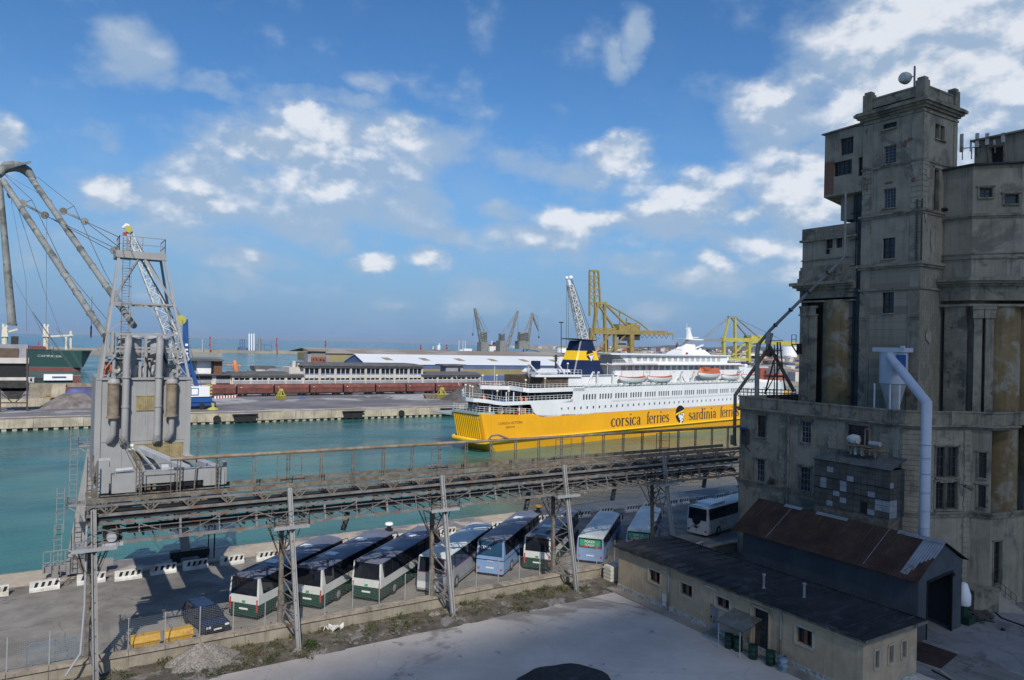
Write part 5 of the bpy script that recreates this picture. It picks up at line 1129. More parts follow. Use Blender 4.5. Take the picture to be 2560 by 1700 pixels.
def spout():
    # inclined grain pipe from the tower to the terrace corner, with its timber trestle
    t=thing('grain_spout','long slanting grain pipe from the silo tower to the terrace corner','pipe',(60,44,20))
    X=60.8
    P=lambda x,y: ax(x,y,X)
    top=P(2114,480)
    b=MB(); b.path([P(2114,480),P(2112,630),P(2109,645),P(1925,826),P(1897,860)],[.10,.10,.14,.16,.18],10); b.build('pipe','grey_steel',t,True)
    b=MB(); b.path([P(1897,858),P(1893,880),P(1892,1000)],.24,10); b.build('pipe','grey_steel',t,True)
    b=MB(); b.path([P(1922,850),P(1918,875),P(1838,988),P(1836,1100),P(1838,1115)],.19,10); b.ob(P(1833,1100),(.4,.45,1.0)); b.build('branch_pipe','rusty_pipe',t,True)
    b=MB(); b.bar(P(1926,832),P(1919,860),.45); b.build('hopper_head','crane_grey',t)
    for k in (.2,.45,.7,.92):
        q=P(2110,642).lerp(P(1925,826),k); d=(P(1925,826)-P(2110,642)).normalized(); b=MB(); b.tube(q-d*.06,q+d*.06,.235,10); b.build('pipe_flange','black',t)
    t=thing('trestle_tower','rusty iron trestle with a landing standing on the silo terrace corner','trestle',(60.5,46,14.3))
    b=MB(); a=P(1922,862); 
    b.bar(a,P(1985,978),.26); b.bar(P(1944,855),P(1942,1000),.12); b.bar(P(1950,855),P(1962,975),.10); b.bar(P(1935,900),P(1912,985),.12); b.bar(P(1936,862),P(1936,990),.07)
    for y in (852,876,908,942,975): b.bar(P(1926,y),P(1956,y),.08)
    b.bar(P(1912,940),P(1958,940),.14); b.bar(P(1912,908),P(1955,908),.12); b.bar(P(1912,985),P(1955,908),.08); b.bar(P(1925,875),P(1920,890),.5)
    b.bar(P(1957,940),P(1965,975),.08); b.build('trestle','old_wood',t)
    b=MB()
    for y in (976,984,993): b.bar(P(1845,y-4),P(1990,y),.09)
    for i in range(16): x=1850+9.3*i; b.bar(P(x,972),P(x,1000),.05)
    b.build('terrace_rail','black',t)
    t=thing('bracket_platform','small rusty iron balcony on the left side of the silo, above the terrace','platform',tuple(P(1990,865)))
    b=MB(); rail(b,[P(1990,860),P(1979,860)],.9,.5,.03); b.bar(P(1979,861),P(1998,861),.1); b.bar(P(1979,862),P(1996,888),.1); b.ob(P(1998,872),(.3,.4,1.0)); b.build('frame','black',t)
spout()
def encl():
    t=thing('glazed_booth','patched glass and sheet metal booth hung on the silo facade','booth',(56,38,7))
    x0,x1=54.9,56.95; ya=ax(2225,1215,54.9).y; yb=ax(2035,1170,54.9).y; z0=ax(2034,1256,54.9).z; z1=ax(2036,1146,54.9).z
    nx,nz=11,8; dy=(yb-ya)/nx; dz=(z1-z0)/nz
    b=MB(); b.box(x0+.04,x1,ya+.03,yb-.03,z0,z1); b.build('core','black',t)
    lightp={(2,1),(1,3),(1,4),(4,3),(4,4),(5,2),(3,5),(4,6),(2,7),(8,4),(9,5),(9,6),(8,7),(10,5),(10,6)}
    b=MB(); bl=MB()
    for i in range(nx):
        for j in range(nz):
            pale=(i,nz-1-j) in lightp; q=MB() if pale else b
            if i==7 and j<2: continue
            q.box(x0+random.uniform(-.01,.02),x0+.04,yb-dy*(i+1)+.015,yb-dy*i-.015,z0+dz*j+.015,z0+dz*(j+1)-.015)
            if pale: q.build('pale_pane','board_light',t)
    for i in range(4):
        for j in range(nz):
            pale=(i<2 and j<3) or (i==0 and j==5); q=MB() if pale else b
            q.box(x0+.05+.5*i,x0+.52+.5*i,ya,ya+.03,z0+dz*j+.015,z0+dz*(j+1)-.015)
            if pale: q.build('pale_pane','board_light',t)
    b.build('dark_panels','board_grey',t)
    b=MB()
    for k in range(1,6): 
        if k in(3,5): b.box(x0-.03,x0,ya,yb,z0+dz*k-.03,z0+dz*k+.03)
    b.build('rails','black',t)
    b=MB(); n=30
    for i in range(n):
        y=ya-.1+(yb-ya+.2)*i/n; w=(yb-ya+.2)/n; b.hexa([(x0-.1,y,z1+.0),(x0-.1,y+w*.5,z1),(x1,y+w*.5,z1+.75),(x1,y,z1+.75)],[(x0-.1,y,z1+.08),(x0-.1,y+w*.5,z1+.08),(x1,y+w*.5,z1+.83),(x1,y,z1+.83)])
    b.box(x0-.1,x1,ya-.1,yb+.1,z1-.02,z1+.0); b.hexa([(x0-.1,ya-.1,z1-.02),(x0-.1,yb+.1,z1-.02),(x1,yb+.1,z1+.7),(x1,ya-.1,z1+.7)],[(x0-.1,ya-.1,z1+.03),(x0-.1,yb+.1,z1+.03),(x1,yb+.1,z1+.78),(x1,ya-.1,z1+.78)])
    b.build('roof','old_zinc',t)
    b=MB(); b.box(x0+.1,x1,ya+.1,yb-.05,z0-1.05,z0-.02); b.build('base','rust_steel',t)
    t=thing('roof_machine','small white and rusty motor unit on a frame above the glazed booth','machine',(55.6,36,z1))
    c=ax(2145,1110,55.8); b=MB()
    b.lathe([(.1,-.55),(.36,-.5),(.42,0),(.25,.4),(.1,.45)],c+V((0,.45,.35)),14,axis='Y'); b.build('fan_housing','dirty_white',t,True)
    b=MB(); b.ob(c+V((0,-.2,-.1)),(.7,1.9,.12)); b.ob(c+V((0,.6,-.3)),(.5,.6,.3)); b.bar(c+V((0,-.6,-.1)),c+V((0,-.6,1.3)),.10); b.bar(c+V((0,-1.0,.4)),c+V((0,-1.0,1.3)),.10); b.bar(c+V((0,-.6,1.3)),c+V((0,-1.0,1.3)),.10); b.ob(c+V((.1,-.9,-.3)),(.8,2.2,.1))
    for dy in (.5,-.6,-1.6): b.bar(c+V((-.2,dy,-.9)),c+V((-.2,dy,-.2)),.1)
    b.build('frame','rusty_pipe',t)
    b=MB(); b.tube(c+V((0,-1.0,.2)),c+V((0,-1.9,.2)),.2,10); b.tube(c+V((0,.2,-.9)),c+V((0,.2,-.2)),.14,8); b.tube(c+V((0,-.4,-.9)),c+V((0,-.4,-.2)),.14,8); b.build('motor','crane_light',t,True)
encl()
def bits():
    t=thing('wall_box','small dark metal cabinet and pipe bundle on the left corner of the silo facade','cabinet',(56.7,47.2,11.5))
    b=MB(); b.ob((56.75,47.1,11.6),(.4,.7,1.3)); b.ob((56.7,47.2,12.35),(.5,.8,.1)); b.bar((56.6,47.0,10.8),(56.9,46.6,10.3),.1); b.build('cabinet','soot',t); b=MB(); b.ob((56.6,47.2,12.5),(.3,.7,.14)); b.build('cover','blue_paint',t)
    t=thing('dry_bush','small dead bush growing out of the silo ledge','bush',(56.7,43.9,7.7))
    b=MB()
    for k in range(160): c=V((56.72+random.gauss(0,.12),43.9+random.gauss(0,.2),7.85+random.gauss(0,.18))); d=V((random.gauss(0,1),random.gauss(0,1),random.gauss(0,1))).normalized()*.09; e=d.orthogonal().normalized()*.05; b.add([c-d,c+e,c+d,c-e],[(0,1,2,3)])
    b.build('foliage','old_wood',t,fixn=False)
    t=thing('floodlight','rusty floodlight on the outside corner of the silo, right of the white duct','lamp',(61.9,29.3,9.6))
    c=V((61.3,29.2,9.7)); b=MB(); b.tube(c,c+V((.45,-.35,-.2)),.14,8,.2); b.bar(c,c+V((.1,.6,.1)),.06); b.build('lamp_head','rust_steel',t)
    t=thing('satellite_bracket','pale horn box on an iron arm left of the glazed booth','horn',(56.7,38.9,5.9))
    b=MB(); b.bar((56.9,39.3,5.3),(56.6,39.3,6.3),.08); b.bar((56.6,40.0,5.9),(56.6,38.8,6.0),.07); b.build('bracket','old_wood',t); b=MB(); b.ob((56.5,38.8,6.15),(.4,.45,.4)); b.build('horn','zinc',t)
bits()
# ================= low plastered annex =================
mat('annex_trim',(.50,.44,.34),.9,.12,2)
def annex():
    t=thing('low_building','long low tan plastered building with a flat black bitumen roof in the foreground','building',(42.5,35,0))
    X=39.85; Y0,Y1=24.3,45.8; Hh=3.38
    P=lambda y0,y1,z0,z1: (Y1-y1,Y1-y0,z0,z1)
    hs_=[P(40.9,42.15,1.75,2.65),P(37.55,38.75,1.75,2.6),P(34.1,35.3,1.95,2.65),P(27.6,28.75,1.75,2.75),P(35.1,35.9,.02,1.9),P(30.85,32.05,.02,2.85)]
    b=MB(); b.wall((X,Y1,0),(0,-1,0),Y1-Y0,Hh,hs_,.28,inn=(1,0,0))
    es=[(1.15,1.55,1.55,2.55),(2.6,3.05,1.55,2.55),(4.0,4.45,1.55,2.55)]
    b.wall((X,Y0,0),(1,0,0),5.7,Hh,es,.25,inn=(0,1,0)); b.wall((X+5.7,Y0,0),(0,1,0),Y1-Y0,Hh,(),.2,inn=(-1,0,0)); b.wall((X+5.7,Y1,0),(-1,0,0),5.7,Hh,(),.2,inn=(0,-1,0))
    b.build('wall','annex_plaster',t)
    def annwin(o,u,inn,h,nx,shutter):
        w=window_part(t,o,u,inn,h,.28,nx,1,fr='old_wood',sill=False)
        o=V(o);u=V(u);inn=V(inn); b=MB(); x0,x1,z0,z1=h; Pp=lambda x,z: o+u*x+V((0,0,z))-inn*.03
        for a,c in (((x0-.07,z0-.07),(x1+.07,z0-.07)),((x0-.07,z1+.07),(x1+.07,z1+.07)),((x0-.07,z0),(x0-.07,z1)),((x1+.07,z0),(x1+.07,z1))): b.bar(Pp(*a),Pp(*c),.13,.07,up=inn)
        b.build('surround','annex_trim',w)
        if shutter: b=MB(); m=(x0+x1)/2; b.ext([o+u*(m-.08)+V((0,0,z0))+inn*.1,o+u*(m+.14)+V((0,0,z0))+inn*.1,o+u*(m+.14)+V((0,0,z1))+inn*.1,o+u*(m-.08)+V((0,0,z1))+inn*.1],inn*.06); b.build('shutter','wood',w)
    for h in hs_[:4]: annwin((X,Y1,0),(0,-1,0),(1,0,0),h,2,1)
    for h in es: annwin((X,Y0,0),(1,0,0),(0,1,0),h,1,0)
    b=MB(); b.box(X+.12,X+.18,35.1,35.9,.02,1.9); d=b.build('door','zinc',t,label='pale grey metal door'); b=MB(); b.box(X+.06,X+.12,35.78,35.84,.9,1.05); b.build('handle','black',d)
    b=MB(); b.box(X+.18,X+.24,30.85,32.05,.02,2.15)
    for k in range(6): b.bar((X+.17,30.95+.2*k,.1),(X+.17,30.95+.2*k,2.1),.03)
    d=b.build('door','old_wood',t,label='tall dark wooden double door'); b=MB(); b.box(X+.2,X+.24,30.85,32.05,2.2,2.85); b.build('fanlight','window_dark',d)
    b=MB(); b.bar((X-.04,32.2,0),(X-.04,32.2,3.0),.2,.1); b.bar((X-.04,30.72,0),(X-.04,30.72,3.0),.2,.1); b.bar((X-.04,30.6,3.0),(X-.04,32.3,3.0),.2,.12); b.build('door_surround','annex_plaster',d)
    b=MB(); b.box(X-.09,X,Y0,35.0,0,.42); b.box(X-.09,X,36.0,Y1,0,.42); b.box(X-.06,X+5.7,Y0-.06,Y0,0,.3); b.build('stone_plinth','rubble_stone',t)
    b=MB(); b.box(X-.36,X+6.05,Y0-.36,Y1+.36,Hh,Hh+.16); b.box(X-.42,X+6.1,Y0-.42,Y0-.36,Hh+.02,Hh+.2); b.build('eaves','concrete_edge',t)
    b=MB(); n=30; m=10; 
    for i in range(n+1):
        for j in range(m+1): b.v.append(V((X-.38+6.46*j/m,Y0-.38+(Y1-Y0+.76)*i/n,Hh+.165+.10*sin(PI*j/m)+random.uniform(0,.02))))
    for i in range(n):
        for j in range(m): k=i*(m+1)+j; b.f.append((k,k+1,k+m+2,k+m+1)); b.mi.append(0)
    b.box(X+6.02,X+6.12,Y0-.38,Y1+.38,Hh+.16,Hh+.27); b.box(X-.4,X-.34,Y0-.38,Y1+.38,Hh+.16,Hh+.22)
    b.build('roof','bitumen',t)
    for k in range(21): yy=Y0+.3+k*1.02; b=MB(); b.box(X-.3,X+5.95,yy,yy+.06,Hh+.2,Hh+.285); b.build('felt_lap','bitumen',t)
    for (px,py0,py1) in ((1909,1435,1470),(2010,1456,1494)):
        p=gz(px,py1,Hh+.25); b=MB(); b.tube((p.x,p.y,Hh+.2),(p.x,p.y,Hh+1.15),.085,10); b.lathe([(.14,Hh+1.15),(.13,Hh+1.22),(.05,Hh+1.26)],(p.x,p.y,0),10); b.lathe([(.2,Hh+.2),(.1,Hh+.3)],(p.x,p.y,0),10); b.build('vent_pipe','zinc',t,True)
    for y in (39.9,29.85):
        b=MB(); b.tube((X-.08,y,1.5),(X-.08,y,Hh),.06,8); b.build('downpipe','crane_grey',t); b=MB(); b.tube((X-.08,y,0),(X-.08,y,1.5),.075,8); b.build('downpipe','rusty_pipe',t,label='rusty lower length of the downpipe')
    b=MB(); b.ob((X-.1,40.25,.95),(.22,.4,.5)); b.ob((X-.1,40.3,.5),(.12,.3,.3)); b.build('meter_box','dirty_white',t)
    b=MB(); b.box(X-.12,X-.02,35.2,36.5,3.05,3.12); b.build('strip_lamp','dirty_white',t)
    b=MB()
    for y in (44.0,42.9,36.9,33.1,26.7): b.box(X-.012,X,y,y+.05,.42,Hh-.25)
    b.box(X-.012,X,Y0,Y1,2.98,3.04); b.build('plaster_fillets','annex_plaster',t)
    # corrugated canopy on two posts
    cn=MB(); n=24; y0,y1=31.35,33.7
    for i in range(n):
        y=y0+(y1-y0)*i/n; w=(y1-y0)/n; cn.hexa([(37.9,y,1.75),(37.9,y+w*.55,1.79),(X,y+w*.55,2.25),(X,y,2.21)],[(37.9,y,1.79),(37.9,y+w*.55,1.83),(X,y+w*.55,2.29),(X,y,2.25)])
    cn.hexa([(37.9,y0,1.74),(37.9,y1,1.74),(X,y1,2.2),(X,y0,2.2)],[(37.9,y0,1.77),(37.9,y1,1.77),(X,y1,2.23),(X,y0,2.23)])
    c=cn.build('canopy','old_zinc',t)
    for y in (31.6,33.4): b=MB(); b.tube((38.0,y,0),(38.0,y,1.76),.035,6); b.build('post','crane_light',c)
annex()
def drum(x,y,m,lb):
    t=thing('oil_drum',lb,'drum',(x,y,0),group='drums by the low building')
    b=MB(); b.lathe([(.29,.01),(.29,.28),(.305,.3),(.305,.33),(.29,.35),(.29,.58),(.305,.6),(.305,.63),(.29,.65),(.29,.88),(.30,.9),(.27,.9),(.26,.86)],(x,y,0),20); b.build('barrel',m,t,True)
    b=MB(); b.lathe([(.04,.86),(.04,.9)],(x+.15,y,0),8); b.build('bung','black',t)
for a in ((38.7,33.1,'drum_green','dark green drum in the shade under the canopy'),(38.85,32.45,'drum_green','second dark green drum, pushed deeper under the canopy'),(38.75,31.15,'drum_green','green drum standing left of the tall wooden door'),(38.95,29.95,'drum_green','green drum right of the tall wooden door'),(38.95,29.0,'drum_blue','pale blue grey drum at the end of the row')): drum(*a)
for (x,y,lb) in ((40.45,47.35,'square off-white plastic tank at the wall end, the nearer one'),(41.6,47.6,'off-white plastic tank against the corner of the low building')):
    t=thing('water_tank',lb,'tank',(x,y,0),group='plastic tanks at the wall end')
    b=MB(); b.prism([(x-.5,y-.45),(x-.42,y-.52),(x+.42,y-.52),(x+.5,y-.45),(x+.5,y+.45),(x-.5,y+.45)],.12,1.35); b.ob((x,y,1.39),(.9,.9,.08)); b.build('tank','cream',t)
    b=MB()
    for k in range(4): b.bar((x-.52,y-.54,.25+.3*k),(x+.52,y-.54,.25+.3*k),.025); b.bar((x-.52,y-.54,.25+.3*k),(x-.52,y+.5,.25+.3*k),.025)
    b.box(x-.5,x+.5,y-.5,y+.5,0,.12); b.build('cage','dirty_white',t)
# ================= rusty corrugated shed =================
def shed():
    t=thing('iron_shed','corrugated iron shed with a steep rust brown roof and open doorway, against the silo','shed',(54,35,0))
    Y0,Y1=27.2,42.4; xl,xr,xm=51.1,56.85,54.0; ze,zr,zm=4.55,5.05,6.65
    b=MB(); n=int((Y1-Y0)/.11)
    for i in range(n): y=Y0+(Y1-Y0)*i/n; w=(Y1-Y0)/n; b.add([(xl,y,0),(xl-.035,y+w/2,0),(xl,y+w,0),(xl,y,4.75),(xl-.035,y+w/2,4.75),(xl,y+w,4.75)],[(0,1,4,3),(1,2,5,4)])
    b.box(xl+.02,xl+.06,Y0,Y1,0,4.75); b.build('long_wall','blue_sheet',t)
    b=MB()
    def top(x): return 4.5+(zm-4.5)*(x-xl)/(xm-xl) if x<xm else zr-.05+(zm-zr+.05)*(xr-x)/(xr-xm)
    x=xl; dw=(52.15,55.35,4.15)
    while x<xr-.01:
        x2=min(xr,x+.11); z0=dw[2]+ (.15*(x-52.1)/3.2) if dw[0]<x<dw[1] else 0; mx=(x+x2)/2
        b.add([(x,Y0,z0),(mx,Y0-.035,z0),(x2,Y0,z0),(x,Y0,top(x)),(mx,Y0-.035,top(mx)),(x2,Y0,top(x2))],[(0,1,4,3),(1,2,5,4)]); x=x2
    b.build('end_wall','blue_sheet',t)
    b=MB(); b.box(xl,xr,Y1-.05,Y1,0,4.9); b.ext([(xl,Y1,4.7),(xr,Y1,4.7),(xm,Y1,6.5)],(0,-.05,0)); b.box(xr-.05,xr,Y0,Y1,0,4.9); b.build('back_wall','blue_sheet',t)
    b=MB(); b.bar((55.4,Y0-.08,0),(55.4,Y0-.08,4.4),.09); b.bar((52.1,Y0-.08,4.1),(55.5,Y0-.08,4.35),.12); b.ob((55.55,Y0-.1,4.1),(.25,.15,.2)); b.bar((52.1,Y0-.05,0),(52.1,Y0-.05,4.1),.08); b.build('door_frame','black',t)
    # roof in strips of sheet: mostly rusted, a few still zinc
    rust=MB(); zn=MB(); n=88; yA,yB=Y0-.3,Y1+.75; w=(yB-yA)/n
    def slope(mb,y,wd,za,xa,xb,zb,t_=.03,j=0):
        mb.hexa([(xa,y,za),(xa,y+wd*.5,za+.045),(xb,y+wd*.5,zb+.045),(xb,y,zb)],[(xa,y,za+t_),(xa,y+wd*.5,za+.045+t_),(xb,y+wd*.5,zb+.045+t_),(xb,y,zb+t_)])
        mb.hexa([(xa,y+wd*.5,za+.045),(xa,y+wd,za),(xb,y+wd,zb),(xb,y+wd*.5,zb+.045)],[(xa,y+wd*.5,za+.045+t_),(xa,y+wd,za+t_),(xb,y+wd,zb+t_),(xb,y+wd*.5,zb+.045+t_)])
    el=50.35; zel=4.30
    for i in range(n):
        y=yA+w*i; Z=lambda x: zel+(zm-zel)*(x-el)/(xm-el)
        if 3<=i<=7:
            cut=el+.3+(0.0 if i>4 else (5-i)*.55)+random.uniform(0,.25); slope(rust,y,w,Z(el),el,cut,Z(cut)); slope(zn,y,w,Z(cut)+.004,cut,xm,zm+.004)
        elif i<3: cut=xm-1.5-.2*i; slope(rust,y,w,Z(el),el,cut,Z(cut)); slope(zn,y,w,Z(cut)+.004,cut,xm,zm+.004)
        else: slope(rust,y,w,Z(el),el,xm,zm)
        xe=57.5 if y<31.5 else 56.97; ze_=zm-(zm-4.95)*(xe-xm)/(57.3-xm); slope(rust,y,w,zm,xm,xe,ze_)
    rust.build('rusty_roof','rust_sheet',t); zn.build('bare_roof_sheets','zinc',t)
    for (a,c) in ((27,30.3),(34.4,37.2),(38.6,40.3)):
        b=MB(); b.hexa([(xm-.3,a,zm-.08),(xm+.25,a,zm-.06),(xm+.25,c,zm-.06),(xm-.3,c,zm-.08)],[(xm-.02,a,zm+.11),(xm+.02,a,zm+.11),(xm+.02,c,zm+.11),(xm-.02,c,zm+.11)]); b.build('ridge_cap','zinc',t,label='pale unrusted ridge sheet')
    rr=random.Random(4)
    for k,(y,l0) in enumerate(((41.9,.5),(39.55,.98),(39.4,.6),(36.5,.35),(34.1,.4),(32.2,.5),(31.0,.95),(30.0,.6),(38.0,.25),(41.0,.3))):
        x1_=xm-.05; x0_=xm-3.6*l0; Zf=lambda x: zel+(zm-zel)*(x-el)/(xm-el)+.079; b=MB(); b.bar((x0_,y,Zf(x0_)),(x1_,y,Zf(x1_)),.015+.03*(l0>.9),.006); b.build('worn_seam','old_zinc' if l0<.9 else 'zinc',t)
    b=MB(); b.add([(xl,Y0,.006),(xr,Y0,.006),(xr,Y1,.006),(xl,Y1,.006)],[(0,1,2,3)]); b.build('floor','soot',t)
shed()
def yardstuff():
    t=thing('white_hopper','white plastic hopper bag on a stand beside the shed corner','hopper',(57.9,27.4,0))
    b=MB(); b.lathe([(.42,1.3),(.5,1.4),(.5,2.1),(.25,2.9),(.1,3.0)],(58.1,27.6,0),14); b.build('hopper','white',t,True); b=MB(); b.lathe([(.3,.3),(.3,1.3)],(58.1,27.6,0),10); b.ob((58.0,27.4,.35),(1.0,1.0,.5)); b.build('stand','drum_green',t)
    p=gz(2440,1545,0); t=thing('scrap_pile','small heap of dark scrap and planks beside the shed','scrap',(p.x,p.y,0)); b=MB(); rr=random.Random(5)
    for k in range(40): b.ob((p.x+rr.gauss(0,.8),p.y+rr.gauss(0,.45),.1+.3*rr.random()),(rr.uniform(.2,1.2),rr.uniform(.1,.4),.08),rr.uniform(0,3),tilt=rr.uniform(-.3,.3))
    b.build('scrap','old_wood',t)
    b=MB(); p0=gz(2300,1640,0); 
    def strip(pts,w,m,nm,z=.012):
        b=MB()
        for a,c in zip(pts,pts[1:]): a=gz(*a,0);c=gz(*c,0); d=(c-a).normalized(); n_=V((-d.y,d.x,0))*w/2; b.hexa([a-n_,c-n_,c+n_,a+n_],[q+V((0,0,z)) for q in (a-n_,c-n_,c+n_,a+n_)])
        return b.build(nm,m,kind='structure')
    b=MB(); q=[gz(x,y,0) for x,y in ((2290,1600),(2395,1637),(2352,1672),(2290,1652))]; b.ext([(v_.x,v_.y,.004) for v_ in q],(0,0,.02)); b.build('ground_rust_patch','rust_sheet',kind='structure')
    b=MB(); q=[gz(x,y,0) for x,y in ((2400,1636),(2560,1690),(2560,1760),(2340,1690),(2355,1672))]; b.ext([(v_.x,v_.y,.004) for v_ in q],(0,0,.025)); b.build('ground_slab','asphalt',kind='structure')
    strip([(2290,1594),(2396,1634),(2570,1694)],.18,'strip_concrete','kerb',.05); strip([(2290,1655),(2350,1677),(2420,1730)],.22,'strip_concrete','kerb',.06)
    for k,pts in enumerate((((2470,1515),(2505,1545),(2580,1572)),((2330,1675),(2400,1712)))):
        b=MB(); P=[gz(*q,.06) for q in pts]; b.path(P,.05,6); b.build('hose','black',smooth=True,label=('black hose running over the yard below the silo steps','black hose by the rusty floor plate')[k],cat='hose')
    for k,(px,py,s,lb) in enumerate(((2508,1577,.16,'black lump of rubber on the yard below the silo steps'),(2483,1516,.16,'round dark lid lying below the silo steps'),(2468,1554,.14,'small dark stone near the scrap pile'))):
        p=gz(px,py,0); b=MB(); b.ell((p.x,p.y,s*.5),(s,s,s*.7),8,6,jit=.2); b.build('lump','black',label=lb,cat='debris')
    t=thing('pipe_rack','rusty low rack of pipes between the silo wall and the shed','rack',(54.6,46,0))
    b=MB(); 
    for k in range(4): b.tube((53.0+.1*k,44.0,.25+.12*k),(53.6+.1*k,47.2,.25+.12*k),.06,6)
    b.bar((53,44.5,0),(53,44.5,.9),.08); b.bar((53.6,46.8,0),(53.6,46.8,.9),.08); b.bar((53,44.5,.9),(53.6,46.8,.9),.09); b.build('rack','rusty_pipe',t)
yardstuff()
# ================= added unseen blocker, shaped so its shadow lies over the yard and the silo =================

def sun_blocker():
    t1=1/math.tan(SUN_EL); Hc=520; su=V((SDIR.x,SDIR.y,0)).normalized()*t1
    pts=[(-110,-45),(-110,44.2),(-40,44.2),(20,44.5),(38,45.2),(46,46.5),(50,56),(55,72),(60,95),(72,108),(110,112),(150,112),(150,-45)]  # wanted shadow outline on the ground, leaving coaches and ferry in sun
    b=MB(); P=[]
    for i in range(len(pts)):
        a=V((*pts[i],0)); c=V((*pts[(i+1)%len(pts)],0)); n=max(1,int((c-a).length/6))
        for k in range(n): q=a.lerp(c,k/n); P.append(q+V((random.uniform(-1,1),random.uniform(-.6,.6),0)))
    c0=V((20,10,0)); N_=len(P); lv=[(.86,Hc+60),(.97,Hc+30),(1.0,Hc),(.93,Hc-16),(.7,Hc-22)]
    for k,z in lv:
        for q in P: r=c0+(q-c0)*k; zz=z+random.uniform(-6,6)*(k<1); b.v.append(V((r.x,r.y,zz))+su*zz)
    b.f=[(j*N_+i,j*N_+(i+1)%N_,(j+1)*N_+(i+1)%N_,(j+1)*N_+i) for j in range(4) for i in range(N_)]+[tuple(range(N_)),tuple(range(4*N_,5*N_))[::-1]]; b.mi=[0]*len(b.f)
    b.build('sun_blocker','sun_blocker_white',kind='structure')
def sun_blocker_mat():
    m=bpy.data.materials.new('sun_blocker_white'); m.use_nodes=True; t=m.node_tree; t.nodes.remove(t.nodes['Principled BSDF']); o=t.nodes['Material Output']
    d=N(t,'ShaderNodeBsdfDiffuse'); d.inputs[0].default_value=(.9,.9,.9,1); tl=N(t,'ShaderNodeBsdfTranslucent'); tl.inputs[0].default_value=(.95,.95,.95,1); tr=N(t,'ShaderNodeBsdfTransparent')
    a=N(t,'ShaderNodeMixShader'); a.inputs[0].default_value=.65; t.links.new(d.outputs[0],a.inputs[1]); t.links.new(tl.outputs[0],a.inputs[2])
    c=N(t,'ShaderNodeMixShader'); c.inputs[0].default_value=.31; t.links.new(a.outputs[0],c.inputs[1]); t.links.new(tr.outputs[0],c.inputs[2]); t.links.new(c.outputs[0],o.inputs[0]); MC['sun_blocker_white']=m  # partly see-through: sets how deep the added shade is
sun_blocker_mat()
sun_blocker()

def patch():
    p=gz(1420,1716,0); rr_=(gz(1545,1716,0)-gz(1295,1716,0)).length/2; b=MB(); n=36; P=[]
    for i in range(n): a=2*PI*i/n; k=1+.05*sin(3*a)+.03*sin(8*a+1); P.append((p.x+rr_*cos(a)*k,p.y+rr_*sin(a)*k,.02))
    b.add([(p.x,p.y,.03)]+P+[(x,y,-.02) for x,y,z in P],[(0,i+1,(i+1)%n+1) for i in range(n)]+[(i+1,i+1+n,(i+1)%n+1+n,(i+1)%n+1) for i in range(n)])
    b.build('tar_patch','bitumen',smooth=True,label='flat dark round patch of tar on the yard at the bottom edge of the photo',cat='tar patch')
patch()

# ================= the ferry =================
GL={ # glyph strokes (x,y,halfwidth), x-height = 1
}
def arc(cx,cy,rx,ry,a0,a1,n,wmin,wmax):
    return [(cx+rx*cos(R(a0+(a1-a0)*i/n)),cy+ry*sin(R(a0+(a1-a0)*i/n)),wmin+(wmax-wmin)*abs(cos(R(a0+(a1-a0)*i/n)))**1.3) for i in range(n+1)]
GL['o']=([arc(.34,.5,.27,.47,0,360,20,.035,.09)],.74)
GL['c']=([arc(.34,.5,.27,.47,48,318,16,.035,.09),[(.50,.82,.07),(.56,.80,.07)]],.66)
GL['e']=([arc(.34,.5,.27,.47,5,318,18,.035,.09),[(.1,.55,.03),(.60,.55,.03)]],.70)
GL['i']=([[(.2,0,.085),(.2,.98,.085)],[(.04,.02,.025),(.36,.02,.025)],[(.06,.93,.03),(.2,.96,.03)],[(.2,1.28,.09),(.2,1.44,.09)]],.42)
GL['r']=([[(.2,0,.085),(.2,.98,.085)],[(.04,.02,.025),(.40,.02,.025)],[(.06,.93,.03),(.2,.96,.03)],[(.2,.62,.03),(.3,.84,.04),(.42,.93,.05),(.52,.88,.07)]],.58)
GL['n']=([[(.2,0,.085),(.2,.98,.085)],[(.04,.02,.025),(.36,.02,.025)],[(.06,.93,.03),(.2,.96,.03)],[(.2,.72,.03),(.34,.9,.04),(.48,.93,.05),(.58,.84,.07),(.62,.68,.085),(.62,0,.085)],[(.46,.02,.025),(.78,.02,.025)]],.84)
GL['f']=([[(.22,0,.085),(.22,1.2,.085),(.27,1.4,.07),(.38,1.5,.05),(.5,1.45,.06)],[(.04,.02,.025),(.42,.02,.025)],[(.04,.95,.03),(.44,.95,.03)]],.46)
GL['s']=([[(.52,.72,.03),(.50,.90,.035),(.34,.96,.045),(.18,.90,.06),(.14,.74,.085),(.22,.60,.09),(.36,.50,.09),(.50,.40,.09),(.55,.26,.085),(.48,.09,.05),(.32,.03,.04),(.15,.09,.035),(.10,.26,.03)]],.64)
GL['a']=([[(.12,.74,.06),(.16,.88,.05),(.32,.96,.04),(.44,.9,.06),(.49,.76,.085),(.49,.14,.085),(.56,.03,.04),(.66,.05,.03)],arc(.30,.28,.2,.25,0,360,14,.03,.07)],.68)
GL['d']=([arc(.32,.48,.25,.46,0,360,20,.035,.085),[(.57,0,.085),(.57,1.48,.085)],[(.42,1.44,.03),(.57,1.46,.03)],[(.57,.02,.025),(.72,.02,.025)]],.80)
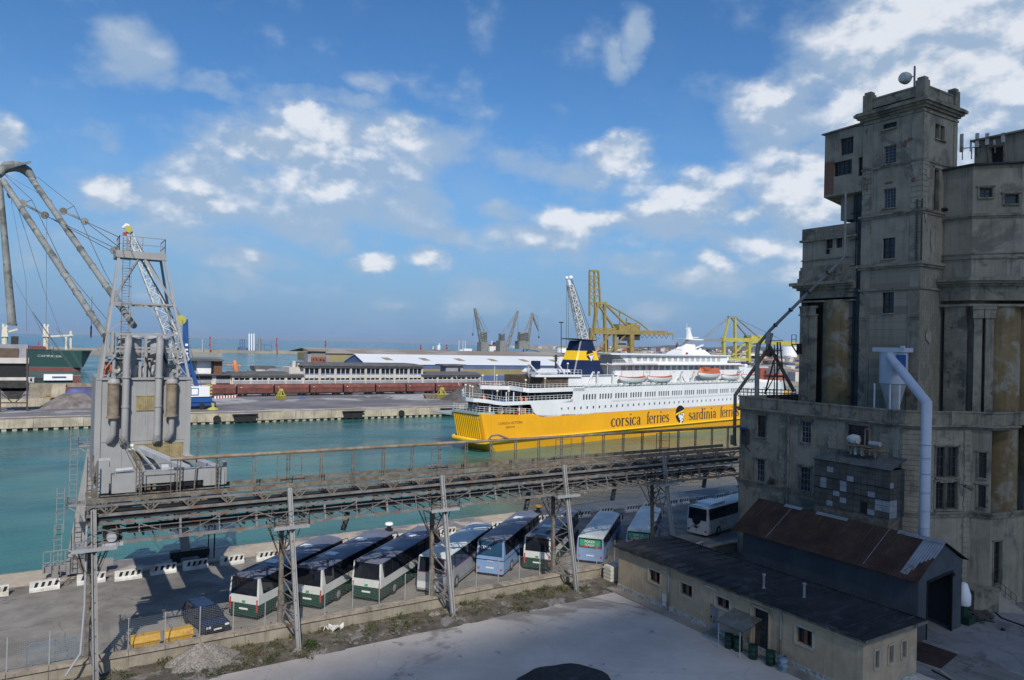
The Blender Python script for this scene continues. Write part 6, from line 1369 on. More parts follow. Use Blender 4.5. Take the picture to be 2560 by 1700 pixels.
def write_serif(b,txt,x,z,size,y,sx_=1.0,slope=0):
    for ch in txt:
        if ch==' ': x+=.42*size*sx_; continue
        st,adv=GL[ch]
        for k,pl in enumerate(st):
            yy=y-.004*k; P=[(V((x+px*size*sx_,yy,z+py*size)),w*size*1.15) for px,py,w in pl]
            for (p,wp),(q,wq) in zip(P,P[1:]):
                d=(q-p); 
                if d.length<1e-6: continue
                d.normalize(); n=V((-d.z,0,d.x)); n1=V((n.x*sx_,0,n.z)); b.add([p-n1*wp,q-n1*wq,q+n1*wq,p+n1*wp],[(0,1,2,3)])
        x+=adv*size*sx_
    return x
def ferry():
    t=thing('ferry','big yellow and white car ferry crossing the basin','ferry',(72.75,125.6,-2),R(9.9),local=True)
    B=18.0; LL=146
    # plan outline of the hull (half the stern is a flat ribbed door)
    pl=[(0.9,-.0),(.2,.35),(0,1.0),(0,9.0),(1.0,10.5),(3,12.9),(6.5,15.8),(12,B),(110,B),(128,15),(140,10.5),(LL,B/2),(140,B-10.5),(128,3),(110,0)]
    def topz(x): return 8.0-1.1*min(1,x/16)-.3*min(1,max(0,(x-16)/19)) + max(0,(x-105)/40)*2.2
    b=MB()
    def sect(z,ins,xsh):
        out=[]
        for x,y in pl:
            cx,cy=70,B/2; k=ins; yy=y+(cy-y)*k*.28; xx=x+(xsh if x<4 else (xsh*max(0,1-(x-4)/25))) - (max(0,x-105)*.05*k)
            out.append((xx,yy,z))
        return out
    rings=[]
    n=len(pl); xs=[(x if x>0 else 0) for x,y in pl]
    def dens(poly):
        out=[]
        for i in range(len(poly)):
            a=V(poly[i]); c=V(poly[(i+1)%len(poly)]); k=max(1,int((c-a).length/3))
            out+=[a.lerp(c,j/k) for j in range(k)]
        return out
    base=dens([(x,y,0) for x,y in pl]); N_=len(base)
    def ring(fz,ins,xsh):
        r=[]
        for q in base:
            cy=B/2; yy=q.y+(cy-q.y)*ins; xx=q.x+xsh*max(0,1-q.x/22); r.append(V((xx,yy,fz(q.x))))
        return r
    R_=[ring(lambda x:-2,.22,5.0),ring(lambda x:-.05,.07,3.4),ring(lambda x:1.7,.02,1.6),ring(lambda x:2.35,.0,1.0),ring(lambda x:topz(x),.0,-.6)]
    for r in R_: b.v+=r
    for j in range(4):
        for i in range(N_): b.f.append((j*N_+i,j*N_+(i+1)%N_,(j+1)*N_+(i+1)%N_,(j+1)*N_+i)); b.mi.append(0)
    b.f.append(tuple(4*N_+i for i in range(N_))); b.mi.append(0)
    b.build('hull','ship_yellow',t)
    b=MB(); b.path([V((q.x-.25*(q.x<2)+.0,q.y-.12*(q.y<2),2.25)) for q in [V((2.2,11.9,0)),V((1.0,10.5,0)),V((.2,9.2,0)),V((.1,1,0)),V((.9,.1,0)),V((3,0,0)),V((30,0,0)),V((70,0,0)),V((108,0,0))]],[.5,.55,.55,.55,.5,.32,.22,.2,.2],10); b.build('rubbing_strake','bright_yellow',t,True)
    b=MB(); nr=13
    for i in range(nr): y=1.3+7.6*i/(nr-1); b.bar((.55,y,2.7),(-.62,y,7.5),.16,.24,up=(0,1,0))
    b.build('stern_ribs','bright_yellow',t)
    b=MB(); b.bar((-.7,.7,8.05),(-.7,9.2,8.05),.35,.55); b.bar((-.7,9.2,8.05),(1.6,12.0,8.05),.3,.5); b.bar((-.7,.7,8.05),(3.0,-.02,7.95),.14,.5); b.build('stern_rail_base','sage',t)
    b=MB(); rail(b,[(2.5,13,8.0),(-.5,9.2,8.2),(-.5,.7,8.2),(4,.1,7.8),(16,.1,7.0)],1.3,1.1,.035,2); b.build('stern_railing','ship_white',t)
    # white upper hull
    b=MB(); Z0=lambda x: topz(x)+.004
    def slabside(x0,x1,za0,za1,zb0,zb1,y=0.0,th=.25): b.hexa([(x0,y,za0),(x1,y,za1),(x1,y+th,za1),(x0,y+th,za0)],[(x0,y,zb0),(x1,y,zb1),(x1,y+th,zb1),(x0,y+th,zb0)])
    wl=[]  # small square windows row and the long band
    xx=22.4
    while xx<112: wl.append((xx,xx+.55,7.7,8.35)); xx+=2.12
    g=29.6; first=True; big=[]
    while g<112:
        for k in range(5): big.append((g+k*.98,g+k*.98+.62,9.85,11.1))
        g+=5.72
    b.wall((16,0,6.55),(1,0,0),94,2.9,[(a-16,c-16,z0-6.55,z1-6.55) for a,c,z0,z1 in wl],.18,inn=(0,1,0))
    b.wall((26.2,0,9.45),(1,0,0),83.8,3.15,[(a-26.2,c-26.2,z0-9.45,z1-9.45) for a,c,z0,z1 in big],.22,inn=(0,1,0))
    b.ext([(13.0,0,9.5),(16,0,9.45),(16,0,6.6),(14.2,0,7.6)],(0,.2,0)); b.ext([(22.5,0,9.45),(26.2,0,9.45),(26.2,0,10.7),(25.4,0,9.9)],(0,.2,0))
    b.wall((16,B,6.5),(1,0,0),94,6.1,(),.2,inn=(0,-1,0)); 
    for (p,q) in (((110,0),(128,3.2)),((128,3.2),(140,8)),((110,B),(128,14.8)),((128,14.8),(140,10))): b.ext([(p[0],p[1],6.5),(q[0],q[1],6.9),(q[0],q[1],12.2),(p[0],p[1],12.6)],(0,.02,0))
    b.build('white_topsides','ship_white',t)
    b=MB(); b.box(16,110,.5,.6,6.6,11.6); b.build('window_glass','window_dark',t)
    b=MB(); b.box(40,112,-.03,0,9.15,9.2); b.box(40,112,-.03,0,9.4,9.43); b.box(56,90,-.03,0,6.2,6.25); b.box(60,84,-.03,0,5.95,6.0); b.build('rubbing_lines','crane_grey',t)
    # deck plates
    b=MB(); b.box(-.4,26,.8,B-1,6.9,7.2); b.build('mooring_deck','sage',t)
    b=MB(); b.box(8,26,5.2,B-3,7.2,9.3); b.build('mooring_house','window_dark',t)
    for x,y in ((2.5,1.0),(10.5,.8),(4.2,7)): b=MB(); b.tube((x,y,7.2),(x,y,9.7),.18,8); b.build('deck_pillar','ship_white',t)
    for x,y,r in ((4.5,8.5,1.2),(9.5,3.0,1.3),(6.5,2.2,.8),(12.5,2.6,.7)): b=MB(); b.lathe([(.4,7.2),(.4,7.7),(r,7.9),(r,8.3),(.5,8.6),(.3,9.2)],(x,y,0),14); b.build('winch','ship_white',t)
    b=MB(); b.ob((12.0,.9,7.9),(.7,.5,1.4)); b.build('crew_locker','bin_yellow',t)
    b=MB(); b.lathe([(.28,-.06),(.42,-.06),(.42,.06),(.28,.06)],(9.4,.05,7.9),14,axis='Y'); b.build('life_ring','red',t)
    # second deck with drooping white bulwark
    def deck(name,pts,z,hgt,th=.25,rail_h=.9,deckm='deck_blue',inner=True):
        """pts: plan polyline of the open edge (x,y,z offset)"""
        b=MB()
        for a,c in zip(pts,pts[1:]): 
            a=V(a);c=V(c); b.hexa([a,c,c+V((0,.001,0))+V((.0,.25,0)),a+V((0,.25,0))],[q+V((0,0,hgt)) for q in (a,c,c+V((0,.25,0)),a+V((0,.25,0)))]) if abs(c.y-a.y)<abs(c.x-a.x) else b.hexa([a,c,c+V((.25,0,0)),a+V((.25,0,0))],[q+V((0,0,hgt)) for q in (a,c,c+V((.25,0,0)),a+V((.25,0,0)))])
        d=b.build(name,'ship_white',t)
        b=MB(); rail(b,[V(p)+V((0,.1,hgt)) for p in pts],rail_h,1.25,.035,1); b.build('railing','ship_white',d)
        return d
    d2=deck('deck_bulwark',[(8,16.5,10.3),(3.0,11,10.35),(-.5,6.2,10.4),(-1.6,3.8,10.4),(-1.6,1.4,10.35),(-.9,.3,10.35),(1.2,.05,10.1),(3.2,0,9.75),(5.4,0,9.48),(8,0,9.45),(26.2,0,9.45)],9.5,.75,rail_h=1.0)
    b=MB(); b.add([(-1.4,1.4,10.4),(5.2,.2,9.6),(26.2,.2,9.6),(27,B-1,9.6),(9,B-1,9.6),(3,10.9,10.4),(-1.2,4.5,10.4)],[(0,1,2,3,4,5,6)]); b.build('deck_floor','deck_blue',t)
    b=MB(); b.box(21,26.2,.4,1.0,7.2,9.4); b.build('recess_wall','ship_white',t)
    d3=deck('deck_bulwark',[(11.2,5.0,12.3),(11.2,.5,12.1),(12.4,0,11.95),(16,0,11.9),(30,0,11.9)],11.9,.95,rail_h=.85)
    b=MB(); b.ext([(11.4,.3,12.05),(34,.25,12.05),(34,B-1,12.05),(12,B-1,12.6),(3.6,5.5,12.6),(11.4,5,12.3)],(0,0,.12)); b.build('deck_floor','deck_brown',t)
    d4=deck('deck_bulwark',[(12.5,B-1,12.6),(8,11.5,12.6),(4.2,6.6,12.6),(3.6,5.4,12.6),(11.2,5.0,12.3)],12.6,.8,rail_h=.85)
    b=MB(); b.box(12,27,3.2,B-3,9.65,11.9); b.build('lounge_glass','glass',t)
    for k in range(9): b=MB(); b.tube((8+k*2.1,2.2,9.6),(8+k*2.1,2.2,12.05),.12,6); b.build('deck_pillar','ship_white',t)
    for k in range(4): b=MB(); b.tube((6.5+k*2.6,8,9.6),(6.5+k*2.6,8,12.4),.15,6); b.build('deck_pillar','ship_white',t)
    b=MB(); b.box(4.5,11,7,10.5,9.65,9.95); b.build('pool','blue_paint',t)
    for x,y in ((11.8,1.6),(13.1,1.4),(5.4,6.2)): b=MB(); b.ob((x,y,10.3),(.5,.4,.9)); b.ob((x,y+.25,10.7),(.5,.1,.9)); b.build('deck_chair','orange',t)
    # third house and upper deck
    b=MB(); b.box(19.2,34,2.4,B-2.4,12.6,15.1); b.build('deckhouse','deck_brown',t)
    b=MB(); b.box(27,46,2.2,B-2.2,12.9,15.35); b.build('deckhouse','ship_white',t)
    d5=deck('deck_bulwark',[(26,B-2.5,15.15),(19.5,8,15.15),(16.3,3.4,15.2),(16.2,2.0,15.15),(20,1.8,15.1),(31,1.8,15.0)],15.1,.55,rail_h=1.1)
    b=MB(); b.ext([(16.5,3.4,15.16),(16.4,2.0,15.16),(44,2.0,15.16),(44,B-2,15.16),(27,B-2.6,15.16)],(0,0,.14)); b.build('deck_floor','deck_blue',t)
    for x,y,h in ((4.4,1,0),(4.8,6.3,2.9),(8.5,6.0,2.9),(-1.2,2.2,.9),(1.2,7.5,.9),(.2,4.8,.9),(12.6,1.2,2.1),(14.6,2.4,5.4),(27,2.6,5.6),(41,2.6,5.6),(18,.8,2.4),(7.5,.9,-.1)):
        b=MB(); b.tube((x,y,9.7+h),(x,y,12.3+h),.06,5); b.ell((x,y,12.45+h),(.27,.27,.27),8,6); b.build('deck_lamp','cream',t,True)
    b=MB(); b.ext([(19.5,4,16.0),(29.5,4,16.0),(29,4,16.7),(20.5,4,16.75)],(0,6,0)); b.bar((18.5,3,15.4),(15.5,3,17.8),.3); b.bar((26.5,3,15.6),(23.8,3,18.4),.35); b.build('deck_gear','ship_white',t)
    b=MB(); b.box(18.6,20.6,5,6,16.8,18.6); b.build('blue_vent','navy',t)
    # funnel
    def fun(z): k=(z-15.3)/(23.6-15.3); return (30.8+3.2*k,42.4-3.6*k,4.2+.9*k,9.6-.9*k)
    def fr(b,z0,z1):
        A=fun(z0); C=fun(z1); r=lambda q,z: [(q[0],q[2]+.25,z),(q[0]+.25,q[2],z),(q[1]-.8,q[2],z),(q[1],q[2]+.8,z),(q[1],q[3],z),(q[0],q[3],z)]
        a=r(A,z0); c=r(C,z1); b.add(a+c,[tuple(range(6))[::-1],tuple(range(6,12))]+[(i,(i+1)%6,(i+1)%6+6,i+6) for i in range(6)])
    b=MB(); fr(b,15.3,18.85); fr(b,21.05,23.5); b.build('funnel','navy',t)
    b=MB(); fr(b,18.852,21.048); b.build('funnel_band','bright_yellow',t)
    b=MB(); b.hexa([(31.4,4.9,23.75),(39.4,4.9,23.5),(39.4,9,23.5),(31.4,9,23.75)],[(31.4,4.9,23.95),(39.4,4.9,23.7),(39.4,9,23.7),(31.4,9,23.95)]); b.build('funnel_cap','black',t)
    def emblem(parent,x0,z0,w,h,y,slope=0):
        q=lambda pts,dy=0: [V((x0+px*w,y-dy+slope*(pz*h),z0+pz*h)) for px,pz in pts]
        b=MB(); b.ext(q([(.02,.45),(.0,.62),(.05,.8),(.2,.94),(.45,1.0),(.7,.97),(.9,.88),(1.0,.74),(.97,.62),(.98,.42),(.9,.2),(.6,.0),(.45,.14),(.28,.2),(.15,.3)]),(0,.03,0)); b.build('emblem','black',parent)
        b=MB(); b.ext(q([(.0,.50),(.02,.60),(.95,.78),(1.0,.68)],.02),(0,.01,0)); b.build('emblem_band','bright_yellow',parent)
        b=MB(); b.ext(q([(.30,.50),(.45,.56),(.55,.50),(.62,.58),(.80,.60),(.93,.62),(.97,.5),(.88,.42),(.94,.36),(.84,.30),(.86,.22),(.72,.2),(.62,.03),(.5,.12),(.56,.26),(.42,.30),(.50,.40),(.36,.38)],.02),(0,.01,0)); b.build('emblem_face','ship_white',parent)
        b=MB(); b.ext(q([(.62,.52),(.72,.55),(.86,.52),(.78,.47)],.04),(0,.01,0)); b.ext(q([(.66,.34),(.84,.33),(.78,.28)],.04),(0,.01,0)); b.build('emblem_face','black',parent)
    emblem(t,65.7,1.9,4.0,5.3,-.05)
    emblem(t,35.6,18.5,2.6,2.75,4.5,.11)
    # accommodation block
    ys=3.2
    hs_=[]; g=48.8
    def row(x0,x1,z0,z1): 
        o=[]; g=x0
        while g<x1: 
            for k in range(3): o.append((g+k*.58,g+k*.58+.42,z0,z1))
            g+=2.66
        return o
    r1=row(47.0,100,16.35,17.6); r2=row(53.4,93,18.65,19.75)
    b=MB(); b.wall((44.5,ys,12.9),(1,0,0),57.5,5.1,[(a-44.5,c-44.5,z0-12.9,z1-12.9) for a,c,z0,z1 in r1],.2,inn=(0,1,0)); b.wall((50,ys+.3,18.0),(1,0,0),46,2.3,[(a-50,c-50,z0-18,z1-18) for a,c,z0,z1 in r2],.2,inn=(0,1,0))
    b.wall((102,ys,12.9),(0,1,0),B-2*ys,5.1,(),.2,inn=(-1,0,0)); b.wall((96,ys+.3,18),(0,1,0),B-2*ys-.6,2.3,(),.2,inn=(-1,0,0)); b.wall((44.5,ys,12.9),(0,1,0),B-2*ys,5.1,(),.2,inn=(1,0,0)); b.wall((50,ys+2,18),(0,1,0),B-2*ys-4,2.2,(),.2,inn=(1,0,0))
    b.build('accommodation','ship_white',t)
    b=MB(); b.box(45,101,ys+.3,ys+.4,13,17.9); b.box(51,95.5,ys+.6,ys+.7,18,20.1); b.build('accommodation_glass','window_dark',t)
    b=MB(); b.box(41.8,103,ys-1.4,B-ys+1.4,17.75,18.0); b.box(42,60,ys-1.4,ys-1.2,17.75,18.35); b.box(60,103,ys-.1,ys+.2,18,18.25); b.build('bridge_deck','ship_white',t)
    b=MB(); b.hexa([(42.6,ys-.6,20.25),(97,ys-.2,20.25),(97,B-ys,20.25),(42.6,B-ys+.6,20.25)],[(41.6,ys-.6,20.6),(97,ys-.2,20.6),(97,B-ys,20.6),(41.6,B-ys+.6,20.6)]); b.ext([(50,ys+.3,18.0),(52.4,ys+.3,18),(50.4,ys+.3,20.25),(46.5,ys+.3,20.25)],(0,.1,0)); b.build('roof_deck','ship_white',t)
    b=MB(); rail(b,[(42.2,ys-1.2,18.3),(50,ys-1.2,18.3)],.8,1.0,.03); rail(b,[(97,ys,18.3),(103,ys,18.3),(103,B-ys,18.3)],1,1,.03); rail(b,[(52,ys,20.6),(96,ys,20.6)],.5,3,.025,0); b.build('upper_railing','ship_white',t)
    b=MB(); b.box(98,112,ys+1,B-ys-1,12.9,16.9); b.box(98,108,ys+1,B-ys-1,16.9,17.1); b.build('bridge_house','ship_white',t)
    for c_,r_ in (((88.6,8,22.0),.5),((99.5,6,19.4),.8),((109,5,17.4),.6)): b=MB(); b.ell(c_,(r_,r_,r_),10,7); b.lathe([(.3,c_[2]-r_-.8),(.3,c_[2]-r_*.8)],(c_[0],c_[1],0),8); b.build('radar_dome','white',t,True)
    b=MB(); b.box(75.2,76.2,3.6,3.8,20.62,21.2); b.build('red_locker','red',t)
    # mast
    b=MB(); b.hexa([(77,6.5,20.6),(92,6.5,20.6),(92,12,20.6),(77,12,20.6)],[(80,7.5,22.0),(90,7.5,22),(90,11,22),(80,11,22)]); b.hexa([(79.5,8,21.9),(86.8,8,21.9),(86.8,10.5,21.9),(79.5,10.5,21.9)],[(84.0,8.8,24.6),(86.4,8.8,24.6),(86.4,9.8,24.6),(84.0,9.8,24.6)]); b.hexa([(84.0,8.8,24.6),(86.4,8.8,24.6),(86.4,9.8,24.6),(84.0,9.8,24.6)],[(84.0,9.1,28.4),(84.6,9.1,28.4),(84.6,9.5,28.4),(84.0,9.5,28.4)])
    b.ext([(79.5,7.2,25.0),(84,7.2,24.75),(88.5,7.2,24.75),(89.2,7.2,25.1),(84,7.2,25.15)],(0,4,0)); b.bar((82.8,9.3,28.0),(86.0,9.3,28.0),.12); b.bar((85,9.3,25.5),(89.5,9.3,25.6),.2); b.bar((86.4,9,23.2),(89.4,9,23.6),.25); b.bar((83.6,9.3,27.0),(83.6,9.3,29.4),.10); b.bar((85.4,9.3,27.2),(85.4,9.3,28.6),.08); b.bar((86,8,22.4),(90,8,23.4),.4); b.build('mast','ship_white',t)
    b=MB(); b.box(82,89,6.4,7.0,21.0,21.8); b.build('mast_shade_panel','blue_paint',t) if False else None
    # davits
    for x in (42.2,53.8,55.0,65.4,70.5,76.2,88.4,98.8,100.2,108.6,33.5,36.5):
        s=1 if int(x)%2 else -1
        b=MB(); b.bar((x,1.9,12.7),(x+.6*s,1.2,16.1),.35,.3); b.bar((x,2.9,12.7),(x+.6*s,1.2,16.1),.25); b.bar((x+.6*s,1.2,16.1),(x+.6*s,.8,16.0),.4); b.build('davit','ship_white',t)
    for x in (66.8,72.4): b=MB(); b.bar((x,1.6,12.8),(x+(3.1 if x<70 else -2.6),1.6,16.1),.35); b.bar((x,1.2,12.8),(x+1.5,1.6,13.6),.3); b.build('davit','ship_white',t)
    for i in range(36): x=31+2.15*i; b=MB(); b.lathe([(.3,-.55),(.42,-.5),(.42,.5),(.3,.55)],(x,.75,13.05),10,axis='X'); b.build('liferaft_canister','ship_white',t,True)
    b=MB(); rail(b,[(30,.1,12.6),(110,.1,12.6)],.9,1.6,.03,1); b.build('boat_deck_railing','ship_white',t)
    b=MB(); b.box(30,110,.3,ys,12.55,12.65); b.build('deck_floor','sage',t)
    for x in (52.6,60,66,78,92,104): b=MB(); b.ob((x,2.4,13.3),(.9,.5,1.3)); b.build('deck_locker','plaster_grey',t)
    # text
    for w_,x_,s_ in (('corsica',39.7,1.30),('ferries',53.4,1.17),('sardinia',71.6,1.33),('ferries',87.0,1.25)): b=MB(); write_serif(b,w_,x_,3.05,2.0,-.03,s_); b.build('hull_lettering','text_brown',t,fixn=False)
    letters('CORSICA VICTORIA',.72,'text_brown',t,facing((7.4,-.02,5.55),(1,0,0),(0,0,1)),name='name_lettering',sx_=1.05); letters('GENOVA',.60,'text_brown',t,facing((7.4,-.02,4.72),(1,0,0),(0,0,1)),name='name_lettering',sx_=1.05)
    b=MB(); b.bar((-1.6,6,13.3),(-2.6,6,15.4),.08); b.build('flagstaff','ship_white',t)
    fl=MB(); fl.ext([(-2.6,6,15.4),(-1.9,6.3,14.9),(-1.5,6.3,13.9),(-2.1,6,14.3)],(0,.03,0)); fl.build('flag','red',t)
    return t
ferry()
def lifeboat(x0,x1,zb,enc,lb):
    M=Matrix.Translation((72.75,125.6,-2))@Matrix.Rotation(R(9.9),4,'Z'); p=M@V(((x0+x1)/2,.9,zb))
    t=thing('lifeboat',lb,'lifeboat',p,R(9.9),group='lifeboats hanging along the ferry side',local=True); L=x1-x0
    b=MB(); n=12; k=7
    for i in range(n+1):
        u=i/n*2-1; w=1.35*(1-abs(u)**2.6)**.6+.02; dz=.35*u*u
        for j in range(k+1): a=PI*j/k; b.v.append(V((u*L/2,-cos(a)*w,1.5+dz-sin(a)**.7*(1.5*(1-abs(u)**4*.6)))))
    for i in range(n):
        for j in range(k): q=i*(k+1)+j; b.f.append((q,q+1,q+k+2,q+k+1)); b.mi.append(0)
    b.build('hull','ship_white',t,True)
    b=MB(); pts=[(L/2*(i/n*2-1),i/n*2-1) for i in range(n+1)]; b.v=[]
    for x,u in pts:
        w=1.35*(1-abs(u)**2.6)**.6+.03; dz=.35*u*u; b.v+= [V((x,-w,1.48+dz)),V((x,w,1.48+dz)),V((x,0,1.62+dz+(1.3 if enc and abs(u)<.85 else .12)))]
    for i in range(n): q=i*3; b.f+=[(q,q+3,q+5,q+2),(q+2,q+5,q+4,q+1),(q,q+1,q+4,q+3)]; b.mi+=[0]*3
    if enc: b.ob((-2.2,0,2.9),(2.2,1.5,.9))
    else: b.ob((0,0,1.62),(L*.6,1.6,.22))
    b.build('cover','boat_orange',t)
    b=MB()
    for s in (-1,1): b.bar((s*L*.42,0,1.9),(s*L*.42,0,3.3),.06)
    b.build('fall_ropes','cable',t)
for a in ((43.5,53.7,13.1,0,'open lifeboat with orange cover, nearest to the ferry funnel'),(54.6,65,13.1,0,'open lifeboat with orange cover, second from the funnel'),(77.2,88.0,13.9,1,'enclosed bright orange lifeboat hanging highest amidships'),(88.9,98.2,13.2,0,'open lifeboat with orange cover just forward of the enclosed one'),(99.9,108.4,13.2,0,'open lifeboat with orange cover nearest to the bow')): lifeboat(*a)
# ================= the far pier and everything beyond =================
def bx(b,px0,px1,py0,py1,Y,dep,mi=0):
    """box whose front face spans the given directions at distance Y"""
    a=ay(px0,py1,Y); c=ay(px1,py0,Y); b.box(a.x,c.x,Y,Y+dep,min(a.z,c.z),max(a.z,c.z),mi); return a,c
def wagon():
    t=thing('freight_wagon','x','wagon',(0,0,0),local=True,group='red brown freight wagons in a train on the far pier')
    L=12.0; b=MB(); b.ext([(.05,-1.35,1.1),(.05,1.35,1.1),(.05,1.45,3.0),(.05,.9,3.95),(.05,.3,4.2),(.05,-.3,4.2),(.05,-.9,3.95),(.05,-1.45,3.0)],(L-.1,0,0)); b.build('body','wagon_red',t)
    b=MB(); 
    for k in range(5): b.box(.6+k*2.6,.7+k*2.6,-1.5,-1.4,1.2,3.0)
    b.box(.1,L-.1,-1.5,-1.42,2.6,2.72); b.box(5.95,6.05,-1.52,-1.4,1.1,2.2); b.build('ribs','wagon_red',t)
    b=MB(); b.box(0,L,-1.2,1.2,.75,1.1); b.box(-.35,.0,-.2,.2,.8,1.0); b.box(L,L+.35,-.2,.2,.8,1.0); b.hexa([(-.1,-1.2,1.0),(.05,-1.2,1.0),(.05,1.2,1.0),(-.1,1.2,1.0)],[(-.1,-1.2,3.4),(.05,-1.2,3.4),(.05,1.2,3.4),(-.1,1.2,3.4)]); b.build('underframe','black',t)
    for x in (1.2,2.9,9.1,10.8): b=MB(); b.lathe([(.45,-1.25),(.45,1.25)],(x,0,.47),10,axis='Y'); b.build('wheelset','black',t)
    b=MB(); b.box(1.0,1.4,-1.47,-1.44,3.0,3.3); b.build('marking','dirty_white',t)
    return t
wg=wagon(); X0=gz(582,988,0).x
names=['half hidden behind the mobile crane','first full one right of the mobile crane','second right of the mobile crane','behind the yellow grab','fourth right of the mobile crane','fifth right of the mobile crane','in the middle before the terminal','left of the two grabs','behind the two yellow grabs','behind the coal heap']
for i in range(-1,9):
    o=wg if i==-1 else copy_tree(wg); place(o,(X0+12.55*i,259.6,.02),0,'red brown covered freight wagon, '+names[i+1])
o=copy_tree(wg); place(o,(gz(163,994,0).x,252,.02),0,'red brown freight wagon alone at the left behind the blue tarpaulin heap')
o=copy_tree(wg); place(o,(gz(163,994,0).x+12.5,252,.02),0,'red brown freight wagon hidden mostly by the grey crane house')
def terminal():
    t=thing('harbour_terminal','long two storey terminal building with white bands and many windows behind the train','building',(84,290,0))
    Y=288; a=ay(760,912,Y); c=ay(1056,917,Y); x0,x1=a.x,c.x; zt=9.9
    wins=[]; n=8; bw=(x1-x0)/n
    for i in range(n):
        for k in range(3): s=x0+i*bw+.5+k*(bw-.7)/3; wins.append((s-x0,s-x0+(bw-1.6)/3,6.1,8.7)); wins.append((s-x0,s-x0+(bw-1.6)/3,3.9,4.7))
    b=MB(); b.wall((x0,Y,0),(1,0,0),x1-x0,zt,wins,.3,inn=(0,1,0)); b.wall((x0,Y+14,0),(0,-1,0),14,zt,(),.3,inn=(1,0,0)); b.wall((x1,Y,0),(0,1,0),14,zt,(),.3,inn=(-1,0,0)); b.build('wall','plaster_white',t)
    for i in range(n):
        b=MB(); 
        for w in wins[i*6:(i+1)*6]: b.box(x0+w[0],x0+w[1],Y+.28,Y+.32,w[2],w[3])
        b.box(x0+i*bw+.3,x0+(i+1)*bw-.1,Y+.1,Y+.14,6.9,6.98)
        b.build('window_bay','window_dark',t)
    b=MB()
    for i in range(n+1): b.box(x0+i*bw-.2,x0+i*bw+.2,Y-.35,Y,0,9.4)
    b.box(x0,x1,Y-.02,Y-.005,5.2,6.0) 
    b.build('piers','plaster_white',t)
    b=MB(); b.box(x0,x1,Y-.06,Y-.03,1.2,3.6); b.build('lower_cladding','plaster_grey',t)
    b=MB(); b.box(x0,x1,Y+.02,Y+.03,6.05,6.7); b.build('blue_spandrel','shed_blue',t)
    b=MB(); b.hexa([(x0-2,Y-1.4,zt),(x1+1.5,Y-1.4,zt),(x1+1.5,Y+15,zt),(x0-2,Y+15,zt)],[(x0,Y+2,zt+.9),(x1-3,Y+2,zt+.9),(x1-3,Y+13,zt+.9),(x0,Y+13,zt+.9)]); b.box(x0-2,x1+1.5,Y-1.5,Y-1.38,zt-.25,zt+.05); b.build('roof','grey_roof',t)
    b=MB(); a=ay(735,910,Y); b.box(a.x-1.5,x0-.02,Y+1,Y+14,0,9.0); b.box(a.x,a.x+1.2,Y+2,Y+4,9,11.5); b.box(a.x+2,a.x+2.8,Y+2,Y+4,9,10.5); b.build('ruined_end','plaster_white',t)
    for k,(p0,p1,nb,lb) in enumerate(((582,757,4,'low wing'),(1057,1200,4,'low wing'))):
        a=ay(p0,940,Y); c=ay(p1,940,Y); L=c.x-a.x; ht=6.0; ws=[]; bw=L/nb
        for i in range(nb):
            for q in range(3): ws.append((i*bw+.6+q*(bw-.8)/3,i*bw+.6+q*(bw-.8)/3+(bw-1.8)/3,4.0,4.9))
        b=MB(); b.wall((a.x,Y,0),(1,0,0),L,ht,ws,.3,inn=(0,1,0)); b.wall((a.x,Y+12,0),(0,-1,0),12,ht,(),.3,inn=(1,0,0)); 
        for i in range(nb+1): b.box(a.x+i*bw-.25,a.x+i*bw+.2,Y-.3,Y,0,5.7)
        b.build('low_wing','plaster_white',t)
        b=MB(); b.box(a.x,c.x,Y-.05,Y-.02,1.0,3.7); b.build('lower_cladding','plaster_grey',t)
        b=MB(); b.box(a.x,c.x,Y+.3,Y+.35,3.9,5.0); b.build('window_band','window_dark',t)
        b=MB(); b.hexa([(a.x-1,Y-1.2,ht),(c.x+.4,Y-1.2,ht),(c.x+.4,Y+12,ht),(a.x-1,Y+12,ht)],[(a.x,Y+4,ht+1.0),(c.x,Y+4,ht+1.0),(c.x,Y+12,ht+1.0),(a.x,Y+12,ht+1.0)]); b.box(a.x-1,c.x+.4,Y-1.25,Y-1.19,ht-.2,ht+.05); b.build('wing_roof','grey_roof',t)
terminal()
def simple(name,lb,cat,specs,loc=None,group=None):
    """specs: (part, material, [boxes (px0,px1,py0,py1,Y,depth)])"""
    f=specs[0][2][0]; p=ay(f[0],f[3],f[4]); t=thing(name,lb,cat,(p.x,p.y,p.z),group=group)
    for part,m,bs in specs:
        b=MB()
        for q in bs: bx(b,*q)
        b.build(part,m,t)
    return t
simple('office_block','white boxy harbour office with a brown stair tower, left of the terminal','building',[('wall','white',[(491,528,902,940,292,10)]),('stair_tower','wood',[(534,556,902,940,291,9)]),('window_strip','window_dark',[(529,533,903,930,290.5,.5)]),('roof','grey_roof',[(428,560,899,902,289,14)]),('left_wing','plaster_grey',[(430,490,904,935,293,8)]),('lower_storey','plaster_white',[(432,580,938,990,290,12)]),('upper_windows','window_dark',[(437,475,941,948,289.6,.4),(484,530,941,948,289.6,.4),(541,575,941,947,289.6,.4)]),('lower_windows','window_dark',[(437,475,960,965,289.6,.4),(484,530,960,965,289.6,.4),(541,575,959,964,289.6,.4)]),('lower_cladding','plaster_grey',[(540,575,950,958,289.7,.3),(440,528,950,958,289.7,.3)]),('lower_roof','grey_roof',[(430,584,935,938,288.5,14)])])
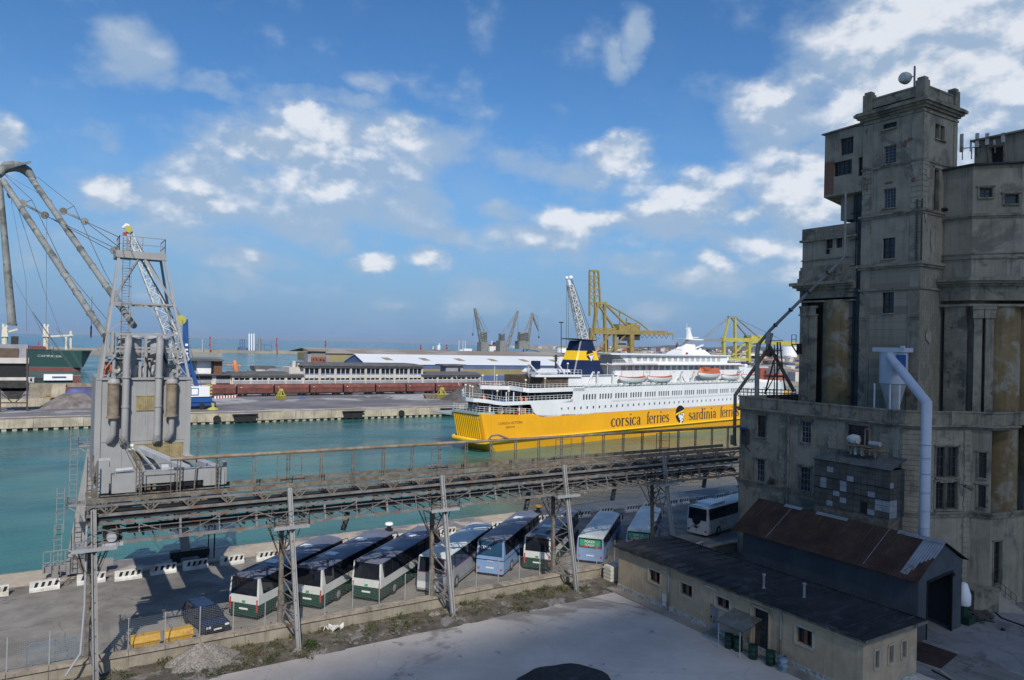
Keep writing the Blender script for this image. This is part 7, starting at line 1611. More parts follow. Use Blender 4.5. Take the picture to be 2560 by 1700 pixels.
simple('brick_house','red brick house with four small windows behind the terminal roof','building',[('wall','far_brick',[(779,815,893,908,312,8)]),('window','window_dark',[(783,785,896,900,311.6,.3),(790,792,896,900,311.6,.3),(800,803,897,901,311.6,.3),(808,811,898,902,311.6,.3)]),('side_shed','plaster_grey',[(769,779,885,908,313,6)]),('side_shed','plaster_grey',[(815,822,888,908,313,6)]),('roof','brown_roof',[(768,820,874,878,313,6)]),('upper_wall','farstone',[(778,815,878,893,314,6)])])
def hut():
    t=thing('barrel_hut','low hut with a barrel vaulted roof behind the low wing','hut',tuple(ay(680,935,305))); Y=303
    b=MB(); a=ay(663,935,Y); c=ay(706,935,Y); m=(a.x+c.x)/2; r=(c.x-a.x)/2; P=[(a.x,Y,4.5)]+[(m-r*cos(PI*k/10),Y,6.1+1.8*sin(PI*k/10)) for k in range(11)]+[(c.x,Y,4.5)]
    b.ext(P,(0,10,0)); b.build('vaulted_hall','plaster_grey',t); b=MB(); bx(b,640,663,924,935,Y+1,9); b.build('side_wall','plaster_white',t); b=MB(); bx(b,637,690,916,924,Y+2,9); b.build('roof','grey_roof',t)
    b=MB(); bx(b,676,680,927,934,Y-.2,.2); b.build('door','window_dark',t)
hut()
def warehouse():
    t=thing('white_warehouse','very long warehouse with a white sheet roof and blue gable end on the far side','warehouse',(129,340,0))
    Y=340; e=ay(914.7,909.6,Y); x0=e.x; ze=e.z; x1=265
    rg=ax(887.6,885.2,x0); fa=ax(860,907,x0); yr,zr,yb=rg.y,rg.z,fa.y
    b=MB(); b.hexa([(x0-.5,Y-.6,ze-.2),(x1,Y-.6,ze-.2),(x1,yr,zr),(x0-.5,yr,zr)],[(x0-.5,Y-.6,ze),(x1,Y-.6,ze),(x1,yr,zr+.2),(x0-.5,yr,zr+.2)]); b.hexa([(x0-.5,yr,zr),(x1,yr,zr),(x1,yb,ze),(x0-.5,yb,ze)],[(x0-.5,yr,zr+.2),(x1,yr,zr+.2),(x1,yb,ze+.2),(x0-.5,yb,ze+.2)]); b.build('roof','white_roof',t)
    b=MB(); b.ext([(x0,Y,-1),(x0,yb,-1),(x0,yb,ze-.1),(x0,yr,zr-.1),(x0,Y,ze-.3)],(.3,0,0)); b.build('gable_wall','shed_blue',t)
    b=MB(); b.box(x0,x1,Y,Y+.3,-1,ze-.2); b.build('wall','shed_ochre',t)
    b=MB(); b.box(x0,x1,Y-.1,Y-.01,ze-2.2,ze-.25); b.box(x0,x1,Y-.1,Y-.01,0,3.1); b.build('blue_bands','shed_blue',t)
    for k in range(7):
        u=.52; xx=x0+13+k*21; b=MB(); za=ze+(zr-ze)*.35; zb=ze+(zr-ze)*.62; ya_=Y+(yr-Y)*.35; yb_=Y+(yr-Y)*.62; b.add([(xx,ya_,za+.30),(xx+4,ya_,za+.30),(xx+2.5,yb_,zb+.30),(xx-1.5,yb_,zb+.30)],[(0,1,2,3)]); b.build('rooflight','louvre',t)
    b=MB(); 
    for k in range(6): b.box(x0+8+k*22,x0+8.3+k*22,Y-.3,Y-.1,0,ze-.3)
    b.build('downpipe','dirty_white',t)
    t=thing('brown_shed','low wide brown roofed shed behind the white warehouse','warehouse',(x0-12,yb+30,0))
    Yb=yb+60; a=ay(805,876,Yb); b=MB(); p=[ay(x,y,Yb) for x,y in ((790,905),(1420,905),(1420,888),(1400,882),(805,876))]; b.ext(p[:3]+[ay(1420,890,Yb),ay(790,884,Yb)],(0,40,0)); b.build('wall','shed_ochre',t)
    b=MB(); z=ay(1000,886,Yb).z; b.hexa([(a.x,Yb-1,z),(a.x+260,Yb-1,z),(a.x+262,Yb+30,z+2.6),(a.x-4,Yb+30,z+2.6)],[(a.x,Yb-1,z+.2),(a.x+260,Yb-1,z+.2),(a.x+262,Yb+30,z+2.8),(a.x-4,Yb+30,z+2.8)]); b.hexa([(a.x-4,Yb+30,z+2.6),(a.x+262,Yb+30,z+2.6),(a.x+262,Yb+60,z),(a.x-4,Yb+60,z)],[(a.x-4,Yb+30,z+2.8),(a.x+262,Yb+30,z+2.8),(a.x+262,Yb+60,z+.2),(a.x-4,Yb+60,z+.2)]); b.build('roof','brown_roof',t)
warehouse()
simple('grey_kiosk','small grey flat roofed kiosk in front of the white warehouse','building',[('wall','plaster_grey',[(1115,1158,915,932,300,6)]),('roof','grey_roof',[(1107,1166,911.5,915,299,8)]),('door','window_dark',[(1146,1151,920,930,299.6,.3)])])
def orangething():
    Y=296; t=thing('navigation_mark','bright orange day mark standing on the low roof left of the terminal','marker',tuple(ay(592,934,Y)))
    b=MB(); b.path([ay(594,934,Y),ay(589,920,Y),ay(587,905,Y),ay(586,901,Y)],[.7,1.0,.8,.5],8); b.build('body','orange',t,True); b=MB(); b.bar(ay(566,912,Y),ay(602,914,Y),.45); b.build('cross_arm','orange',t)
orangething()
def grab(px,py,s,lb,m='lemon'):
    p=gz(px,py,0); t=thing('crane_grab',lb,'grab',(p.x,p.y,0),group='yellow grabs on the far pier')
    b=MB()
    for q in (-1,1): b.hexa([(p.x-1.6*s,p.y,.1),(p.x+1.6*s,p.y,.1),(p.x+1.6*s,p.y+q*.6*s,.05),(p.x-1.6*s,p.y+q*.6*s,.05)],[(p.x-1.4*s,p.y,1.6*s),(p.x+1.4*s,p.y,1.6*s),(p.x+1.5*s,p.y+q*1.4*s,1.4*s),(p.x-1.5*s,p.y+q*1.4*s,1.4*s)])
    b.build('bucket',m,t)
    b=MB()
    for q in (-1,1):
        for x in (-1.2,1.2): b.bar((p.x+x*s,p.y+q*1.3*s,1.4*s),(p.x+x*.3*s,p.y,3.4*s),.22*s)
    b.ob((p.x,p.y,3.4*s),(1.3*s,.8*s,.8*s)); b.bar((p.x,p.y,.9*s),(p.x,p.y,3.2*s),.4*s); b.build('arms',m,t)
grab(702,999,.95,'bright yellow open clamshell grab standing alone on the far pier'); grab(1104,996,1.05,'tall yellow grab beside the coal heap'); 
p=gz(1075,996,0); t=thing('crane_grab','flat rusty yellow grab bucket lying left of the tall yellow grab','grab',(p.x,p.y,0),group='yellow grabs on the far pier'); b=MB(); b.hexa([(p.x-2,p.y-.8,.05),(p.x+2,p.y-.8,.05),(p.x+2,p.y+.8,.05),(p.x-2,p.y+.8,.05)],[(p.x-2.5,p.y-1.2,1.3),(p.x+2.5,p.y-1.2,1.3),(p.x+2.2,p.y+1.2,1.5),(p.x-2.2,p.y+1.2,1.5)]); b.build('bucket','rusty_pipe',t); b=MB(); b.bar((p.x-2.3,p.y,1.4),(p.x,p.y,.4),.3); b.bar((p.x+2.3,p.y,1.5),(p.x,p.y,.4),.3); b.build('arms','gantry_yellow',t)
def heap(px,py,rx,ry,h,m,nm,lb,cat,flat=0):
    p=gz(px,py,0); b=MB(); n,mm=30,10
    for j in range(mm+1):
        r=j/mm
        for i in range(n): a=2*PI*i/n; k=1+.1*sin(3*a+px)+.05*sin(7*a); b.v.append(V((p.x+rx*(1-r)*cos(a)*k,p.y+ry*(1-r)*sin(a)*k,h*min(1,r*(1+flat))**1.0*(1+random.uniform(-.03,.03)))))
    for j in range(mm):
        for i in range(n): b.f.append((j*n+i,j*n+(i+1)%n,(j+1)*n+(i+1)%n,(j+1)*n+i)); b.mi.append(0)
    b.build(nm,m,smooth=True,label=lb,cat=cat)
mat('coal',(.12,.11,.10),.95,.3,.5); mat('tarp_blue',(.10,.12,.30),.7,.2,.4); mat('ore',(.22,.19,.18),.95,.3,.5)
heap(1172,998,11,9,6.2,'coal','coal_heap','tall conical heap of dark gravel behind the ferry stern','heap'); heap(185,1016,8.5,8,3.6,'ore','ore_heap','wide brownish heap on the far pier at the left edge','heap',.5)
heap(205,1008,6.5,6,4.3,'tarp_blue','tarpaulin_heap','heap covered with dark blue tarpaulin behind the brown heap','heap',.8); heap(755,996,1.6,1.2,.8,'tarp_blue','tarpaulin_heap','tiny dark blue covered heap right of the yellow grab','heap')
def stripes():
    for k,(a,c,y0,y1,lb) in enumerate(((536,592,997,994,'row of low red and white barrier blocks right of the mobile crane'),(1118,1150,994,1000,'row of low red and white barrier blocks beside the coal heap'))):
        p=gz(a,y0,0);q=gz(c,y1,0); n=16; t=thing('barrier_row',lb,'barrier',(p.x,p.y,0)); r=MB(); w=MB()
        for i in range(n): s=p.lerp(q,(i+.5)/n); (r if i%2 else w).ob(s+V((0,0,.45)),((q-p).length/n*.98,.5,.85))
        r.build('red_blocks','red',t); w.build('white_blocks','white',t)
stripes()
for k,(px,py,w,lb) in enumerate(((542,1050,0,'round black tyre fender on the far pier wall'),(612,1047,1,'wide black fender pair on the far pier wall under the mobile crane'),(882,1038,1,'black boxed fender in the middle of the far pier wall'),(1124,1031,1,'black fender on the far pier wall behind the ferry stern'),(1003,1038,0,'small tyre fender between the two boxed fenders'))):
    p=ay(px,py,195.3); t=thing('fender',lb,'fender',(p.x,195.3,-.8),group='fenders on the far pier wall'); b=MB()
    if w: b.ob((p.x,195.1,-.6),(5.2,.8,1.9)); b.ob((p.x,194.9,.25),(6.2,1.0,.3))
    else: b.lathe([(.45,-.25),(.9,-.25),(.9,.25),(.45,.25)],(p.x,195.1,-.7),14,axis='Y')
    b.build('fender','rubber',t)
# ---- blue mobile crane ----
def mobile():
    p=gz(485,1022,0); Y=216; t=thing('mobile_crane','blue mobile harbour crane with a tall white lattice boom on the far pier','crane',(p.x,Y,0))
    A=lambda x,y,d=0: ay(x,y,Y+d)
    b=MB(); a=A(405,1012);c=A(540,1020); b.box(a.x,c.x,Y,Y+6,.9,1.9); a=A(440,0); b.box(A(462,990).x,A(530,990).x,Y-.3,Y+5,1.9,3.4); b.build('chassis','blue_paint',t)
    for px in (415,440,465,505): b=MB(); q=A(px,1015); b.lathe([(.8,-.5),(.8,.5),(.3,.55)],(q.x,Y-.3,.8),12,axis='Y'); b.build('wheel','rubber',t)
    b=MB(); q=A(528,1012); b.bar((q.x,Y-1,1.5),(q.x,Y-3,1.3),.5); b.tube((q.x,Y-3,.3),(q.x,Y-3,1.8),.35,8); b.lathe([(1.5,.05),(1.4,.4),(.3,.8)],(q.x,Y-3,0),10); b.build('outrigger','lemon',t)
    b=MB(); b.box(A(400,965).x,A(524,965).x,Y-.6,Y+6,3.5,A(480,966).z); b.build('machine_house','ship_white',t); b=MB(); q=A(486,975); zc=(3.5+A(480,966).z)/2; b.box(q.x-1.0,q.x+1.0,Y-.7,Y-.6,zc-1,zc+1); b.build('emblem','blue_paint',t); b=MB(); b.box(q.x-.8,q.x+.8,Y-.74,Y-.7,zc-.8,zc+.8); b.build('emblem','white',t)
    b=MB(); 
    for k in range(4): b.box(A(524,960).x,A(530,960).x,Y-.6,Y+5.5,3.6+k*.9,4.0+k*.9)
    b.build('warning_edge','lemon',t)
    b=MB(); a0=A(467,965,2);a1=A(452,905,2);a2=A(462,800,2); 
    b.hexa([A(455,962,1),A(478,962,1),A(478,962,4),A(455,962,4)],[A(455,900,1),A(474,900,1),A(474,900,4),A(455,900,4)]); b.hexa([A(455,900,1),A(474,900,1),A(474,900,4),A(455,900,4)],[A(457,798,1),A(470,798,1),A(470,798,4),A(457,798,4)]); b.bar(A(472,900,2),A(492,965,2),1.0); b.build('tower','blue_paint',t)
    letters('FTP',1.7,'white',t,facing(A(464.5,876,.9)-ORG[t.name],(0.35,0,-1),(1,0,.35)),name='tower_lettering') if False else None
    b=MB(); q=A(452,800,1); b.lathe([(.5,-.3),(1.35,-.3),(1.35,.3),(.5,.3)],q,16,axis='Y'); b.build('sheave','lemon',t); b=MB(); q2=A(322,573,1); b.lathe([(.4,-.3),(.9,-.3),(.9,.3),(.4,.3)],q2,16,axis='Y'); b.build('sheave','lemon',t)
    b=MB(); 
    for x,y,tx in ((467,862,'F'),(467,875,'T'),(468,887,'B')): 
        pass
    for (y0,y1) in ((858,865),(871,876),(880,886)): q=A(463,y0,.95); r=A(470,y1,.95); b.box(q.x,r.x,Y+.85,Y+.95,r.z,q.z-.12)
    b.build('tower_marking','white',t)
    b=MB(); f=A(455,905,2); h=A(322,578,2); lattice(b,f,h,3.4,1.2,14,.19,side=(1,0,0)); b.build('boom','dirty_white',t)
    b=MB(); b.path([A(322,566,2),A(316,563,2),A(307,570,2)],[.55,.6,.35],8); b.build('boom_head','ship_white',t); b=MB(); b.ob(A(312,585,2),(.9,.6,.9)); b.build('hook_block','red',t)
    b=MB()
    for d in (0,4): b.bar(A(324,570,2),A(452+d,797,2),.14)
    b.bar(A(455,800),A(505,970),.12); b.build('cables','cable',t)
mobile()
# ---- hopper, wall and cargo at the left edge ----
def lefty():
    Y=222; t=thing('loading_hopper','dark steel loading hopper on braced legs at the left edge of the far pier','hopper',tuple(ay(40,1030,Y)))
    A=lambda x,y,d=0: ay(x,y,Y+d)
    b=MB(); b.hexa([A(-10,978),A(72,978),A(72,978,5),A(-10,978,5)],[A(-10,951),A(72,951),A(72,951,5),A(-10,951,5)]); b.hexa([A(22,998),A(48,998),A(48,998,4),A(22,998,4)],[A(0,970),A(68,970),A(68,970,4.5),A(0,970,4.5)]); b.build('hopper','soot',t)
    b=MB()
    for x in (0,68):
        for d in (0,5): b.bar(A(x,1030,d),A(x,872 if x and d==0 else 975,d),.4)
    b.bar(A(0,1007),A(68,1007),.3); b.bar(A(5,985),A(30,1006),.25); b.bar(A(63,985),A(38,1006),.25); b.build('frame','old_wood',t)
    simple('stone_wall','old stone pier wall at the far left behind the hopper','wall',[('wall','wallstone',[(73,240,958,1000,262,2)]),('buttress','pier_wall',[(127,165,960,994,260,1.8)])])
    simple('pier_wall','pale low wall running left behind the hopper','wall',[('wall','pier_wall',[(-40,130,996,1022,236,1.5)])])
    simple('cargo_container','white container with a worn blue inscription beyond the stone wall','container',[('body','white',[(109,182,936,951,305,3)]),('inscription','shed_blue',[(130,165,941,944,304.7,.3)]),('base','soot',[(85,184,945,957,306,3)])])
    simple('cargo_container','rust red container right of the white container','container',[('body','wagon_red',[(182,202,940,957,303,3)]),('top_rail','farstone',[(182,202,938.6,940,303,3)])])
    simple('coal_barge','black hulled barge with a white deckhouse at the left edge','barge',[('hull','black',[(-40,70,908,944,330,12)]),('gunwale','plaster_white',[(-40,72,895,908,329,13),(-40,87,943.5,957,329,2)]),('deckhouse','plaster_grey',[(-40,70,862,894,331,8)]),('shutter','deck_brown',[(-40,46,871,892,330.5,.5)]),('window','window_dark',[(75,80,946,953,328.8,.3)])])
    simple('yellow_skip','small yellow skip on the pale quay at the left','skip',[('body','bin_yellow',[(115,126,990,1006,240,2)]),('lid','gantry_yellow',[(114,127,989,990.5,239.8,2.4)])])
lefty()
# ---- green cargo ship ----
def campania():
    Y=497; A=lambda x,y,d=0: ay(x,y,Y+d); t=thing('cargo_ship','dark green cargo ship with two pale yellow deck cranes','ship',tuple(A(60,929)))
    def hull(b,yt0,yb0,yt1,yb1,xt,xb,w):
        a=[A(-260,yb0),A(xb,yb1),A(xb+3,yb1,w/2),A(xb,yb1,w),A(-260,yb0,w)]; c=[A(-260,yt0),A(xt-25,yt1),A(xt,yt1,w/2),A(xt-25,yt1,w),A(-260,yt0,w)]
        b.add(a+c,[(4,3,2,1,0),(5,6,7,8,9)]+[(i,(i+1)%5,(i+1)%5+5,i+5) for i in range(5)])
    b=MB(); hull(b,870,914,877,918,229,205,18); b.build('hull','green_hull',t)
    b=MB(); hull(b,914.3,926,918.3,931,203,198,17.6); b.build('lower_hull','red_hull',t)
    b=MB(); hull(b,867,869.6,875,876.6,231,229,18.2); b.build('bulwark','green_hull',t)
    letters('CAMPANIA',1.9,'dirty_white',t,facing(A(124,893,-.35)-ORG[t.name]*0-ORG[t.name],(1,0,-.02),(0,0,1)),name='name_lettering',sx_=1.25)
    b=MB(); bx(b,-60,113,866,880,Y+3,12); bx(b,112,130,874,880,Y+4,10); b.build('hatch_covers','red_hull',t)
    def crane(x0,jx,jy0,jy1,lb):
        b=MB(); q=A(x0,878,6); r=A(x0,842,6); b.tube(q,r,1.5,12); b.build('crane_post','cream',t)
        b=MB(); b.hexa([A(x0-9,842,4),A(x0+8,842,4),A(x0+8,842,9),A(x0-9,842,9)],[A(x0-6,816,4.5),A(x0+5,816,4.5),A(x0+5,816,8),A(x0-6,816,8)]); b.ob(A(x0-4,813,6),(1,1,1.6)); b.ob(A(x0+5,814,6),(1,1,1.4)); b.build('crane_house','cream',t)
        b=MB(); b.bar(A(x0+5,jy0,6),A(jx,jy1,6),1.0); b.build('crane_jib','cream',t)
    crane(115,182,841,838,''); crane(12,44,830,823,''); 
    b=MB(); b.bar(A(165,840,6),A(165,874,6),1.0); b.bar(A(176.5,827,7),A(176.5,874,7),1.0); b.build('derrick_posts','cream',t)
    b=MB(); bx(b,27,46,841,862,Y+5,3); b.build('winch_house','soot',t)
campania()
simple('beacon','red channel beacon in the water beyond the cargo ship','beacon',[('post','red',[(95,97,852,862,900,2)]),('float','red',[(93.5,98.5,858,863,899.5,3)])])
# ---- refinery, beacons, small ship on the breakwater ----
def refinery():
    Y=1125; A=lambda x,y,d=0: ay(x,y,Y+d); t=thing('oil_jetty','small oil jetty with three tall white columns and dark pipe racks on the breakwater','oil jetty',tuple(A(620,880)))
    for x in (623,629,635): b=MB(); b.tube(A(x,878),A(x,834),1.0,8); b.build('column','white',t)
    b=MB(); b.tube(A(649,880),A(649,846),2.4,8); b.build('dark_tower','grey_steel',t)
    b=MB(); 
    for x in (600,606,612): b.bar(A(x,878),A(x,848),.9)
    for y in (850,858,866): b.bar(A(600,y),A(612,y),.8)
    bx(b,598,613,868,879,Y,10); bx(b,618,640,870,877,Y,8); b.bar(A(640,862),A(680,863),1.2); b.bar(A(679,863),A(679,874),.8); b.bar(A(661,862),A(661,876),.8); b.build('pipe_rack','shed_blue',t)
refinery()
for px,y0,y1,Y,lb in ((525,842,880,1115,'tall red beacon post left of the oil jetty'),(692,845,881,1115,'tall red beacon post right of the oil jetty'),(814,852,874,1115,'red beacon post beyond the brown roofs'),(1052,862,880,1100,'short red beacon left of the far tanker'),(1117,861,880,1100,'short red beacon at the bow of the far tanker'),(506,849,879,1115,'thin pale mast at the left end of the breakwater')):
    t=thing('beacon',lb,'beacon',tuple(ay(px,y1,Y)),group='beacons along the breakwater'); b=MB(); b.bar(ay(px,y1,Y),ay(px,y0,Y),1.1 if 'red' in lb else .6); b.build('post','red' if 'red' in lb else 'dirty_white',t)
    if 'red' in lb: b=MB(); b.ob(ay(px,(y0+y1)/2,Y),(2.4,2.4,2.4)); b.ob(ay(px,y0+2,Y),(1.9,1.9,2)); b.build('gallery','red',t)
def tanker():
    Y=1500; A=lambda x,y,d=0: ay(x,y,Y+d); t=thing('tanker','small dark tanker with a white mast far out beyond the breakwater','ship',tuple(A(1110,880)))
    b=MB(); b.hexa([A(1084,881),A(1150,881),A(1150,881,14),A(1084,881,14)],[A(1080,874),A(1152,877),A(1152,877,14),A(1080,874,14)]); b.build('hull','black',t); b=MB(); bx(b,1094,1101,863,877,Y+3,8); b.bar(A(1098,858,3),A(1098,872,3),2); b.build('superstructure','ship_white',t); b=MB(); bx(b,1082,1084,866,876,Y+3,2); b.build('bow_mast','ship_white',t)
tanker()
# ---- grey portal cranes ----
def pcrane(i,pts,lb):
    Y=640; A=lambda x,y,d=0: ay(x,y,Y+d); t=thing('portal_crane',lb,'crane',tuple(A(pts['base'],885)),group='grey portal cranes beyond the warehouse')
    for x in (-8,8): b=MB(); b.bar(A(pts['base']+x*.7,888,4-x/3),A(pts['base']+x*.35,866,4),1.0); b.build('portal_leg','gantry_grey',t)
    b=MB(); h=pts['house']; bx(b,*h,Y,9); bx(b,h[0]+2,h[1]-4,h[2]-pts['th'],h[2],Y+2,5); 
    for k in range(5): b.bar(A(h[0]+2,h[2]-k*pts['th']/5,1),A(h[1]-3,h[2]-(k+1)*pts['th']/5,1),.5)
    b.build('machine_house','boom_grey',t)
    b=MB()
    for a,c,w in pts['jib']: lattice(b,A(*a,3),A(*c,3),w,w*.45,9,.42,side=(1,0,0)) if w>1.5 else b.bar(A(*a,3),A(*c,3),w)
    b.build('jib','gantry_grey',t)
    b=MB()
    for a,c in pts['cab']: b.bar(A(*a,3),A(*c,3),.22)
    b.ob(A(*pts['hook']),(1.2,1.2,2.4)); b.build('hook_and_cables','cable',t)
pcrane(0,dict(base=1213,house=(1203,1222,856,880),th=26,jib=[((1208,878),(1187,771),3.4),((1213,832),(1187,771),.9)],cab=[((1187,771),(1182,834)),((1190,772),(1222,832))],hook=(1182,836)),'grey portal crane with its jib leaning left, leftmost of the three')
pcrane(1,dict(base=1258,house=(1250,1266,852,880),th=18,jib=[((1266,876),(1295,778),3.2),((1262,834),(1295,778),.9)],cab=[((1295,778),(1295,842)),((1293,778),(1255,832))],hook=(1295,844)),'grey portal crane with its jib leaning right, middle of the three')
pcrane(2,dict(base=1313,house=(1298,1325,853,873),th=22,jib=[((1318,870),(1331,786),2.4),((1310,838),(1330,784),1.2),((1330,783),(1347,827),1.6)],cab=[((1347,827),(1347,842)),((1331,784),(1343,790)),((1343,790),(1347,826))],hook=(1347,843)),'grey portal crane with a folded double jib, rightmost of the three')
simple('moored_ship','white moored ship superstructure with red and blue funnel between the grey cranes','ship',[('superstructure','ship_white',[(1224,1248,866,884,660,10)]),('funnel','blue_paint',[(1235,1242,856,862,662,5)]),('funnel_base','red',[(1228,1242,862,866,661,6)]),('mast','white',[(1229,1231,852,866,663,1)])])
simple('white_gantry','white pipe gantry with three thin masts on the quay left of the grey cranes','gantry',[('platform','white',[(1160,1180,872,877,700,4),(1150,1158,874,879,700,4)]),('mast','white',[(1147,1148.4,851,879,701,1),(1157,1158.2,851,879,701,1),(1163,1164.2,851,878,701,1)])])
def wboom():
    Y=420; A=lambda x,y,d=0: ay(x,y,Y+d); t=thing('lattice_boom_crane','white lattice boom crane rising behind the ferry funnel','crane',tuple(A(1462,900)))
    b=MB(); lattice(b,A(1466,880,2),A(1424,712,2),6.0,3.0,14,.42,side=(1,0,0)); b.build('boom','dirty_white',t)
    b=MB(); b.tube(A(1424,712,2),A(1421,700,2),1.2,8); b.ell(A(1417,695,2),(1.3,1.3,1.3),8,6); b.ell(A(1427,694,2),(1.6,1.6,1.6),8,6); b.build('boom_head','ship_white',t)
    b=MB(); b.bar(A(1427,696,2),A(1470,830,2),.3); b.bar(A(1429,696,2),A(1482,845,2),.3); b.bar(A(1417,697,2),A(1416,880,2),.22); b.bar(A(1420,704,2),A(1422,880,2),.22); b.build('cables','cable',t)
    b=MB(); bx(b,1440,1480,880,915,Y,8); b.build('machine_house','ship_white',t)
wboom()
def gantry(t,Y,m,bars,boxes,cables=(),house=(),fest=()):
    A=lambda x,y,d=0: ay(x,y,Y+d)
    for k,(nm,lst) in enumerate(bars):
        for g in (lst if nm in('leg','mast_leg') else [lst]):
            b=MB()
            for q in ([g] if nm in('leg','mast_leg') else g): b.bar(A(q[0],q[1],q[5] if len(q)>5 else 0),A(q[2],q[3],q[5] if len(q)>5 else 0),q[4])
            b.build(nm,m,t)
    if boxes: b=MB(); [bx(b,*q) for q in boxes]; b.build('machine_house',m,t)
    if cables: b=MB(); [b.bar(A(*a),A(*c),.3) for a,c in cables]; b.build('cables','cable',t)
Y=470
t=thing('container_gantry','ochre yellow container gantry crane with its boom raised upright, behind the ferry','gantry crane',tuple(ay(1540,905,Y)))
gantry(t,Y,'gantry_yellow',[('raised_boom',[(1474,677,1474,790,1.3),(1486,677,1488,840,1.3),(1496,678,1501,765,1.3),(1474,677,1496,678,1.6)]+[(1474,y,1498,y+1,.9) for y in (690,705,722,738,756)]+[(1474,690+16*k,1486,706+16*k,.5) for k in range(5)]+[(1496,690+16*k,1486,706+16*k,.5) for k in range(4)]),
 ('leg',[(1493,758,1475,900,2.4),(1511,760,1514,905,2.2),(1537,825,1537,905,2.6),(1577,828,1577,905,4.2),(1477,820,1477,905,2.4),(1476,833,1476,905,2.2,14),(1516,833,1516,905,2.2,14)]),
 ('apex_frame',[(1490,758,1515,758,2.0),(1495,760,1535,820,1.4),(1513,760,1565,812,1.4),(1513,758,1600,808,.9),(1549,775,1550,812,.8),(1566,795,1567,812,.8),(1600,808,1622,826,.9)]),
 ('main_girder',[(1483,830,1666,832,3.6),(1660,833,1682,835,1.8),(1483,822,1540,822,1.2)]),('brace',[(1535,824,1500,868,1.4),(1565,835,1520,885,1.2),(1540,868,1577,868,1.4),(1530,886,1545,870,1.0)])],
 [(1548,1601,813,826,Y,10),(1577,1592,808,814,Y+1,5)],cables=[((1486,760,0),(1500,840,0)),((1505,765,0),(1505,800,0)),((1595,836,0),(1600,843,0))]+[((1600+12*k,836,0),(1606+12*k,846,0)) for k in range(6)]+[((1606+12*k,846,0),(1612+12*k,836,0)) for k in range(6)]+[((1682,836,0),(1682,850,0)),((1483,835,0),(1493,850,0)),((1500,848,0),(1482,835,0))])
b=MB(); [bx(b,*q) for q in ((1548,1580,836,842,Y,5),(1556,1578,842,852,Y,5),(1583,1600,835,850,Y,5),(1548,1566,858,862,Y,5))]; b.build('trolley_cab','soot',t)
t=thing('container_gantry','lemon yellow container gantry crane with a lowered boom, right of the ferry mast','gantry crane',tuple(ay(1850,910,460)))
gantry(t,460,'lemon',[('leg',[(1823,793,1809,850,1.6),(1837,795,1838,905,2.2),(1809,845,1809,905,2.8),(1871,850,1872,935,3.2),(1811,895,1811,908,2.0,14)]),('main_girder',[(1805,849,1900,851,3.6),(1870,852,1990,860,4.0),(1809,897,1872,899,2.4)]),('brace',[(1868,852,1830,890,1.2),(1893,855,1845,895,1.0),(1869,858,1898,838,1.2)])],[(1878,1912,839,855,460,9)],cables=[((1826,792,0),(1870,840,0)),((1838,794,0),(1960,852,0))])
b=MB(); A=lambda x,y,d=0: ay(x,y,460+d); [b.bar(A(*q[:2]),A(*q[2:4]),q[4]) for q in ((1715,847,1808,849,1.2),(1715,851,1808,853,1.2),(1823,792,1760,842,.6),(1823,795,1766,843,.6),(1826,791,1870,843,1.4),(1838,792,1900,846,1.2),(1820,792,1842,793,1.8),(1716,847,1716,852,1))]+[b.bar(A(1720+8*k,847),A(1724+8*k,852),.4) for k in range(11)]; b.build('lowered_boom','gantry_grey',t)
def lmast():
    Y=600; t=thing('light_mast','tall thin floodlight mast left of the white lattice boom','light mast',tuple(ay(1403,890,Y))); b=MB(); b.bar(ay(1403,892,Y),ay(1403,806,Y),.6); b.build('pole','soot',t); b=MB(); b.ob(ay(1403,806,Y),(4.6,2,1.2)); b.build('lamp_ring','soot',t)
    t=thing('striped_tower','dark slim mast tower with side arms behind the ferry stern','mast',tuple(ay(1390,920,330))); b=MB(); b.bar(ay(1390,925,330),ay(1390,887,330),1.0); b.bar(ay(1383,892,330),ay(1398,892,330),.4); b.bar(ay(1385,897,330),ay(1395,897,330),.4); b.build('mast','soot',t)
    t=thing('red_loader','dark red dock loader with two upright arms behind the ferry funnel','loader',tuple(ay(1420,925,340))); b=MB(); A=lambda x,y,d=0: ay(x,y,340+d)
    for q in ((1420,925,1422,872,.8),(1434,925,1437,870,1.0),(1407,912,1436,914,1.6),(1425,912,1434,880,.5)): b.bar(A(*q[:2]),A(*q[2:4]),q[4])
    b.build('frame','red_hull',t)
lmast()
def tank(px0,px1,y0,y1,Y,lb):
    a=ay(px0,y1,Y); c=ay(px1,y0,Y); r=(c.x-a.x)/2; m=(a.x+c.x)/2; t=thing('storage_tank',lb,'storage tank',(m,Y,0),group='white storage tanks on the far shore'); b=MB(); b.lathe([(r,0),(r,c.z-.6)],(m,Y,0),22); b.build('shell','white',t,True); b=MB(); b.lathe([(r*1.01,c.z-.6),(r*.6,c.z+.3),(.2,c.z+.6)],(m,Y,0),22); b.build('tank_roof','dirty_white',t,True)
for a in ((1393,1419,870,891,760,'white storage tank, leftmost of the three behind the red loader'),(1415,1436,866,891,790,'white storage tank in the middle of three, the tallest'),(1434,1462,871,893,760,'white storage tank nearest the ferry funnel'),(1860,1885,884,900,900,'white storage tank seen under the lemon yellow gantry'),(1958,1985,866,900,820,'tall white storage tank just left of the silo edge')): tank(*a)
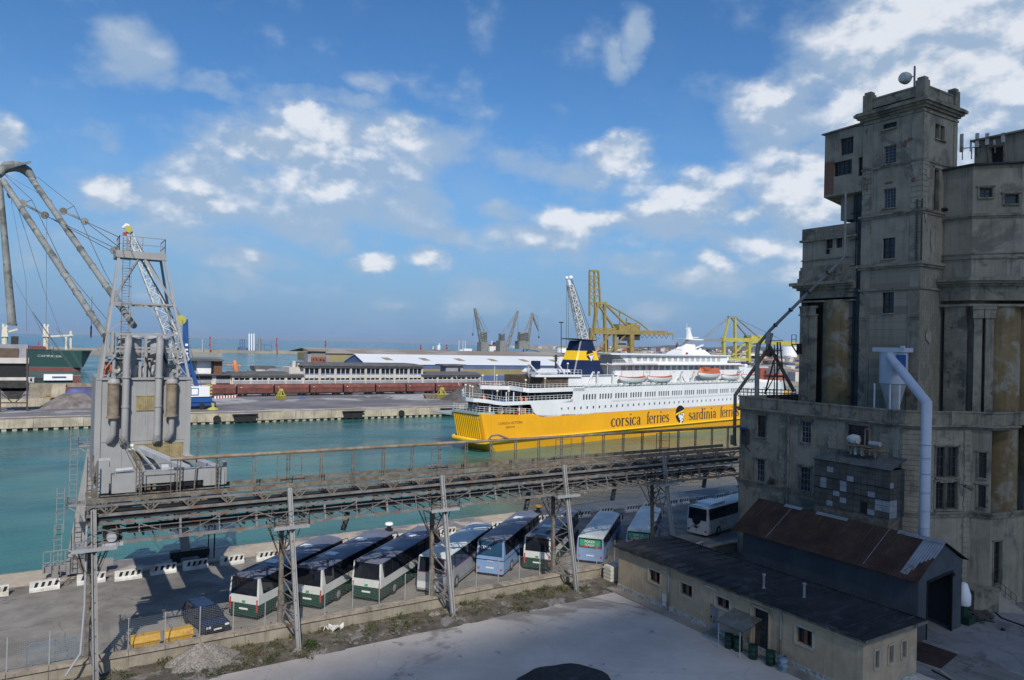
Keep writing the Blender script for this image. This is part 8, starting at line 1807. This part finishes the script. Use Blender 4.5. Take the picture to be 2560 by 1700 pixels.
# beacons and the clutter of the container port: far away, reads as one mass
t=thing('red_buoy_tower','dark red beacon tower above the ferry roof','beacon',tuple(ay(1693,888,900))); b=MB(); b.bar(ay(1693,890,900),ay(1693,856,900),1.6); b.ob(ay(1693,866,900),(4,4,6)); b.build('tower','red_hull',t)
def town():
    cols=[('tc_red',(.35,.10,.07)),('tc_blue',(.08,.13,.26)),('tc_white',(.62,.60,.56)),('tc_tan',(.42,.33,.24)),('tc_green',(.10,.17,.12)),('tc_grey',(.25,.25,.26)),('tc_orange',(.50,.2,.07)),('tc_dark',(.07,.07,.08))]
    for n,c in cols: mat(n,c,.8,.15,.05)
    rr=random.Random(11); b=MB()
    for k in range(1700):
        px=rr.uniform(1420,2080); D=rr.choice((520,640,760,900,1100,1400,1800,2400,3200))*rr.uniform(.85,1.15)
        d=ray(px,870); d.z=0; d.normalize(); f=D; x,y=d.x*f,d.y*f
        if y<430 and x<420: continue
        w=rr.uniform(6,20)*(D/900)**.5; h=rr.choice((2.6,5.2,7.8,5,9))*(D/1400+.45); b.ob((x,y,.3+h/2),(w,rr.uniform(5,14),h),rr.choice((0,.2,1.2)),mi=rr.choice((0,0,1,1,2,2,2,3,3,4,5,5,6,7)))
    b.build('container_port',[n for n,c in cols],kind='stuff')
    b=MB()
    for k in range(500):
        px=rr.uniform(1280,2200); d=ray(px,870); d.z=0; d.normalize(); D=rr.uniform(4500,7600); w=rr.uniform(15,60); h=rr.uniform(6,22); b.ob((d.x*D,d.y*D,h/2),(w,w,h),rr.uniform(0,1),mi=rr.choice((2,2,3,3,5)))
    b.build('town',[n for n,c in cols],kind='stuff')
town()

def haze():
    b=MB(); b.box(-31000,41000,-41000,51000,-3.2,118)
    o=b.build('haze','black',kind='stuff')
    m=bpy.data.materials.new('haze_air'); m.use_nodes=True; t=m.node_tree; t.nodes.remove(t.nodes['Principled BSDF']); v=N(t,'ShaderNodeVolumePrincipled'); v.inputs['Density'].default_value=3.0e-5; v.inputs['Color'].default_value=(.80,.88,1,1); v.inputs['Anisotropy'].default_value=.2
    t.links.new(v.outputs[0],t.nodes['Material Output'].inputs['Volume']); o.data.materials.clear(); o.data.materials.append(m)
haze()
